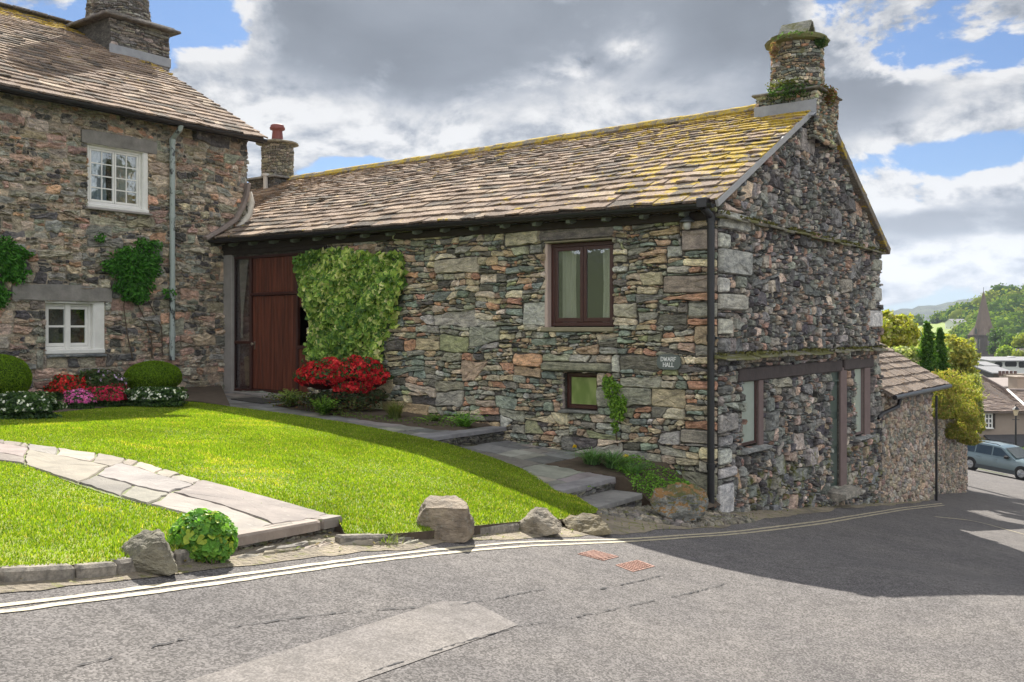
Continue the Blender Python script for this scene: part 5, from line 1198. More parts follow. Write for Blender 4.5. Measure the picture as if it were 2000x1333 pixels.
# ============================================================ lean-to outbuilding and garden wall beyond the barn
OUTN = .05
va, vb = VW+.0, ongable(1817, 870, -OUTN)[0]; ve = ongable(1834, 745, -OUTN)[0]
zE = ongable(1790, 757, -OUTN-.15)[1]
out = thing('outbuilding', 'low lean-to outbuilding of small pale cobbles against the far side of the barn', 'outbuilding', P(0, (va+vb)/2, -3))
fo = lambda a, b, c: P(-OUTN-c, a, b); foA = lambda a, b, c: PA(-OUTN-np.asarray(c, float), a, b)
mb = MB(); backing(mb, fo, va+.005, vb, -4.5, zE-.02, [], .2, (.20, .18, .16, 0))
mb.add([fo(vb, -4.5, 0), P(5, vb, -4.5), P(5, vb, zE+1.8), fo(vb, zE, 0)], [(0, 1, 2, 3)], (.2, .18, .16, 0))
stones(mb, cells(va, vb, -4.0, zE, 1.25, [(.075, 7, .95), (.05, 9, .93), (.032, 12, .92)], 131), foA, PAL_ANNEX, gap=.008, dmin=.012, dmax=.06, bev=.016, rnd=.3, jit=.006, tilt=.1, seed=132, moss=lambda c: .15)
build('wall', mb, M_annex, out)
SLo = 3.4; pit = R(31)
def oroA(s, t, c):
    t = np.asarray(t, float); c = np.asarray(c, float); return PA(-OUTN-.22+t*math.cos(pit)-c*math.sin(pit), s, zE-.06+t*math.sin(pit)+c*math.cos(pit))
oro = lambda a, b, c: tuple(oroA(np.array([a]), np.array([b]), np.array([c]))[0])
mb = MB(); mb.box(oro, va+.01, ve, .02, SLo, -.06, -.004, (.2, .17, .15, 0)); slates(mb, oroA, va+.01, ve+.05, SLo, .26, .18, .22, .5, [(.24, .20, .17, 3), (.21, .175, .15, 2), (.28, .23, .19, 1)], 15, moss=lambda s, t: -.2, thick=.03); build('roof', mb, M_slate, out)
mb = MB(); mb.tube([P(-OUTN-.25, va+.02, zE-.10), P(-OUTN-.25, ve, zE-.10)], .05, 10); mb.tube([P(-OUTN-.25, va+.45, zE-.12), P(-OUTN-.22, va+.4, zE-.30), P(-OUTN-.05, va-.15, zE-.42), P(-.06, va-.3, zE-.50)], .042, 8); build('gutter', mb, M_black, out)
# garden wall
vg0 = vb+.12; GO = .45
vg1 = ongable(1884, 880, GO)[0]; zW0 = ongable(1850, 800, GO)[1]
gw = thing('garden_wall', 'high curving cobble garden wall with a black pipe, under yellow-green foliage', 'wall', P(.4, vg0, -4))
xr = (vg1-vg0)
def gwA(s, t, c):                            # straight run that curves away at its end
    s = np.asarray(s, float); c = np.asarray(c, float); t = np.asarray(t, float); r = 1.2; q = np.maximum(0, s-xr)/r
    v = vg0+np.minimum(s, xr)+(r-c*0)*np.sin(np.minimum(q, 1.5)); u = GO+r*(1-np.cos(np.minimum(q, 1.5)))+np.maximum(0, q-1.5)*r
    return PA(u-c*np.cos(np.minimum(q, 1.5)), v+c*np.sin(np.minimum(q, 1.5)), t)
LgW = xr+1.2*1.5+2; mb = MB(); S_ = np.linspace(-.3, LgW, 40); 
for k in range(39): mb.add(np.vstack([gwA(S_[k:k+2], np.full(2, zz_), np.zeros(2)-cc_) for zz_, cc_ in ((-5.5, 0), (zW0, 0), (zW0, .4))]), [(0, 1, 3, 2), (2, 3, 5, 4)], (.18, .16, .13, 0))
stones(mb, cells(0, LgW, -5.2, zW0+.03, 1.1, [(.075, 7, .95), (.05, 9, .93), (.032, 12, .92)], 141), gwA, PAL_ANNEX, gap=.008, dmin=.012, dmax=.06, bev=.016, rnd=.3, jit=.006, tilt=.1, seed=142, moss=lambda c: .25)
mb.add([P(-OUTN, vb, -4.5), P(GO, vb+.01, -4.5), P(GO, vb+.01, zE), P(-OUTN, vb, zE)], [(0, 1, 2, 3)], (.12, .11, .1, 0))
build('masonry', mb, M_annex, gw)
mb = MB(); mb.tube([P(-.16, vb+.10, zE-.3), P(-.16, vb+.10, -4.4)], .03, 8); build('pipe', mb, M_black, gw)
# ============================================================ boulders
M_rock, g, p, oc = mat('boulder_rock'); c, a = attr(g)
n_ = g.noise(oc, 6, 8, .65); col = g.mix(1, c, g.mix(g.ss(n_, .3, .7), (.55, .55, .56), (1.4, 1.38, 1.34)), 'MULTIPLY')
col = g.mix(g.m('MULTIPLY', g.ss(g.noise(oc, 16, 5, .65), .56, .66), .5), col, (.40, .38, .32))
l_ = g.ss(g.m('ADD', g.noise(oc, 8, 6, .65), g.m('MULTIPLY', a, .4)), .78, .84); col = g.mix(g.m('MULTIPLY', l_, .85), col, g.mix(g.noise(oc, 30, 3), (.42, .20, .03), (.55, .36, .08)))
g.put(p.inputs['Base Color'], col); p.inputs['Roughness'].default_value = .85; bump(g, p, g.m('ADD', g.noise(g.map(oc, (1, 1, 1.8)), 7, 8, .7), g.m('MULTIPLY', g.noise(oc, 45, 5, .7), .3)), 1.0, .10)
M_rockmoss, g, p, oc = mat('mossy_rock'); c, a = attr(g)
geo = g.new('ShaderNodeNewGeometry'); sz = g.new('ShaderNodeSeparateXYZ'); g.put(sz.inputs[0], geo.outputs['Normal'])
col = g.mix(1, c, g.mix(g.ss(g.noise(oc, 7, 8, .65), .3, .7), (.5, .5, .5), (1.5, 1.5, 1.45)), 'MULTIPLY')
m_ = g.ss(g.m('ADD', g.noise(oc, 6, 7, .7), g.m('MULTIPLY', sz.outputs[2], .42)), .62, .74)
col = g.mix(g.m('MULTIPLY', m_, .9), col, g.mix(g.ss(g.noise(oc, 7, 5), .42, .58), (.10, .11, .025), (.30, .15, .035)))
g.put(p.inputs['Base Color'], col); p.inputs['Roughness'].default_value = .95; bump(g, p, g.noise(oc, 26, 8, .75), .9, .05)
def hullrock(d, pts, label, col, seed, m=M_rock, lich=0, nz=.03, fine=.010):
    """rock from its corner points (px, py, extra distance), subdivided and roughened"""
    bmh = bmesh.new()
    for x, y, o_ in pts: bmh.verts.new(tuple(atd(x, y, d+o_)))
    bmesh.ops.convex_hull(bmh, input=bmh.verts); bmesh.ops.delete(bmh, geom=[v for v in bmh.verts if not v.link_faces], context='VERTS')
    bmesh.ops.triangulate(bmh, faces=bmh.faces[:])
    bmesh.ops.subdivide_edges(bmh, edges=bmh.edges[:], cuts=2, use_grid_fill=True); bmesh.ops.smooth_vert(bmh, verts=bmh.verts[:], factor=.18, use_axis_x=True, use_axis_y=True, use_axis_z=True)
    bmesh.ops.triangulate(bmh, faces=bmh.faces[:]); bmesh.ops.subdivide_edges(bmh, edges=bmh.edges[:], cuts=7, use_grid_fill=True)
    from mathutils import noise as mn
    bmh.normal_update(); V = []
    for v in bmh.verts:
        q = v.co*1.0; s = mn.fractal(q*3.2+Vector((seed, 0, 0)), .9, 2.1, 6)*nz+mn.fractal(Vector((q.x*7, q.y*7, q.z*16))+Vector((0, seed, 0)), .8, 2.1, 4)*fine; V.append(v.co+v.normal*s)
    Fc = [tuple(v.index for v in f.verts) for f in bmh.faces]; bmh.free(); V = np.array(V); mb = MB(); mb.add(V, Fc, np.tile([*col, lich], (len(V), 1))); b = V.mean(0); b[2] = V[:, 2].min()
    return tag(build('boulder', mb, m, base=tuple(b)), label, 'boulder')
def dro(px, py): return onroad(px, py, 0)[1]
D0 = dro(870, 1058)
hullrock(D0, [(837, 962, .42), (897, 965, .42), (912, 980, .38), (830, 990, .02), (914, 993, 0), (926, 1027, .1), (925, 1040, .3), (911, 1058, 0), (880, 1062, -.03), (848, 1060, 0), (813, 1047, .0), (811, 1026, .02), (860, 1050, .6), (905, 1045, .6), (820, 1010, .4)], 'big flat-topped brown boulder, tallest of those along the lawn edge', (.34, .275, .205), 4, lich=-.2)
D0 = dro(1055, 1048)
hullrock(D0, [(1045, 988, .22), (1069, 992, .25), (1101, 1024, .15), (1099, 1043, .0), (1066, 1050, -.05), (1028, 1050, 0), (1011, 1038, .05), (1014, 1018, .12), (1040, 1008, .02), (1080, 1035, .5), (1030, 1030, .45)], 'pale boulder blotched with orange lichen on the lawn corner', (.36, .31, .235), 9, lich=.36, nz=.02)
D0 = dro(1150, 1045)
hullrock(D0, [(1142, 998, .3), (1172, 1009, .2), (1198, 1041, .1), (1180, 1046, 0), (1150, 1046, 0), (1112, 1036, .05), (1098, 1018, .2), (1112, 1005, .25), (1170, 1032, .6), (1120, 1025, .6)], 'low rounded brown-green boulder lying beside the cobbles', (.24, .20, .12), 13, lich=-.25, nz=.025)
D0 = dro(1325, 1024)
hullrock(D0, [(1265, 973, .2), (1284, 953, .3), (1335, 944, .4), (1383, 951, .45), (1388, 975, .3), (1362, 1014, .1), (1338, 1030, 0), (1305, 1016, 0), (1268, 996, .1), (1300, 965, .05), (1350, 968, .05), (1290, 1000, .7), (1370, 1000, .7)], 'large moss-topped grey boulder against the barn corner behind the downpipe', (.27, .27, .25), 21, m=M_rockmoss, nz=.07, fine=.02)
D0 = dro(290, 1122)
hullrock(D0, [(229, 1070, .15), (245, 1058, .25), (282, 1037, .2), (311, 1035, .1), (326, 1056, .0), (348, 1118, .0), (334, 1125, -.03), (252, 1124, 0), (226, 1094, .08), (300, 1060, -.03), (260, 1092, -.04), (330, 1100, .4), (240, 1090, .4)], 'grey layered boulder beside the leafy clump at the kerb end', (.31, .285, .21), 31, lich=-.28, nz=.02, fine=.012)

# ============================================================ plants
GREEN = [(.10, .20, .03, 3), (.14, .26, .04, 3), (.07, .14, .03, 2), (.20, .32, .06, 1)]
def sph(n, rg, up=0.0):
    v = rg.normal(size=(n, 3)); v /= np.linalg.norm(v, axis=1, keepdims=True)
    if up: v[:, 2] = np.abs(v[:, 2])*up+(1-up)*v[:, 2]
    return v
def blobcloud(mb, c, r, n, size, pal, seed, shell=.28, up=.35, asp=.62, var=.28, sizev=.3, lump=.14, shade=None, droop=0):
    rg = np.random.default_rng(seed); d = sph(n, rg, up); k = 1-shell*rg.random(n)**1.5
    l = 1+lump*(np.sin(d[:, 0]*5+seed)*np.sin(d[:, 1]*6+2)*np.sin(d[:, 2]*5.5+1)*2)
    Pn = d*(k*l)[:, None]*np.asarray(r)+np.asarray(c); N = d/np.asarray(r); N /= np.linalg.norm(N, axis=1, keepdims=True); N = N+rg.normal(0, .55, (n, 3))
    leaves(mb, Pn, N, size*rg.uniform(1-sizev, 1+sizev, n), pick(n, pal, seed+1, var), asp=asp, seed=seed+2, droop=droop)
def core(mb, c, r, col=(.02, .03, .012, 0), k=.8):
    bmh = bmesh.new(); bmesh.ops.create_icosphere(bmh, subdivisions=3, radius=1); V = np.array([v.co[:] for v in bmh.verts]); Fc = [tuple(v.index for v in f.verts) for f in bmh.faces]; bmh.free()
    mb.add(V*np.asarray(r)*k+np.asarray(c), Fc, col)
# clipped balls
def ball(px0, px1, py0, py1, d, label, seed, n=16000):
    w = (px1-px0)/2/F*d; c = atd((px0+px1)/2, (py0+py1)/2+2, d); h = (py1-py0)/2/F*d; mb = MB(); core(mb, c, (w, w, h), (.05, .10, .01, 0), .93)
    blobcloud(mb, c, (w, w, h), n, .028, [(.15, .26, .015, 3), (.21, .34, .02, 3), (.10, .18, .015, 2)], seed, shell=.06, up=0, lump=.015, asp=.45)
    t = build('clipped_bush', mb, M_leaf, base=(c[0], c[1], c[2]-h)); tag(t, label, 'bush', 'clipped green bushes')
DB = lambda px, o: (lambda v: O[1]+(UH-o)*d1[1]+v*d2[1])(onhouse(px, 740, o)[0])
ball(246, 353, 703, 766, DB(300, .75), 'clipped green dome bush right of the white lower window, by the old downpipe', 3)
ball(-62, 56, 690, 785, DB(0, .75), 'clipped green dome bush cut off by the left edge, in the flower bed', 5)
# flowering clumps of the bed : (px0, px1, py0, py1, dist in front of wall, leaf palette, flower palette, share)
WHT = [(.75, .76, .70, 1)]; RED = [(.62, .03, .03, 3), (.45, .02, .025, 2), (.75, .08, .05, 1)]; PNK = [(.75, .20, .50, 2), (.62, .12, .40, 1)]; CRM = [(.50, .02, .07, 2), (.62, .05, .12, 1)]; LIL = [(.55, .42, .62, 1)]
DGR = [(.04, .08, .03, 3), (.07, .13, .04, 3), (.11, .19, .05, 1)]
def clump(nm, label, cat, px0, px1, py0, py1, o, lp, fp, nl, nf, ls, fs, seed, group=None, d=None, dz=1.0, fup=.5, fshell=.12):
    dd = d or min(DB((px0+px1)/2, o), 1.16*F/(py1-HY)+.9); w = (px1-px0)/2/F*dd; h = (py1-py0)/2/F*dd; c = atd((px0+px1)/2, (py0+py1)/2, dd); mb = MB(); core(mb, c-np.array([0, 0, h*.2]) if 0 else c, (w*.8, w*.55*dz, h*.75), (.03, .045, .015, 0))
    base = (c[0], c[1], c[2]-h); t = thing(nm, label, cat, base, group)
    blobcloud(mb, c, (w, w*.7*dz, h), nl, ls, lp, seed, shell=.4, lump=.16); blobcloud(mb, c-np.array([0, 0, h*.55]), (w*.95, w*.62, h*.55), nl//3, ls, lp, seed+3, shell=.5, up=0); build('foliage', mb, M_leaf, t)
    if nf:
        mb = MB(); rg = np.random.default_rng(seed+9); d_ = sph(nf, rg, fup); k = 1-fshell*rg.random(nf)+.03; l = 1+.16*(np.sin(d_[:, 0]*5+seed)*np.sin(d_[:, 1]*6+2)*np.sin(d_[:, 2]*5.5+1)*2)
        Pn = d_*(k*l)[:, None]*[w, w*.7*dz, h]+c; col = pick(nf, fp, seed, .25)
        for q in range(3): leaves(mb, Pn+rg.normal(0, fs*.15, Pn.shape), d_+rg.normal(0, .45, d_.shape), fs*rg.uniform(.7, 1.1, nf), col, asp=.75, seed=seed+q, fold=.1)
        stuff(build('flowers', mb, M_petal, t))
    return t
gf = 'flowers in the bed below the house wall'
clump('white_flower_clump', 'low dark green clump dotted with white flowers below the dome bush by the downpipe', 'flowers', 238, 366, 756, 797, 1.35, DGR, WHT, 5000, 260, .055, .045, 11, gf)
clump('white_flower_clump', 'low clump with white flowers at the left edge below the cut-off dome bush', 'flowers', -30, 112, 766, 828, 1.5, DGR, WHT, 6000, 260, .055, .045, 12, gf)
clump('red_azalea', 'bright red azalea in the bed below the white lower window', 'azalea', 96, 166, 734, 790, .95, DGR, RED, 3500, 900, .05, .05, 13, gf)
clump('crimson_azalea', 'crimson azalea between the pink azalea and the white flowers', 'azalea', 166, 242, 757, 800, 1.3, DGR, CRM, 3500, 900, .05, .05, 14, gf)
clump('pink_azalea', 'small pink azalea at the front of the bed', 'azalea', 128, 182, 762, 806, 1.65, DGR, PNK, 2500, 600, .045, .045, 15, gf)
clump('lilac_shrub', 'green shrub with sparse lilac flowers against the house wall left of the dome bush', 'shrub', 150, 240, 722, 775, .6, [(.07, .12, .04, 2), (.10, .14, .05, 1), (.13, .10, .06, .6)], LIL, 3500, 60, .06, .06, 16, gf)
clump('crimson_azalea', 'dull red-leaved azalea at the back of the bed between red azalea and dome bush', 'azalea', 205, 250, 750, 790, 1.0, [(.10, .07, .03, 2), (.07, .09, .03, 1)], CRM, 2000, 120, .05, .04, 17, gf)
# the big red azalea under the ivy
DF = lambda px, v: (lambda u: O[1]+u*d1[1]+v*d2[1])(onfront(px, 740, v)[0])
t = thing('red_azalea', 'broad scarlet azalea in full flower under the ivy on the barn', 'azalea', tuple(atd(670, 800, DF(670, -.75)))); mbl, mbf = MB(), MB(); dd = DF(670, -.75)
for i, (x, y, rx, ry) in enumerate([(632, 735, 52, 34), (690, 730, 56, 32), (728, 738, 32, 26), (690, 755, 42, 24), (660, 722, 45, 22), (604, 738, 26, 24), (712, 718, 32, 18)]):
    c = atd(x, y, dd); r = np.array([rx, rx*.7, ry])/F*dd; core(mbl, c, r, (.06, .01, .01, 0), .8); blobcloud(mbl, c, r*1.02, 1500, .06, DGR, 20+i, shell=.5)
    rg = np.random.default_rng(40+i); n = 1500; d_ = sph(n, rg, .2); Pn = d_*(1-.15*rg.random(n))[:, None]*(1+.14*np.sin(d_[:, 0]*7+i)*np.sin(d_[:, 2]*8))[:, None]*r+c; col = pick(n, [(.58, .025, .035, 3), (.72, .07, .06, 2), (.40, .015, .025, 2)], i, .25)
    for q in range(2): leaves(mbf, Pn, d_+rg.normal(0, .6, d_.shape), .065*rg.uniform(.6, 1.15, n), col, asp=.8, seed=i*3+q, fold=.12)
for (x, y, rx, ry) in [(640, 782, 40, 16), (700, 784, 42, 16), (735, 775, 20, 14), (668, 775, 60, 14)]:
    c = atd(x, y, dd); r = np.array([rx, rx*.7, ry])/F*dd; core(mbl, c, r, (.02, .025, .012, 0), .7); blobcloud(mbl, c, r, 1300, .06, [(.05, .07, .03, 2), (.08, .10, .04, 1), (.12, .05, .03, .6)], 60+int(x), shell=.7)
mbl.tube([atd(670, 806, dd), atd(668, 770, dd), atd(655, 745, dd)], [.03, .02, .01], 6, (.1, .07, .05, 0)); build('foliage', mbl, M_leaf, t); stuff(build('flowers', mbf, M_petal, t))
# ivy pad on the barn wall
IV = [(583, 505), (600, 492), (640, 487), (700, 494), (745, 500), (775, 498), (785, 520), (780, 560), (770, 610), (762, 632), (748, 650), (738, 690), (745, 706), (730, 705), (700, 700), (650, 705), (600, 702), (600, 640), (602, 605), (588, 585), (580, 540)]
ivp = [onfront(x, y, -.2) for x, y in IV]; rg = np.random.default_rng(77); ax = np.array(ivp); lo_, hi_ = ax.min(0), ax.max(0); Q = []
while len(Q) < 9000:
    q = lo_+(hi_-lo_)*rg.random(2)
    if inpoly(q[0]+rg.normal(0, .03), q[1]+rg.normal(0, .03), ivp): Q.append(q)
Q = np.array(Q); ed = np.array([min(math.dist(q, v) for v in ivp) for q in Q]); 
lump = .10*np.sin(Q[:, 0]*3.7+1)*np.sin(Q[:, 1]*4.9)+.06*np.sin(Q[:, 0]*9+Q[:, 1]*4)*np.sin(Q[:, 1]*8+1)
thk = .22+lump; dep = thk*(1-.55*rg.random(len(Q))**1.6)
Pn = PA(Q[:, 0], -dep, Q[:, 1]); nf_ = np.array([P(0, -1, 0)[i]-P(0, 0, 0)[i] for i in range(3)]); N = nf_+rg.normal(0, .5, (len(Q), 3))+[0, 0, .25]
yel = np.clip(.5-.34*(Q[:, 0]-Q[:, 0].mean())+.35*np.sin(Q[:, 0]*2.1+Q[:, 1]*1.7), 0, 1); zz_ = Q[:, 1]
col = pick(len(Q), [(.19, .32, .06, 2), (.11, .22, .055, 3), (.28, .42, .09, 2)], 5); colY = pick(len(Q), [(.58, .64, .22, 2), (.74, .72, .36, 1), (.42, .55, .13, 3)], 6)
sel = rg.random(len(Q)) < yel*.75; col[sel] = colY[sel]
iv = thing('ivy', 'thick variegated ivy pad covering the barn wall beside the brown door', 'ivy', P(onfront(680, 600)[0], -.05, onfront(680, 700)[1]))
mb = MB(); leaves(mb, Pn, N, .105*rg.uniform(.5, 1.4, len(Q)), col, asp=.95, fold=.2, droop=.8, seed=9)
build('foliage', mb, M_leaf, iv)
mb = MB(); inner = [(sum(p[0] for p in ivp)/len(ivp)*.06+p[0]*.94, sum(p[1] for p in ivp)/len(ivp)*.06+p[1]*.94) for p in ivp]; k = len(inner)
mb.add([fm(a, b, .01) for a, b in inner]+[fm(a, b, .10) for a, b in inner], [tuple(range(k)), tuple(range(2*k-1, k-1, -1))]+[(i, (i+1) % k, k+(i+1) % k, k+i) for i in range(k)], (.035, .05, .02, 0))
for i in range(5):
    x = 735+i*7; pts = [onfront(x-i*9+3*math.sin(j), 800-j*22, -.02) for j in range(5)]; mb.tube([fm(a, b, .03+.01*j) for j, (a, b) in enumerate(pts)], [.018, .016, .014, .012, .008], 5, (.13, .09, .06, 0))
build('stems', mb, M_col, iv)
# climbers on the walls
def climber(fn, fr_, label, blobs_, stems, seed, pal, size=.075, out=.22, dens=1.0, cat='climber'):
    a, b = fn(*stems[0][0]); base = fr_(a, b, .04); t = thing('climber', label, cat, base); mb = MB()
    for i, (x, y, rx, ry, n) in enumerate(blobs_):
        a, b = fn(x, y); c = np.array(fr_(a, b, out*.55)); a2, _ = fn(x+rx, y); _, b2 = fn(x, y-ry); rw = abs(a2-a); rh = abs(b2-b); rg = np.random.default_rng(seed+i); n = int(n*dens)
        d = sph(n, rg); q = d*(1-.6*rg.random((n, 1))); A = a+q[:, 0]*rw*(1+.2*np.sin(d[:, 2]*6)); B = b+q[:, 2]*rh*(1+.2*np.sin(d[:, 0]*5)); Cc = out*.55+q[:, 1]*out*.6
        Pn = np.array([fr_(A[k], B[k], max(.03, Cc[k])) for k in range(n)]); nn = np.array(fr_(0, 0, 1))-np.array(fr_(0, 0, 0)); leaves(mb, Pn, nn+rg.normal(0, .6, (n, 3))+[0, 0, .4], size*rg.uniform(.6, 1.3, n), pick(n, pal, seed+i), asp=.5, seed=seed, droop=.6)
    build('foliage', mb, M_leaf, t); mb = MB()
    for s in stems:
        pts = [fn(*q) for q in s]; pts = [np.array(fr_(a, b, .05+.02*math.sin(k*2))) for k, (a, b) in enumerate(pts)]; mb.tube(pts, list(np.linspace(.014, .006, len(pts))), 5)
    build('stem', mb, M_stem, t)
RG_ = [(.05, .17, .025, 3), (.08, .24, .035, 3), (.035, .10, .02, 2), (.12, .30, .05, 1)]
hf = lambda x, y: onhouse(x, y, .1)
climber(hf, hm, 'dark green climbing rose on the house wall between the window and the downpipe', [(262, 535, 50, 48, 2600), (245, 505, 30, 26, 600), (290, 510, 28, 30, 600), (225, 520, 28, 14, 250), (300, 480, 18, 14, 120), (275, 476, 14, 12, 90), (195, 466, 10, 10, 50), (330, 575, 12, 14, 60), (262, 575, 30, 18, 600)],
        [[(300, 700), (298, 660), (285, 620), (270, 590), (262, 550)], [(262, 700), (250, 650), (246, 600), (250, 560)], [(320, 690), (318, 640), (300, 600), (285, 570)], [(190, 530), (220, 520), (250, 525)]], 200, RG_)
climber(hf, hm, 'dark green climber cut off by the left edge, above the clipped bush', [(0, 500, 60, 36, 2200), (25, 535, 32, 20, 500), (-5, 578, 28, 24, 500)], [[(-20, 700), (-15, 640), (-10, 590), (0, 540)]], 230, RG_)
climber(lambda x, y: onfront(x, y, -.1), fm, 'narrow bright green climber beside the small square window', [(1196, 765, 18, 26, 420), (1206, 800, 17, 30, 420), (1186, 745, 12, 12, 120), (1215, 785, 12, 18, 120), (1200, 835, 8, 14, 50)], [[(1203, 872), (1200, 835), (1208, 800), (1195, 760)]], 250, [(.16, .30, .04, 3), (.24, .38, .06, 2), (.09, .18, .03, 1)], size=.055, out=.16)
# tufts and ferns
def tuft(nm, label, cat, base, h, spread, n, pal, seed, wid=.008, frond=False, curve=1.0):
    rg = np.random.default_rng(seed); b = np.array(base); mb = MB(); cols = pick(n, pal, seed)
    for i in range(n):
        th = rg.random()*6.283; sp = spread*rg.uniform(.15, 1); hh = h*rg.uniform(.6, 1.05)*(1-.25*sp/spread); d = np.array([math.cos(th), math.sin(th), 0]); s = b+d*rg.uniform(0, .06)+[rg.normal(0, .03), rg.normal(0, .03), 0]
        m = 7 if frond else 4; side = np.array([-d[1], d[0], 0]); V = []
        for k in range(m+1):
            t = k/m; p_ = s+d*sp*t**1.6*curve+np.array([0, 0, hh*(t-.35*t*t*curve)])
            if frond:
                wv = .055*h/.4*math.sin(math.pi*min(1, .12+t*.95))*(1.2)
                if k and k < m+1:
                    for sg in (-1, 1):
                        for o_ in (0, .5):
                            q = p_+d*.02*o_; mb.add([q, q+side*sg*wv+d*.025-[0, 0, .012], q+side*sg*wv*.9+d*.045-[0, 0, .012], q+d*.022], [(0, 1, 2, 3)], cols[i])
                w = .004
            else: w = wid*(1-t*.9)
            V += [p_-side*w, p_+side*w]
        mb.add(V, [(2*k, 2*k+1, 2*k+3, 2*k+2) for k in range(m)], cols[i])
    o = build(nm, mb, M_leaf, base=tuple(b)); return tag(o, label, cat)
FG = [(.16, .30, .04, 3), (.22, .38, .06, 2), (.11, .20, .03, 1)]
fb = lambda px, py, v, dz=0: P(onfront(px, py, v)[0], v, float(pz(onfront(px, py, v)[0]))+.02+dz)
tuft('fern', 'pale green fern left of the scarlet azalea, by the door threshold', 'fern', fb(568, 780, -.9), .50, .30, 46, [(.30, .38, .10, 2), (.20, .30, .06, 1)], 301, frond=True)
tuft('fern', 'green fern pushing up through the middle of the scarlet azalea', 'fern', fb(632, 780, -1.25), .52, .25, 34, FG, 302, frond=True)
tuft('grass_tuft', 'brownish green grassy tuft right of the scarlet azalea', 'grass', fb(772, 800, -.75), .55, .32, 260, [(.16, .20, .05, 2), (.22, .22, .08, 2), (.10, .14, .04, 1)], 303, wid=.007)
tuft('fern', 'bright green fern at the end of the upper slate path', 'fern', fb(908, 822, -.55), .42, .40, 26, [(.20, .42, .05, 2), (.14, .32, .04, 1)], 304, frond=True)
tuft('fern', 'small fern on the lawn edge beside the middle step', 'fern', atz(1130, 960, -.45), .20, .20, 16, FG, 305, frond=True)
tuft('fern', 'small fern low against the barn wall left of the bright fern', 'fern', fb(845, 812, -.5), .26, .24, 14, FG, 306, frond=True)
tuft('grass_tuft', 'small green grass tuft growing at the kerb left of the tallest boulder', 'grass', onroad(752, 1062, 0), .13, .12, 160, [(.22, .26, .08, 2), (.14, .20, .04, 2)], 307, wid=.004)
zbed = lambda u: float(np.interp(u, [0, .4, 1.0, 2.0], [-.75, -.58, -.33, -.26]))
DL = [(.13, .25, .10, 3), (.19, .32, .13, 2), (.09, .16, .07, 1)]
for i, (px, py, n, h, lab) in enumerate([(1168, 905, 200, .42, 'leftmost'), (1208, 915, 220, .44, 'middle'), (1244, 935, 180, .38, 'rightmost')]):
    u, _ = onfront(px, py, -.8); tuft('daffodil_clump', {0: 'clump of strappy daffodil leaves farthest from the mossy boulder', 1: 'clump of strappy daffodil leaves in the middle of the bed by the steps', 2: 'clump of strappy daffodil leaves nearest the mossy boulder'}[i], 'daffodil leaves', P(u, -.95, zbed(u)+.05), h, .36, n, DL, 310+i, wid=.011, curve=1.3)['group'] = 'daffodil clumps by the barn steps'
for i, (px, py, lab) in enumerate([(1124, 872, 'single yellow flower on a thin stalk above the lower slate path'), (1224, 890, 'yellow poppy flower against the barn wall behind the daffodil leaves'), (1236, 912, 'small yellow flower low among the daffodil leaves')]):
    u, z = onfront(px, py, -.45); b = P(u, -.45, zbed(u) if u < 2 else float(pz(u))); c = np.array(P(u, -.47, z)); t = thing('yellow_flower', lab, 'flower', b, 'yellow flowers by the barn steps')
    mb = MB(); mb.tube([b, (np.array(b)+c)/2+[.01, 0, 0], c], .004, 5, (.10, .2, .04, 0)); build('stalk', mb, M_col, t); mb = MB(); rg = np.random.default_rng(i); leaves(mb, c+rg.normal(0, .012, (14, 3)), rg.normal(size=(14, 3)), .045, pick(14, [(.75, .55, .03, 1)], 1, .1), asp=.9); build('petals', mb, M_petal, t)
# ground cover beside the mossy boulder
def cover(label, pts, n, size, pal, seed, zf, nm='ground_cover_plant', th=.10):
    rg = np.random.default_rng(seed); Q = []
    lo_, hi_ = np.min(pts, 0), np.max(pts, 0)
    while len(Q) < n:
        q = lo_+(hi_-lo_)*rg.random(2)
        if inpoly(q[0], q[1], pts): Q.append(q)
    Q = np.array(Q); Z = np.array([zf(u, v) for u, v in Q])+th*(rg.random(n)**.6)*(1+.4*np.sin(Q[:, 0]*9)*np.sin(Q[:, 1]*8)); Pn = PA(Q[:, 0], Q[:, 1], Z); mb = MB()
    leaves(mb, Pn, rg.normal(0, .5, (n, 3))+[0, 0, 1], size*rg.uniform(.6, 1.3, n), pick(n, pal, seed), asp=.7, seed=seed); c = Pn.mean(0); o = build(nm, mb, M_leaf, base=(c[0], c[1], Z.min())); return stuff(tag(o, label, 'plant'))
cover('mat of small bright green leaves between the daffodils and the mossy boulder', [(-.0, -.75), (.25, -1.35), (.55, -1.35), (1.0, -1.1), (1.2, -.5), (.6, -.3), (.1, -.3)], 3000, .035, [(.14, .30, .04, 3), (.20, .36, .06, 2), (.08, .18, .03, 1)], 320, lambda u, v: zbed(u)+.02, th=.16)
cover('low weeds along the wall foot below the grassy tuft', [(4.0, -.9), (5.6, -1.25), (6.6, -1.3), (6.6, -1.05), (5.0, -.6), (4.0, -.4)], 500, .04, [(.10, .16, .04, 2), (.14, .20, .05, 1)], 321, lambda u, v: float(pz(u))+.02, th=.05)
cover('dark leafy weeds under the scarlet azalea beside the slate path', [(6.0, -1.2), (8.1, -1.3), (8.2, -.4), (6.0, -.3)], 1500, .05, [(.06, .09, .03, 2), (.10, .12, .04, 2), (.16, .08, .04, 1)], 322, lambda u, v: float(pz(u))+.02, th=.20)
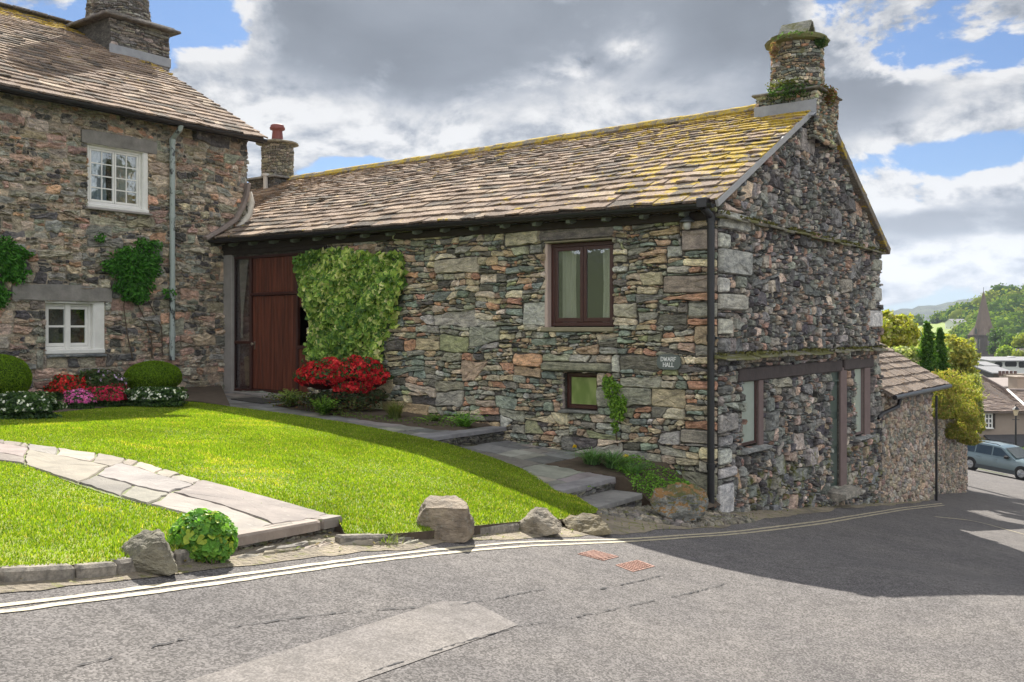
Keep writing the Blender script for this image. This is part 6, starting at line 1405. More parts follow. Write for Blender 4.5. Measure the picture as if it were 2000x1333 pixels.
# leafy clump with scalloped leaves at the end of the lawn path
b = np.array(onroad(398, 1108, 0)); dd = b[1]; c = atd(395, 1056, dd+.2); w = 66/F*dd; h = 60/F*dd; lm = thing('leafy_clump', 'rounded clump of big scalloped bright green leaves beside the leftmost boulder', 'plant', tuple(b))
mb = MB(); core(mb, c, (w*.8, w*.7, h*.8), (.03, .06, .015, 0), .75); rg = np.random.default_rng(5)
for i in range(1500):
    d = sph(1, rg, .1)[0]; q = c+d*[w, w*.85, h]*rg.uniform(.70, 1.04); n = d+rg.normal(0, .35, 3)+[0, -.2, .3]; n /= np.linalg.norm(n); t_ = np.cross(n, rg.normal(size=3)); t_ /= np.linalg.norm(t_); s_ = np.cross(n, t_); R_ = .026*rg.uniform(.5, 1.3); V = [q-n*R_*.15]; K = 12
    for k in range(K):
        an = .35+(2*math.pi-.7)*k/(K-1); rr = R_*(1+.13*math.cos(an*9)); V.append(q+(t_*math.cos(an)+s_*math.sin(an))*rr+n*R_*(.18+.10*math.cos(an*4.5)))
    cc = np.array([(.13, .30, .045), (.20, .38, .06), (.10, .24, .05), (.34, .42, .06)][rg.choice(4, p=[.38, .32, .20, .10])])*rg.uniform(.8, 1.2); mb.add(V, [(0, k, k+1) for k in range(1, K)], (*cc, 0))
build('foliage', mb, M_leaf, lm); mb = MB()
for i in range(14): a = i*.45; mb.tube([b+[.05*math.cos(a), .1+.05*math.sin(a), 0], c+[.12*math.cos(a), .1*math.sin(a), -.05]], .004, 5)
build('stem', mb, M_stem, lm)
# plants rooted on the barn chimney
mb = MB(); rg = np.random.default_rng(8)
for (x, y, rx, ry, n, pal) in [(1555, 185, 60, 17, 1300, DGR), (1612, 188, 24, 20, 600, [(.16, .12, .04, 1), (.20, .09, .05, 1), (.12, .14, .04, 1)]), (1512, 98, 9, 16, 160, [(.24, .13, .10, 1), (.26, .22, .12, 1)]), (1600, 82, 14, 14, 260, DGR), (1555, 72, 42, 6, 200, DGR), (1540, 165, 44, 8, 260, [(.16, .16, .05, 1), (.10, .12, .04, 1)])]:
    dd = O[1]+uc*d1[1]+(VM-.45)*d2[1]; c = atd(x, y, dd); blobcloud(mb, c, np.array([rx, rx*.6+6, ry])/F*dd, n, .075, pal, int(x), shell=.9, up=0, asp=.35)
cp = build('chimney_plants', mb, M_leaf, base=tuple(atd(1560, 190, dd))); tag(cp, 'straggly green and russet plants rooted on the barn gable chimney', 'plants')
# doormat
mu, _ = onfront(495, 778, -.75); mb = MB(); mb.box(lambda a, b, c: P(a, b, float(pz(a))+c+.0), mu-.55, mu+.35, -1.0, -.45, .004, .022, (.05, .048, .045, 0), bev=.006); dm = build('doormat', mb, simple('mat_fibre', (.05, .048, .045), .95, .3, 30, bmp=.8), base=P(mu, -.7, float(pz(mu)))); tag(dm, 'flat dark doormat lying on the slate path before the brown door', 'doormat')
# manhole covers
M_rust, g, p, oc = mat('rusty_iron'); c, a = attr(g)
g.put(p.inputs['Base Color'], g.mix(g.ss(g.noise(oc, 30, 5, .7), .4, .6), (.20, .105, .075), (.36, .20, .15))); p.inputs['Roughness'].default_value = .8; bump(g, p, g.noise(oc, 90, 4), .4)
def cover_plate(pxs, label, bars):
    q = [np.array(onroad(*p)) for p in pxs]; q = [v+[0, 0, hump(v[0], v[1])] for v in q]; o_ = q[0]; e1, e2 = q[1]-q[0], q[3]-q[0]; f = lambda a, b, c: tuple(o_+e1*a+e2*b+[0, 0, c]); t = thing('drain_cover', label, 'drain cover', tuple(o_)); mb = MB(); mb.box(f, 0, 1, 0, 1, -.05, .006); build('frame', mb, M_rust, t); mb = MB()
    if bars:
        for i in range(9): mb.box(f, .04+.105*i, .04+.105*i+.05, .05, .95, .0065, .013)
    else:
        for i in range(8):
            for j in range(8): mb.box(f, .06+.112*i, .06+.112*i+.07, .06+.112*j, .06+.112*j+.07, .0065, .013)
    build('grating', mb, M_rust, t)
cover_plate([(1128, 1083), (1178, 1096), (1212, 1086), (1160, 1076)], 'rusty slotted drain grating nearer the yellow lines', True)
cover_plate([(1202, 1105), (1236, 1118), (1284, 1108), (1246, 1095)], 'rusty studded cover plate farther out in the road', False)
# fallen petals and leaf litter on the verge
rg = np.random.default_rng(3); mb = MB(); n = 500; k = rg.integers(0, 159, n); t = rg.uniform(.1, .9, (n, 1)); Pn = vo[k]*(1-t)+vi[k]*t; Pn[:, 2] = RA*Pn[:, 0]+RB*Pn[:, 1]+.03; leaves(mb, Pn, rg.normal(0, .3, (n, 3))+[0, 0, 1], .035*rg.uniform(.5, 1.3, n), pick(n, [(.20, .14, .07, 2), (.30, .24, .12, 1), (.16, .20, .05, 1.5)], 2), asp=.6)
lt_ = stuff(build('leaf_litter', mb, M_leaf)); lt_['label'] = 'scattered dry leaves and scraps on the verge by the road edge'; lt_['category'] = 'leaf litter'
# weeds and moss tufts sprouting on the verge
mb = MB(); n = 5000; k = rg.integers(0, 159, n); t = rg.random((n, 1)); Pn = vo[k]*(1-t)+vi[k]*t; w_ = np.sin(Pn[:, 0]*3.1)*np.sin(Pn[:, 0]*1.3+Pn[:, 1]*2)+rg.normal(0, .3, n) > .35; Pn = Pn[w_]; n = len(Pn); Pn[:, 2] = RA*Pn[:, 0]+RB*Pn[:, 1]+.015
leaves(mb, Pn, rg.normal(0, 1, (n, 3)), .03*rg.uniform(.4, 1.3, n), pick(n, [(.18, .22, .05, 2), (.26, .26, .08, 1), (.12, .16, .04, 1)], 4), asp=.3); wd = stuff(build('verge_weeds', mb, M_leaf)); wd['label'] = 'short weeds and moss sprouting along the road edge'; wd['category'] = 'weeds'
# ============================================================ background: trees, village, church, hills
def tree(nm, label, px, py_base_z, blobs_, d, pal, leaf, n, seed, group=None, trunk=True, spread=.7, tz=None, asp=.6, cat='tree'):
    cx_ = np.mean([b[0] for b in blobs_]); base = atd(px, 700, d); base[2] = py_base_z; t = thing(nm, label, cat, tuple(base), group); mb = MB(); tops = []
    ar = sum(b[2]*b[3] for b in blobs_)
    for i, (x, y, rx, ry) in enumerate(blobs_):
        dd = d+((i*37) % 7-3)/3*rx/F*d*spread; c = atd(x, y, dd); r = np.array([rx, rx*.9, ry])/F*d; tops.append(c)
        core(mb, c, r, tuple(np.array(pal[0][:3])*.35)+(0,), .42); blobcloud(mb, c, r, int(n*1.5*b_area(rx, ry)/ar), leaf, pal, seed+i, shell=.75, lump=.28, up=.15, asp=asp)
    build('crown', mb, M_leaf, t); mb = MB(); h = max(c[2] for c in tops)-py_base_z; r0 = .035*h/1.6+.05
    mb.tube([base, base+[.1, 0, h*.35], base+[0, 0, h*.7]], [r0, r0*.75, r0*.3], 8)
    for c in tops: mb.tube([base+[.1, 0, h*.3], (base+[0, 0, h*.5]+c)/2, c], [r0*.5, r0*.3, r0*.1], 6)
    build('trunk', mb, M_stem, t); return t
def b_area(rx, ry): return rx*ry
YG = [(.34, .36, .06, 3), (.42, .38, .08, 2), (.24, .28, .05, 2), (.50, .48, .22, 1.5)]; VG = [(.34, .38, .18, 3), (.44, .44, .26, 2), (.20, .26, .08, 3)]; OG = [(.36, .34, .08, 3), (.44, .37, .12, 2), (.22, .28, .06, 3), (.42, .28, .14, 1)]
tree('maple_tree', 'yellow-green maple right beside the far edge of the barn gable', 1738, -6.3, [(1738, 655, 38, 32), (1725, 690, 36, 34), (1758, 640, 26, 24), (1770, 668, 30, 26), (1732, 625, 14, 16)], 34, YG, .17, 8000, 400)
tree('variegated_tree', 'pale cream-green tree above the outbuilding roof', 1780, -6.3, [(1762, 710, 44, 30), (1800, 715, 40, 34), (1820, 690, 28, 28), (1790, 745, 36, 22)], 31, VG, .16, 8000, 410)
tree('maple_tree', 'golden-topped maple between the conifers and the church tower', 1860, -6.3, [(1862, 690, 36, 28), (1880, 700, 24, 26), (1848, 715, 30, 28), (1872, 730, 32, 26), (1855, 668, 18, 14)], 33, [(.44, .40, .10, 3), (.36, .38, .12, 2), (.26, .30, .08, 2)], .16, 7000, 420)
CON = [(.05, .12, .025, 3), (.09, .18, .035, 2), (.14, .25, .05, 1)]
def conifer(label, px, top, bot, rad, d, seed):
    base = atd(px, 700, d); base[2] = -6.3; t = thing('conifer', label, 'tree', tuple(base), 'dark conifers behind the outbuilding'); mb = MB(); zt = atd(px, top, d)[2]; zb = atd(px, bot, d)[2]; R0 = rad/F*d; rg = np.random.default_rng(seed); n = 3800
    h = rg.random(n)**.8; r = R0*(1-h)**.6*(.35+.75*rg.random(n))*(1+.3*np.sin(h*19)); th = rg.random(n)*6.283; Pn = np.stack([base[0]+r*np.cos(th), base[1]+r*np.sin(th), zb+(zt-zb)*h], 1); N = np.stack([np.cos(th), np.sin(th), .4+0*th], 1)+rg.normal(0, .4, (n, 3))
    for k in range(16):
        q = (k+.3)/16; rr = R0*(1-q)**.6*rg.uniform(.45, 1.05); a_ = rg.random()*6.283; o_ = R0*(1-q)*.45; c = np.array([base[0]+o_*math.cos(a_), base[1]+o_*math.sin(a_), zb+(zt-zb)*q]); blobcloud(mb, c, (rr+.05, rr+.05, (zt-zb)*.075), 420, .13, CON, seed*31+k, shell=.8, lump=.3, asp=.4)
    leaves(mb, Pn[:1200]*1.0, N[:1200], .15*rg.uniform(.6, 1.3, 1200), pick(1200, CON, seed), asp=.35, seed=seed); mb.lathe(base[0], base[1], [(R0*.3, zb), (.02, zt-.5)], 10, (.02, .04, .012, 0)); build('crown', mb, M_leaf, t); mb = MB(); mb.tube([base, (base[0], base[1], zt-.4)], [.12, .03], 6); build('trunk', mb, M_stem, t)
conifer('taller dark conifer rising between the pale trees', 1812, 634, 780, 22, 29.5, 1); conifer('shorter dark conifer just right of the taller one', 1836, 646, 780, 20, 30.2, 2)
sh = thing('overhanging_shrub', 'golden and russet shrub spilling over the garden wall beside the drainpipe', 'shrub', tuple(P(1.2, vg0+1.6, -3.2))); mb = MB()
for i, (x, y, rx, ry, dd, pal) in enumerate([(1850, 760, 40, 34, 25.2, OG), (1885, 775, 30, 38, 26.5, YG), (1868, 805, 40, 36, 25.6, OG), (1890, 830, 24, 34, 26.2, OG), (1845, 790, 28, 24, 24.8, OG), (1908, 800, 12, 40, 26.9, VG), (1900, 760, 16, 26, 27.2, VG), (1870, 850, 26, 22, 25.9, OG), (1820, 745, 22, 16, 24.8, OG), (1895, 862, 18, 20, 26.4, OG), (1912, 835, 10, 30, 27.0, YG), (1842, 812, 20, 18, 24.7, OG)]):
    c = atd(x, y, dd); r = np.array([rx, rx*.6, ry])/F*dd; core(mb, c+[0, .25, 0], r, (.05, .06, .02, 0), .45); blobcloud(mb, c, r*1.08, 3600, .07, pal, 440+i, shell=.75, lump=.28, asp=.35, droop=.8)
build('foliage', mb, M_leaf, sh); mb = MB(); mb.tube([P(1.2, vg0+1.6, -3.4), P(1.1, vg0+1.8, -1.8), P(.9, vg0+1.9, -.8)], [.06, .05, .03], 6); build('stem', mb, M_stem, sh)

# --- hills
def loft_px(name, cols_, m, keyr, jit=0, seed=1, n=90, rows=14, kind=True):
    """cols_: px -> (distance near, z near, distance top, y top px)"""
    px = np.linspace(cols_[0][0], cols_[-1][0], n); A = np.array([[np.interp(p, [c[0] for c in cols_], [c[k] for c in cols_]) for k in (1, 2, 3, 4)] for p in px]); rg = np.random.default_rng(seed); V = []
    for i, p in enumerate(px):
        r = ray(p, 645); r = r[:2]; zt = CZ+(HY-A[i, 3])/F*A[i, 2]+jit*rg.normal()
        for k in range(rows):
            t = k/(rows-1); q = A[i, 0]+(A[i, 2]-A[i, 0])*t; V.append((r[0]*q, q, A[i, 1]+(zt-A[i, 1])*(t**1.15)+jit*.5*rg.normal()*(k > 0)))
        q = A[i, 2]*1.6; V.append((r[0]*q, q, A[i, 1]))
    k = rows+1; Fc = [(i*k+j, (i+1)*k+j, (i+1)*k+j+1, i*k+j+1) for i in range(n-1) for j in range(k-1)]; mb = MB(); mb.add(V, Fc); o = struct(build(name, mb, m, smooth=True)); return o, BVHTree.FromPolygons(V, Fc)
M_field = simple('pasture', (.20, .27, .05), .95, .12, .02, bmp=0); M_moor, g, p, oc = mat('forested_fell')
g.put(p.inputs['Base Color'], g.mix(g.ss(g.noise(oc, .012, 8, .7), .42, .58), (.018, .035, .025), (.055, .08, .04))); p.inputs['Roughness'].default_value = 1; bump(g, p, g.noise(oc, .05, 8, .75), 1, 12)
hill, hbv = loft_px('hills', [(-1500, 420, -13, 640, 640), (600, 420, -13, 640, 640), (1500, 420, -13, 640, 636), (1790, 430, -13, 640, 634), (1850, 430, -13, 620, 630), (1890, 430, -12, 600, 618), (1930, 420, -12, 600, 598), (1960, 420, -12, 600, 582), (2000, 420, -12, 600, 580), (2150, 400, -12, 560, 560), (2600, 380, -12, 520, 545), (4200, 350, -12, 500, 560)], M_field, None, .15)
loft_px('mountain', [(-1500, 1500, -15, 2300, 560), (300, 1500, -15, 2300, 590), (900, 1500, -15, 2300, 615), (1500, 1500, -15, 2300, 606), (1700, 1500, -15, 2300, 607), (1740, 1500, -15, 2300, 608), (1790, 1500, -15, 2300, 601), (1850, 1500, -15, 2300, 592), (1900, 1500, -15, 2300, 583), (1950, 1500, -15, 2300, 574), (2010, 1500, -15, 2300, 566), (2200, 1500, -15, 2300, 560), (3000, 1500, -15, 2300, 590)], M_moor, None, 2.0, n=400)
def hz(px, d):
    x = (px-CX)/F*d; h = hbv.ray_cast(Vector((x, d, 300)), Vector((0, 0, -1)))[0]; return (x, d, h.z if h else gz(x, d))
rg = np.random.default_rng(60); mb = MB(); WG = [[(.18, .27, .04, 3), (.26, .33, .05, 2), (.11, .19, .03, 1)], [(.10, .17, .035, 3), (.06, .12, .03, 2)], [(.30, .33, .06, 3), (.22, .28, .05, 1)]]
cnt = 0
for i in range(620):
    px = rg.uniform(1700, 2350); d = rg.uniform(425, 640); x, y, z = hz(px, d)
    yp = HY-(z-CZ)/d*F
    if px < 1868 and not (yp < 637 or (rg.random() < .12 and px > 1800)): continue
    if 1795 < px < 1905 and 636 < yp < 662 and d > 440: continue
    r = rg.uniform(4.5, 8.5)*(.7 if px < 1868 else 1); c = np.array([x, y, z+r*.45]); pal = WG[rg.choice(3, p=[.55, .25, .2])]
    core(mb, c, (r, r, r*.9), tuple(np.array(pal[-1][:3])*.6)+(0,), .82); blobcloud(mb, c, (r, r, r*.95), 110, 2.0, pal, 500+i, shell=.3, lump=.15, up=.5, asp=.8); cnt += 1
wo = stuff(build('hillside_wood', mb, leaf_mat('far_leaf', .12, .9, spec=0))); wo['label'] = 'bright spring woodland covering the hillside behind the church'; wo['category'] = 'woodland'
# --- generic little house
M_wallb = simple('rendered_wall', (.33, .27, .22), .9, .10, 1.5, bmp=.3, bs=12); M_roofb = simple('far_slate', (.26, .215, .195), .85, .12, 2, bmp=.5, bs=6); M_whiteb = simple('white_render', (.70, .70, .68), .8, .05, 1, bmp=0); M_greyroof = simple('grey_slate', (.20, .20, .21), .8, .12, 1, bmp=.2)
def xf(px, d): return (px-CX)/F*d
def zf_(py, d): return CZ+(HY-py)/F*d
def W3(x0, x1, y0, y1, z0, z1, mb, bev=0): mb.box(lambda a, b, c: (a, b, c), x0, x1, y0, y1, z0, z1, bev=bev)
def farhouse(nm, label, px0, px1, d, depth, ybase, yeave, ridge_rise, wm, rm, wins, cat='house', chim=(), winm=None):
    x0, x1 = xf(px0, d), xf(px1, d); zb, ze = zf_(ybase, d), zf_(yeave, d); t = thing(nm, label, cat, ((x0+x1)/2, d+depth/2, zb)); mb = MB(); W3(x0, x1, d, d+depth, zb-2, ze, mb)
    mb.add([(x0, d, ze), (x0, d+depth, ze), (x0, d+depth/2, ze+ridge_rise*.95)], [(0, 1, 2)]); mb.add([(x1, d, ze), (x1, d+depth, ze), (x1, d+depth/2, ze+ridge_rise*.95)], [(0, 1, 2)]); build('wall', mb, wm, t)
    mb = MB(); o = .35*depth/8; m_ = ridge_rise/(depth/2)
    for sg in (0, 1):
        ya, yr = (d-o, d+depth/2) if not sg else (d+depth+o, d+depth/2); za = ze-o*m_; zr = ze+ridge_rise
        mb.add([(x, y, z+e) for e in (.0, .14) for (x, y, z) in ((x0-o, ya, za), (x1+o, ya, za), (x1+o, yr, zr), (x0-o, yr, zr))], [(0, 1, 2, 3), (4, 5, 6, 7), (0, 1, 5, 4), (1, 2, 6, 5), (2, 3, 7, 6), (3, 0, 4, 7)])
    build('roof', mb, rm, t)
    for (a, b, y0, y1, nx_, ny_) in wins:
        mb = MB(); wa, wb, z1, z0 = xf(a, d), xf(b, d), zf_(y0, d), zf_(y1, d); e = .05*d/60
        for k in range(nx_+1): q = wa+(wb-wa)*k/nx_; W3(q-e, q+e, d-.05, d-.005, z0, z1, mb)
        for k in range(ny_+1): q = z0+(z1-z0)*k/ny_; W3(wa, wb, d-.055, d-.004, q-e, q+e, mb)
        w = build('window', mb, winm or M_white, t); mb = MB(); W3(wa, wb, d-.02, d-.003, z0, z1, mb); build('pane', mb, M_farglass, w)
    for (a, b, y0, y1, dd) in chim:
        mb = MB(); W3(xf(a, d+dd), xf(b, d+dd), d+dd-.4, d+dd+.4, zf_(y1, d+dd), zf_(y0, d+dd), mb, .04); W3(xf(a, d+dd)-.08, xf(b, d+dd)+.08, d+dd-.48, d+dd+.48, zf_(y0, d+dd), zf_(y0, d+dd)+.12, mb, .03); build('chimney', mb, wm, t)
    return t
M_farglass = simple('far_glass', (.05, .06, .07), .15, .2, 3, bmp=0, spec=.8)
vh = thing('village_house', 'brown house with a wide slate roof and white-framed window down the street', 'house', (xf(1990, 64), 66, -6.4))
d = 62; mb = MB(); x0, x1 = xf(1893, d), xf(2260, d); W3(x0, x1, d, d+9, -8.5, zf_(806, d), mb); build('wall', mb, M_wallb, vh)
mb = MB(); ze = zf_(804, d-.4); zr = zf_(732, 67); xa, xb = x0-.5, x1+.5; xr0 = xf(1884, 67)
def slab(mb, q, th=.12): q = [np.array(p, float) for p in q]; n = len(q); mb.add(q+[p-[0, 0, th] for p in q], [tuple(range(n)), tuple(range(2*n-1, n-1, -1))]+[(i, (i+1) % n, n+(i+1) % n, n+i) for i in range(n)])
PS = [(.25, .205, .185, 3), (.21, .175, .16, 2), (.30, .25, .22, 1)]
xv = xf(1966, 66)
e1 = np.array([xa, d-.45, ze]); em = np.array([xf(2006, d), d-.45, ze-.02]); e2 = np.array([xb, d-.45, ze-.03])
r1 = np.array([xf(1889, 67.5), 67.5, zf_(720, 67.5)]); rm = np.array([xf(1966, 65.6), 65.6, zf_(763, 65.6)]); r2 = np.array([xf(2260, 65.6), 65.6, zf_(770, 65.6)])
for (a_, b_, c_, d_, sd_) in ((e1, em, rm, r1, 44), (em, e2, r2, rm, 45)):
    slab(mb, [a_, b_, c_, d_]); mb.c[-1][:] = (.14, .12, .11, 0); slab(mb, [d_, c_, c_+[0, 4.6, -2.6], d_+[0, 4.6, -2.6]]); mb.c[-1][:] = (.2, .17, .15, 0)
    nrm = np.cross(b_-a_, d_-a_); nrm /= np.linalg.norm(nrm); Ls_ = np.linalg.norm(b_-a_); Lr_ = np.linalg.norm(d_-a_)
    def vhA(s, t, c): s = np.asarray(s, float)[:, None]; t = np.asarray(t, float)[:, None]; q = s/Ls_; w = t/Lr_; return (a_*(1-q)+b_*q)*(1-w)+(d_*(1-q)+c_*q)*w+nrm*np.asarray(c)[:, None]*1.6
    slates(mb, vhA, 0, Ls_, Lr_, .3, .2, .3, .6, PS, sd_, thick=.03)
build('roof', mb, M_slate, vh)
mb = MB(); mb.tube([r1+[0, 0, .06], rm+[0, 0, .06], r2+[0, 0, .06]], .08, 6); build('ridge_tiles', mb, M_roofb, vh)
mb = MB(); mb.tube([rm+[0, -.1, .05], em+[0, 0, .08]], .09, 6); build('valley_flashing', mb, M_whiteb, vh)
mb = MB(); W3(xf(1918, 61.9), xf(1937, 61.9), 61.88, 61.99, zf_(836, 61.9), zf_(809, 61.9), mb); w = build('window', mb, M_farglass, vh); mb = MB()
for k in range(4): q = xf(1918+19*k/3, 61.85); W3(q-.035, q+.035, 61.8, 61.88, zf_(836, 61.9), zf_(809, 61.9), mb)
for k in range(4): q = zf_(836-27*k/3, 61.85); W3(xf(1917, 61.85), xf(1938, 61.85), 61.79, 61.875, q-.035, q+.035, mb)
W3(xf(1916, 61.8), xf(1940, 61.8), 61.7, 61.9, zf_(838, 61.8), zf_(836, 61.8), mb); build('frame', mb, M_white, w)
mb = MB(); W3(xf(1938.5, 61.9), xf(1943, 61.9), 61.84, 61.99, zf_(838, 61.9), zf_(808, 61.9), mb); build('shutter', mb, M_timber, vh)
mb = MB(); slab(mb, [(xf(1922, 61.9), 61.95, zf_(850, 61.9)), (xf(2200, 61.9), 61.95, zf_(846, 61.9)), (xf(2200, 59.8), 59.8, zf_(872, 59.8)), (xf(1950, 59.8), 59.8, zf_(872, 59.8))], .1); W3(xf(1950, 60), xf(2190, 60), 60, 62, -7, zf_(874, 60), mb); build('porch_roof', mb, simple('dark_slate', (.06, .06, .065), .8, .15, 2, bmp=.3), vh)
mb = MB(); W3(xf(1982, 70), xf(2006, 70), 69.6, 71, zf_(790, 70), zf_(736, 70), mb, .05); W3(xf(1980, 70), xf(2008, 70), 69.5, 71.1, zf_(738, 70), zf_(735, 70), mb, .03); build('chimney', mb, M_wallb, vh)
farhouse('village_house', 'low pale-roofed house just behind the wide slate roof', 1945, 2150, 82, 8, 800, 757, .5, M_wallb, M_roofb, [])
farhouse('dark_outbuilding', 'dark flat-fronted building below the white hotel', 1941, 1976, 100, 7, 770, 730, .5, simple('dark_stone', (.11, .10, .095), .9, .15, 1, bmp=.2), M_greyroof, [], cat='building')
farhouse('white_hotel', 'white and black gabled building with long window rows behind the village roofs', 1938, 2090, 125, 12, 742, 706, .30, M_whiteb, M_greyroof, [(1964, 1984, 708, 715, 8, 1), (1944, 1956, 709, 716, 3, 1), (1991, 2004, 708, 717, 3, 1), (2015, 2040, 708, 716, 5, 1)], cat='hotel', chim=[(1971, 1979, 698, 706, 5)], winm=M_black)
farhouse('village_house', 'grey-roofed low building left of the white hotel', 1926, 1946, 112, 6, 745, 716, .35, M_whiteb, M_greyroof, [(1930, 1942, 718, 724, 3, 1)])
farhouse('farmhouse', 'distant white farmhouse among trees above the green field', 1862, 1888, 520, 10, 636, 630, 1.8, M_whiteb, M_greyroof, [(1866, 1868, 631, 633, 1, 1), (1873, 1875, 631, 633, 1, 1), (1880, 1882, 631, 633, 1, 1)], cat='farmhouse')
for k, (px, lab) in enumerate([(1953, 'leftmost'), (1960, 'second'), (1967, 'third'), (1975, 'fourth'), (1983, 'rightmost')]):
    q = atd(px, 726, 98); mb = MB(); mb.lathe(q[0], q[1], [(.16, q[2]-.45), (.15, q[2]), (.19, q[2]+.05), (.1, q[2]+.06)], 8); o = build('chimney_pot', mb, simple('dark_clay', (.12, .07, .06), .8, .1, bmp=0), base=tuple(q-[0, 0, .45])); tag(o, {0: 'first from the left', 1: 'second from the left', 2: 'middle one', 3: 'second from the right', 4: 'last on the right'}[k]+' of five dark chimney pots before the white hotel', 'chimney pot', 'row of chimney pots before the white hotel')
mb = MB(); W3(xf(1948, 99), xf(1990, 99), 97.6, 98.6, -9, atd(1953, 730, 98)[2]-.02, mb); tag(build('chimney_stack', mb, M_wallb, base=(xf(1968, 98), 98, -9)), 'long low chimney stack carrying five pots in front of the white hotel', 'chimney')
# --- church
dC = 320; s = dC/F; cxh = xf(1921, dC); ch = thing('church', 'grey stone church tower with tall pointed broach spire', 'church', (cxh, dC, -13)); M_ch = simple('church_stone', (.12, .10, .09), .9, .16, .35, bmp=.4, bs=1.5); M_sp = simple('spire_stone', (.20, .155, .125), .9, .12, .4, bmp=.3, bs=1.5); M_trim = simple('pale_trim', (.33, .29, .24), .9, .1, .5, bmp=0)
zt = zf_(568, dC); z1 = zf_(656, dC); z2 = zf_(684, dC); hwT = 20*s; rot = R(20); ca, sa = math.cos(rot), math.sin(rot)
cf = lambda a, b, c: (cxh+a*ca-b*sa, dC+a*sa+b*ca, c)
mb = MB(); mb.box(cf, -hwT, hwT, -hwT, hwT, -14, z1)
for sx in (-1, 1):
    for sy in (-1, 1): mb.box(cf, sx*hwT-.5*sx-.55, sx*hwT-.5*sx+.55, sy*hwT-.5*sy-.55+.0, sy*hwT-.5*sy+.55, -14, z1-2.2)
mb.box(cf, -hwT-.25, hwT+.25, -hwT-.25, hwT+.25, z1-.15, z1+.25); mb.box(cf, -hwT-.2, hwT+.2, -hwT-.2, hwT+.2, z2-.15, z2+.15); build('tower', mb, M_ch, ch)
mb = MB(); N8 = 8; rr_ = hwT*.98; V = [];
for (q, z) in ((1, z1+.2), (.62, z1+(zt-z1)*.36), (.30, z1+(zt-z1)*.70), (.02, zt)):
    for k in range(N8): w = math.pi/8+k*math.pi/4; V.append(cf(rr_*q*1.06*math.cos(w), rr_*q*1.06*math.sin(w), z))
mb.add(V, [(i*8+k, i*8+(k+1) % 8, (i+1)*8+(k+1) % 8, (i+1)*8+k) for i in range(3) for k in range(8)])
for sx in (-1, 1):
    for sy in (-1, 1): mb.add([cf(sx*hwT, sy*hwT, z1+.2), cf(sx*hwT*.3, sy*hwT, z1+.2), cf(sx*hwT, sy*hwT*.3, z1+.2), cf(sx*hwT*.48, sy*hwT*.48, z1+3.6)], [(0, 1, 3), (1, 2, 3), (2, 0, 3)])
build('spire', mb, M_sp, ch)
for (a, w_, h_, z) in ((0, .75, 3.0, z1+.4),):
    for sd_ in ((0, -1), (-1, 0), (1, 0)):
        f = (lambda p, q, c, s_=sd_: cf(p if s_[0] == 0 else s_[0]*q, s_[1]*q if s_[0] == 0 else p, c)); mb = MB(); zz = z; hq = rr_*.98
        mb.add([f(-w_, hq, zz), f(w_, hq, zz), f(w_, hq, zz+h_*.6), f(0, hq, zz+h_), f(-w_, hq, zz+h_*.6), f(-w_, hq*.5, zz), f(w_, hq*.5, zz), f(w_, hq*.5, zz+h_*.6), f(0, hq*.3, zz+h_), f(-w_, hq*.5, zz+h_*.6)], [(0, 1, 2, 3, 4), (0, 5, 6, 1), (1, 6, 7, 2), (2, 7, 8, 3), (3, 8, 9, 4), (4, 9, 5, 0)]); dl = build('dormer', mb, M_sp, ch)
        mb = MB(); mb.add([f(-w_*.6, hq+.04, zz+.2), f(w_*.6, hq+.04, zz+.2), f(w_*.6, hq+.04, zz+h_*.5), f(0, hq+.04, zz+h_*.8), f(-w_*.6, hq+.04, zz+h_*.5)], [(0, 1, 2, 3, 4)]); build('opening', mb, M_farglass, dl)
for sd_ in ((0, -1), (-1, 0)):
    for a in (-1.25, 0, 1.25):
        f = (lambda p, q, c, s_=sd_: cf(p if s_[0] == 0 else s_[0]*q, s_[1]*q if s_[0] == 0 else p, c)); mb = MB(); mb.add([f(a-.42, hwT+.05, z2+.5), f(a+.42, hwT+.05, z2+.5), f(a+.42, hwT+.05, z2+3.4), f(a, hwT+.05, z2+4.2), f(a-.42, hwT+.05, z2+3.4)], [(0, 1, 2, 3, 4)]); w = build('belfry_window', mb, M_farglass if a else M_trim, ch)
        for e in (-.5, .5): mb = MB(); mb.box(lambda p, q, c, f=f: f(p, hwT+q, c), a+e-.08, a+e+.08, .0, .12, z2+.5, z2+3.6); build('mullion', mb, M_trim, w)
mb = MB(); x_ = 10; mb.box(cf, hwT+.01, hwT+16, -2.2, 5, -14, zf_(692, dC)); mb.add([cf(hwT+a, b, z) for a in (.01, 16) for b, z in ((-2.6, zf_(692, dC)), (1.4, zf_(682, dC)), (5.4, zf_(692, dC)))], [(0, 1, 4, 3), (1, 2, 5, 4), (0, 1, 2), (3, 4, 5)]); build('nave', mb, M_ch, ch)
mb = MB(); mb.tube([cf(0, 0, zt-.3), cf(0, 0, zt+1.1)], .07, 5); build('finial', mb, M_black, ch)
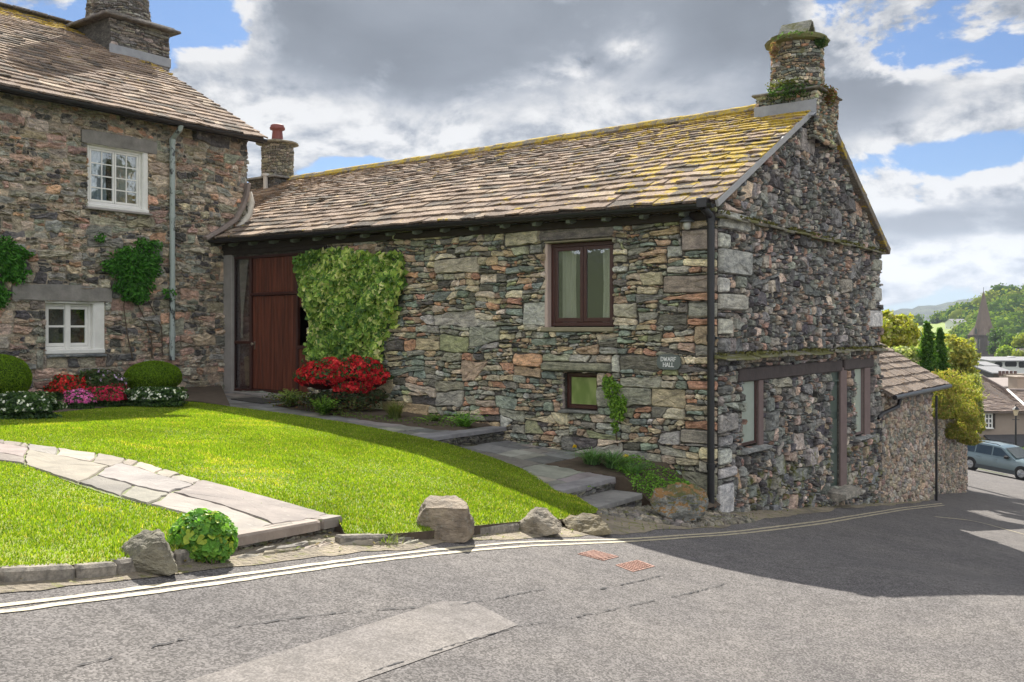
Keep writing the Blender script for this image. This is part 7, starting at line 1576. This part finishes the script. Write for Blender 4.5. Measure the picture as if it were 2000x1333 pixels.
# mid-distance trees round the church, each a crown and trunk
for k, (px, y, r, d, pal, lab) in enumerate([(1950, 655, 16, 300, 1, 'dark tree just right of the church spire base'), (1975, 668, 18, 290, 1, 'dark round tree between church and right edge'), (1996, 665, 16, 260, 2, 'golden-yellow tree at the right edge above the white hotel'), (1965, 690, 18, 240, 0, 'bright green tree above the white hotel roof'), (1992, 695, 12, 235, 2, 'small yellow-green tree right of the bright green one'), (1888, 668, 14, 340, 1, 'grey-green tree left of the church tower'), (1945, 680, 13, 310, 1, 'dark tree against the church nave'), (1920, 712, 14, 200, 1, 'dark low tree at the foot of the church tower')]):
    tree('tree', lab, px, -13, [(px, y, r, r*.85), (px-r*.6, y+r*.4, r*.6, r*.55), (px+r*.6, y+r*.35, r*.6, r*.5)], d, WG[pal], .9*d/300, 700, 600+k*5, 'trees round the church')
# --- street lamp
L_ = atd(1984, 893, 57); mb = MB(); lmp = thing('street_lamp', 'old-fashioned black street lamp with cream lantern and white painted foot', 'street lamp', tuple(L_)); zt = atd(1984, 812, 57)[2]
mb.lathe(L_[0], L_[1], [(.09, L_[2]+.5), (.07, L_[2]+1.0), (.055, L_[2]+1.2), (.045, zt-.02)], 10); mb.tube([(L_[0]-.22, L_[1], zt-.25), (L_[0]+.22, L_[1], zt-.25)], .02, 6); build('post', mb, M_black, lmp)
mb = MB(); mb.lathe(L_[0], L_[1], [(.14, L_[2]-.1), (.14, L_[2]+.08), (.10, L_[2]+.5)], 12); build('foot', mb, M_white, lmp)
mb = MB(); mb.lathe(L_[0], L_[1], [(.10, zt), (.19, zt+.36)], 4); lg = build('lantern', mb, simple('lantern_glass', (.60, .50, .34), .3, .05, bmp=0), lmp); mb = MB(); mb.lathe(L_[0], L_[1], [(.23, zt+.365), (.10, zt+.50), (.03, zt+.54), (.03, zt+.62), (.005, zt+.68)], 8); build('cap', mb, M_black, lg)
# low wall with plants behind the car
mb = MB(); f = lambda a, b, c: (a, b, c); mb.box(f, xf(1925, 54), xf(2150, 54), 54, 54.4, -7.2, zf_(893, 54), (.3, .27, .23, 0), bev=.04); o = build('roadside_wall', mb, M_annex, base=(xf(2000, 54), 54, -6.5)); tag(o, 'low stone wall behind the parked estate car', 'wall')
mb = MB(); rg = np.random.default_rng(9); n = 2600; Pn = np.stack([rg.uniform(xf(1930, 54), xf(2120, 54), n), rg.uniform(54, 54.9, n), zf_(893, 54)+rg.uniform(-.15, .5, n)**1], 1); leaves(mb, Pn, rg.normal(size=(n, 3)), .13, pick(n, [(.08, .14, .04, 2), (.16, .22, .06, 1), (.3, .3, .15, .4)], 3)); o = build('hedge', mb, M_leaf, base=(xf(2000, 54), 54.4, -6)); tag(o, 'ragged low hedge growing behind the roadside wall', 'hedge')
# --- estate car
c0 = np.array(onroad(1894, 918, 0)); c1_ = np.array(onroad(1994, 938, 0)); fw = c1_-c0; fw /= np.linalg.norm(fw); sd2 = np.cross(fw, [0, 0, 1]); sd2 /= np.linalg.norm(sd2); upv = np.cross(sd2, fw); upv = upv if upv[2] > 0 else -upv
if sd2[1] > 0: sd2 = -sd2                      # towards the camera
CW = .90; org = c0-fw*.95-sd2*CW; kz = 1.0
cf2 = lambda x, y, z: tuple(org+fw*x+sd2*y+upv*z)
car = thing('parked_car', 'grey-blue estate car parked on the street below the garden wall', 'car', tuple(c0-sd2*CW+fw*1.4))
M_paint = simple('car_paint', (.13, .185, .20), .28, .03, 3, bmp=0, spec=.7); M_paint.node_tree.nodes['Principled BSDF'].inputs['Coat Weight'].default_value = .6; M_carglass = simple('car_glass', (.035, .05, .055), .06, .05, bmp=0, spec=.9); M_tyre = simple('tyre', (.02, .02, .02), .85, .1, bmp=.1); M_rim = simple('alloy', (.42, .43, .44), .35, .05, metal=.6, bmp=0)
ST = [(0.0, .55, .78, .30, .55), (.06, .72, .88, .24, .95), (.18, .80, .90, .20, 1.00), (.5, .87, .90, .18, .98), (.95, .90, .90, .18, .96), (1.6, .90, .90, .18, .94), (2.4, .90, .90, .18, .93), (3.2, .90, .90, .18, .94), (3.75, .89, .90, .18, .90), (4.3, .84, .88, .20, .80), (4.62, .72, .80, .24, .66), (4.74, .5, .7, .32, .52)]
mb = MB(); V = []; K = 14
for (x, wt, wm_, zb_, zt_) in ST:
    prof = [(wm_*.86, zb_), (wm_*.98, zb_+.08), (wm_, (zb_+zt_)/2), (wm_*.985, zt_-.10), (wt*.90, zt_), (wt*.45, zt_+.035), (0, zt_+.045)]
    for (y, z) in prof: V.append(cf2(x, y, z))
    for (y, z) in prof[::-1]: V.append(cf2(x, -y, z))
m = len(ST); mb.add(V, [(i*K+k, i*K+(k+1) % K, (i+1)*K+(k+1) % K, (i+1)*K+k) for i in range(m-1) for k in range(K)]+[tuple(range(K)), tuple((m-1)*K+k for k in range(K))]); build('body', mb, M_paint, car, smooth=True)
GR_ = [(.16, .96, .82, 1.0), (.42, 1.40, .64, 1.0), (.8, 1.46, .66, 1), (1.6, 1.49, .67, 1), (2.35, 1.46, .66, 1), (2.62, 1.40, .64, 1), (3.35, .95, .78, 1.0)]
def gh_y(z): return .84-(z-.95)*.38
mb = MB(); V = []
for (x, z, w, _) in GR_: V += [cf2(x, gh_y(.93), .90), cf2(x, gh_y(z), z-.02), cf2(x, gh_y(z)*.6, z+.012), cf2(x, -gh_y(z)*.6, z+.012), cf2(x, -gh_y(z), z-.02), cf2(x, -gh_y(.93), .90)]
mb.add(V, [(i*6+k, i*6+k+1, i*6+7+k, i*6+6+k) for i in range(6) for k in range(5)]+[(0, 1, 2, 3, 4, 5), (36, 37, 38, 39, 40, 41)]); build('cabin', mb, M_paint, car, smooth=False)
for sg in (1, -1):
    for (q, nm_) in (([(.34, .97), (.52, 1.33), (1.08, 1.38), (1.10, .97)], 'w'), ([(1.18, .97), (1.17, 1.385), (2.02, 1.39), (2.06, .97)], 'w'), ([(2.14, .97), (2.11, 1.385), (2.50, 1.36), (3.10, .99)], 'w')):
        mb = MB(); mb.add([cf2(x, sg*(gh_y(z)+.012), z) for x, z in q]+[cf2(x, sg*(gh_y(z)-.02), z) for x, z in q], [(0, 1, 2, 3), (0, 4, 5, 1), (1, 5, 6, 2), (2, 6, 7, 3), (3, 7, 4, 0)]); build('side_window', mb, M_carglass, car)
mb = MB(); mb.add([cf2(3.33, .70, .985), cf2(2.68, .58, 1.385), cf2(2.68, -.58, 1.385), cf2(3.33, -.70, .985)], [(0, 1, 2, 3)]); mb.v[-1] = mb.v[-1]+fw*.02+upv*.02; build('windscreen', mb, M_carglass, car)
mb = MB(); mb.add([cf2(.14, .66, 1.0), cf2(.38, .55, 1.36), cf2(.38, -.55, 1.36), cf2(.14, -.66, 1.0)], [(0, 1, 2, 3)]); mb.v[-1] = mb.v[-1]-fw*.02+upv*.02; build('rear_window', mb, M_carglass, car)
for sg in (1, -1):
    mb = MB(); mb.tube([cf2(.45, sg*.62, 1.47), cf2(.6, sg*.62, 1.53), cf2(2.2, sg*.62, 1.54), cf2(2.4, sg*.62, 1.48)], .018, 6); build('roof_rail', mb, M_black, car)
    mb = MB(); mb.box(lambda a, b, c: cf2(a, sg*b, c), 2.86, 3.06, .86, 1.04, .93, 1.07, bev=.03); build('wing_mirror', mb, M_tyre, car)
    mb = MB(); mb.box(lambda a, b, c: cf2(a, sg*b, c), .1, 4.5, .893, .915, .19, .40, bev=.008); build('sill_trim', mb, simple('grey_trim', (.06, .07, .075), .6, .05, bmp=0), car)
    for x in (1.35, 2.25): mb = MB(); mb.box(lambda a, b, c: cf2(a, sg*b, c), x, x+.18, .895, .925, .80, .83, bev=.006); build('door_handle', mb, M_paint, car)
    mb = MB(); mb.box(lambda a, b, c: cf2(a, sg*b, c), 4.42, 4.68, .48, .78, .58, .72, bev=.03); build('headlight', mb, simple('lens', (.6, .6, .6), .15, .05, bmp=0), car)
    mb = MB(); mb.box(lambda a, b, c: cf2(a, sg*b, c), .02, .15, .62, .82, .62, 1.1, bev=.02); build('tail_light', mb, simple('red_lens', (.35, .02, .02), .3, .05, bmp=0), car)
    for x in (.95, 3.75):
        mb = MB(); cc_ = np.array(cf2(x, sg*.80, .325))
        mb.tube([cc_-sd2*sg*.12, cc_-sd2*sg*.11, cc_+sd2*sg*.11, cc_+sd2*sg*.125], [.29, .325, .325, .29], 28); wh = build('wheel', mb, M_tyre, car)
        mb = MB(); mb.tube([cc_+sd2*sg*.10, cc_+sd2*sg*.132], [.205, .20], 24, cap=True)
        for k in range(5):
            w = k*2*math.pi/5; dr_ = fw*math.cos(w)+upv*math.sin(w); mb.tube([cc_+sd2*sg*.135+dr_*.03, cc_+sd2*sg*.135+dr_*.19], [.035, .028], 6)
        build('rim', mb, M_rim, wh); mb = MB(); mb.tube([cc_-sd2*sg*.12, cc_+sd2*sg*.1045], .375, 28); build('wheel_arch', mb, M_black, car)
# ============================================================ the air between here and the fells
mb = MB(); mb.box(lambda a, b, c: (a, b, c), -5200, 5200, -2600, 4600, -22, 330)
M_haze = D.materials.new('haze'); M_haze.use_nodes = True; g = G(M_haze.node_tree); g.n.clear(); o = g.new('ShaderNodeOutputMaterial'); pv = g.new('ShaderNodeVolumePrincipled')
pv.inputs['Color'].default_value = (.72, .82, 1, 1); pv.inputs['Density'].default_value = .00011; pv.inputs['Anisotropy'].default_value = .2; g.l.new(pv.outputs[0], o.inputs['Volume'])
hb = stuff(build('haze', mb, M_haze))
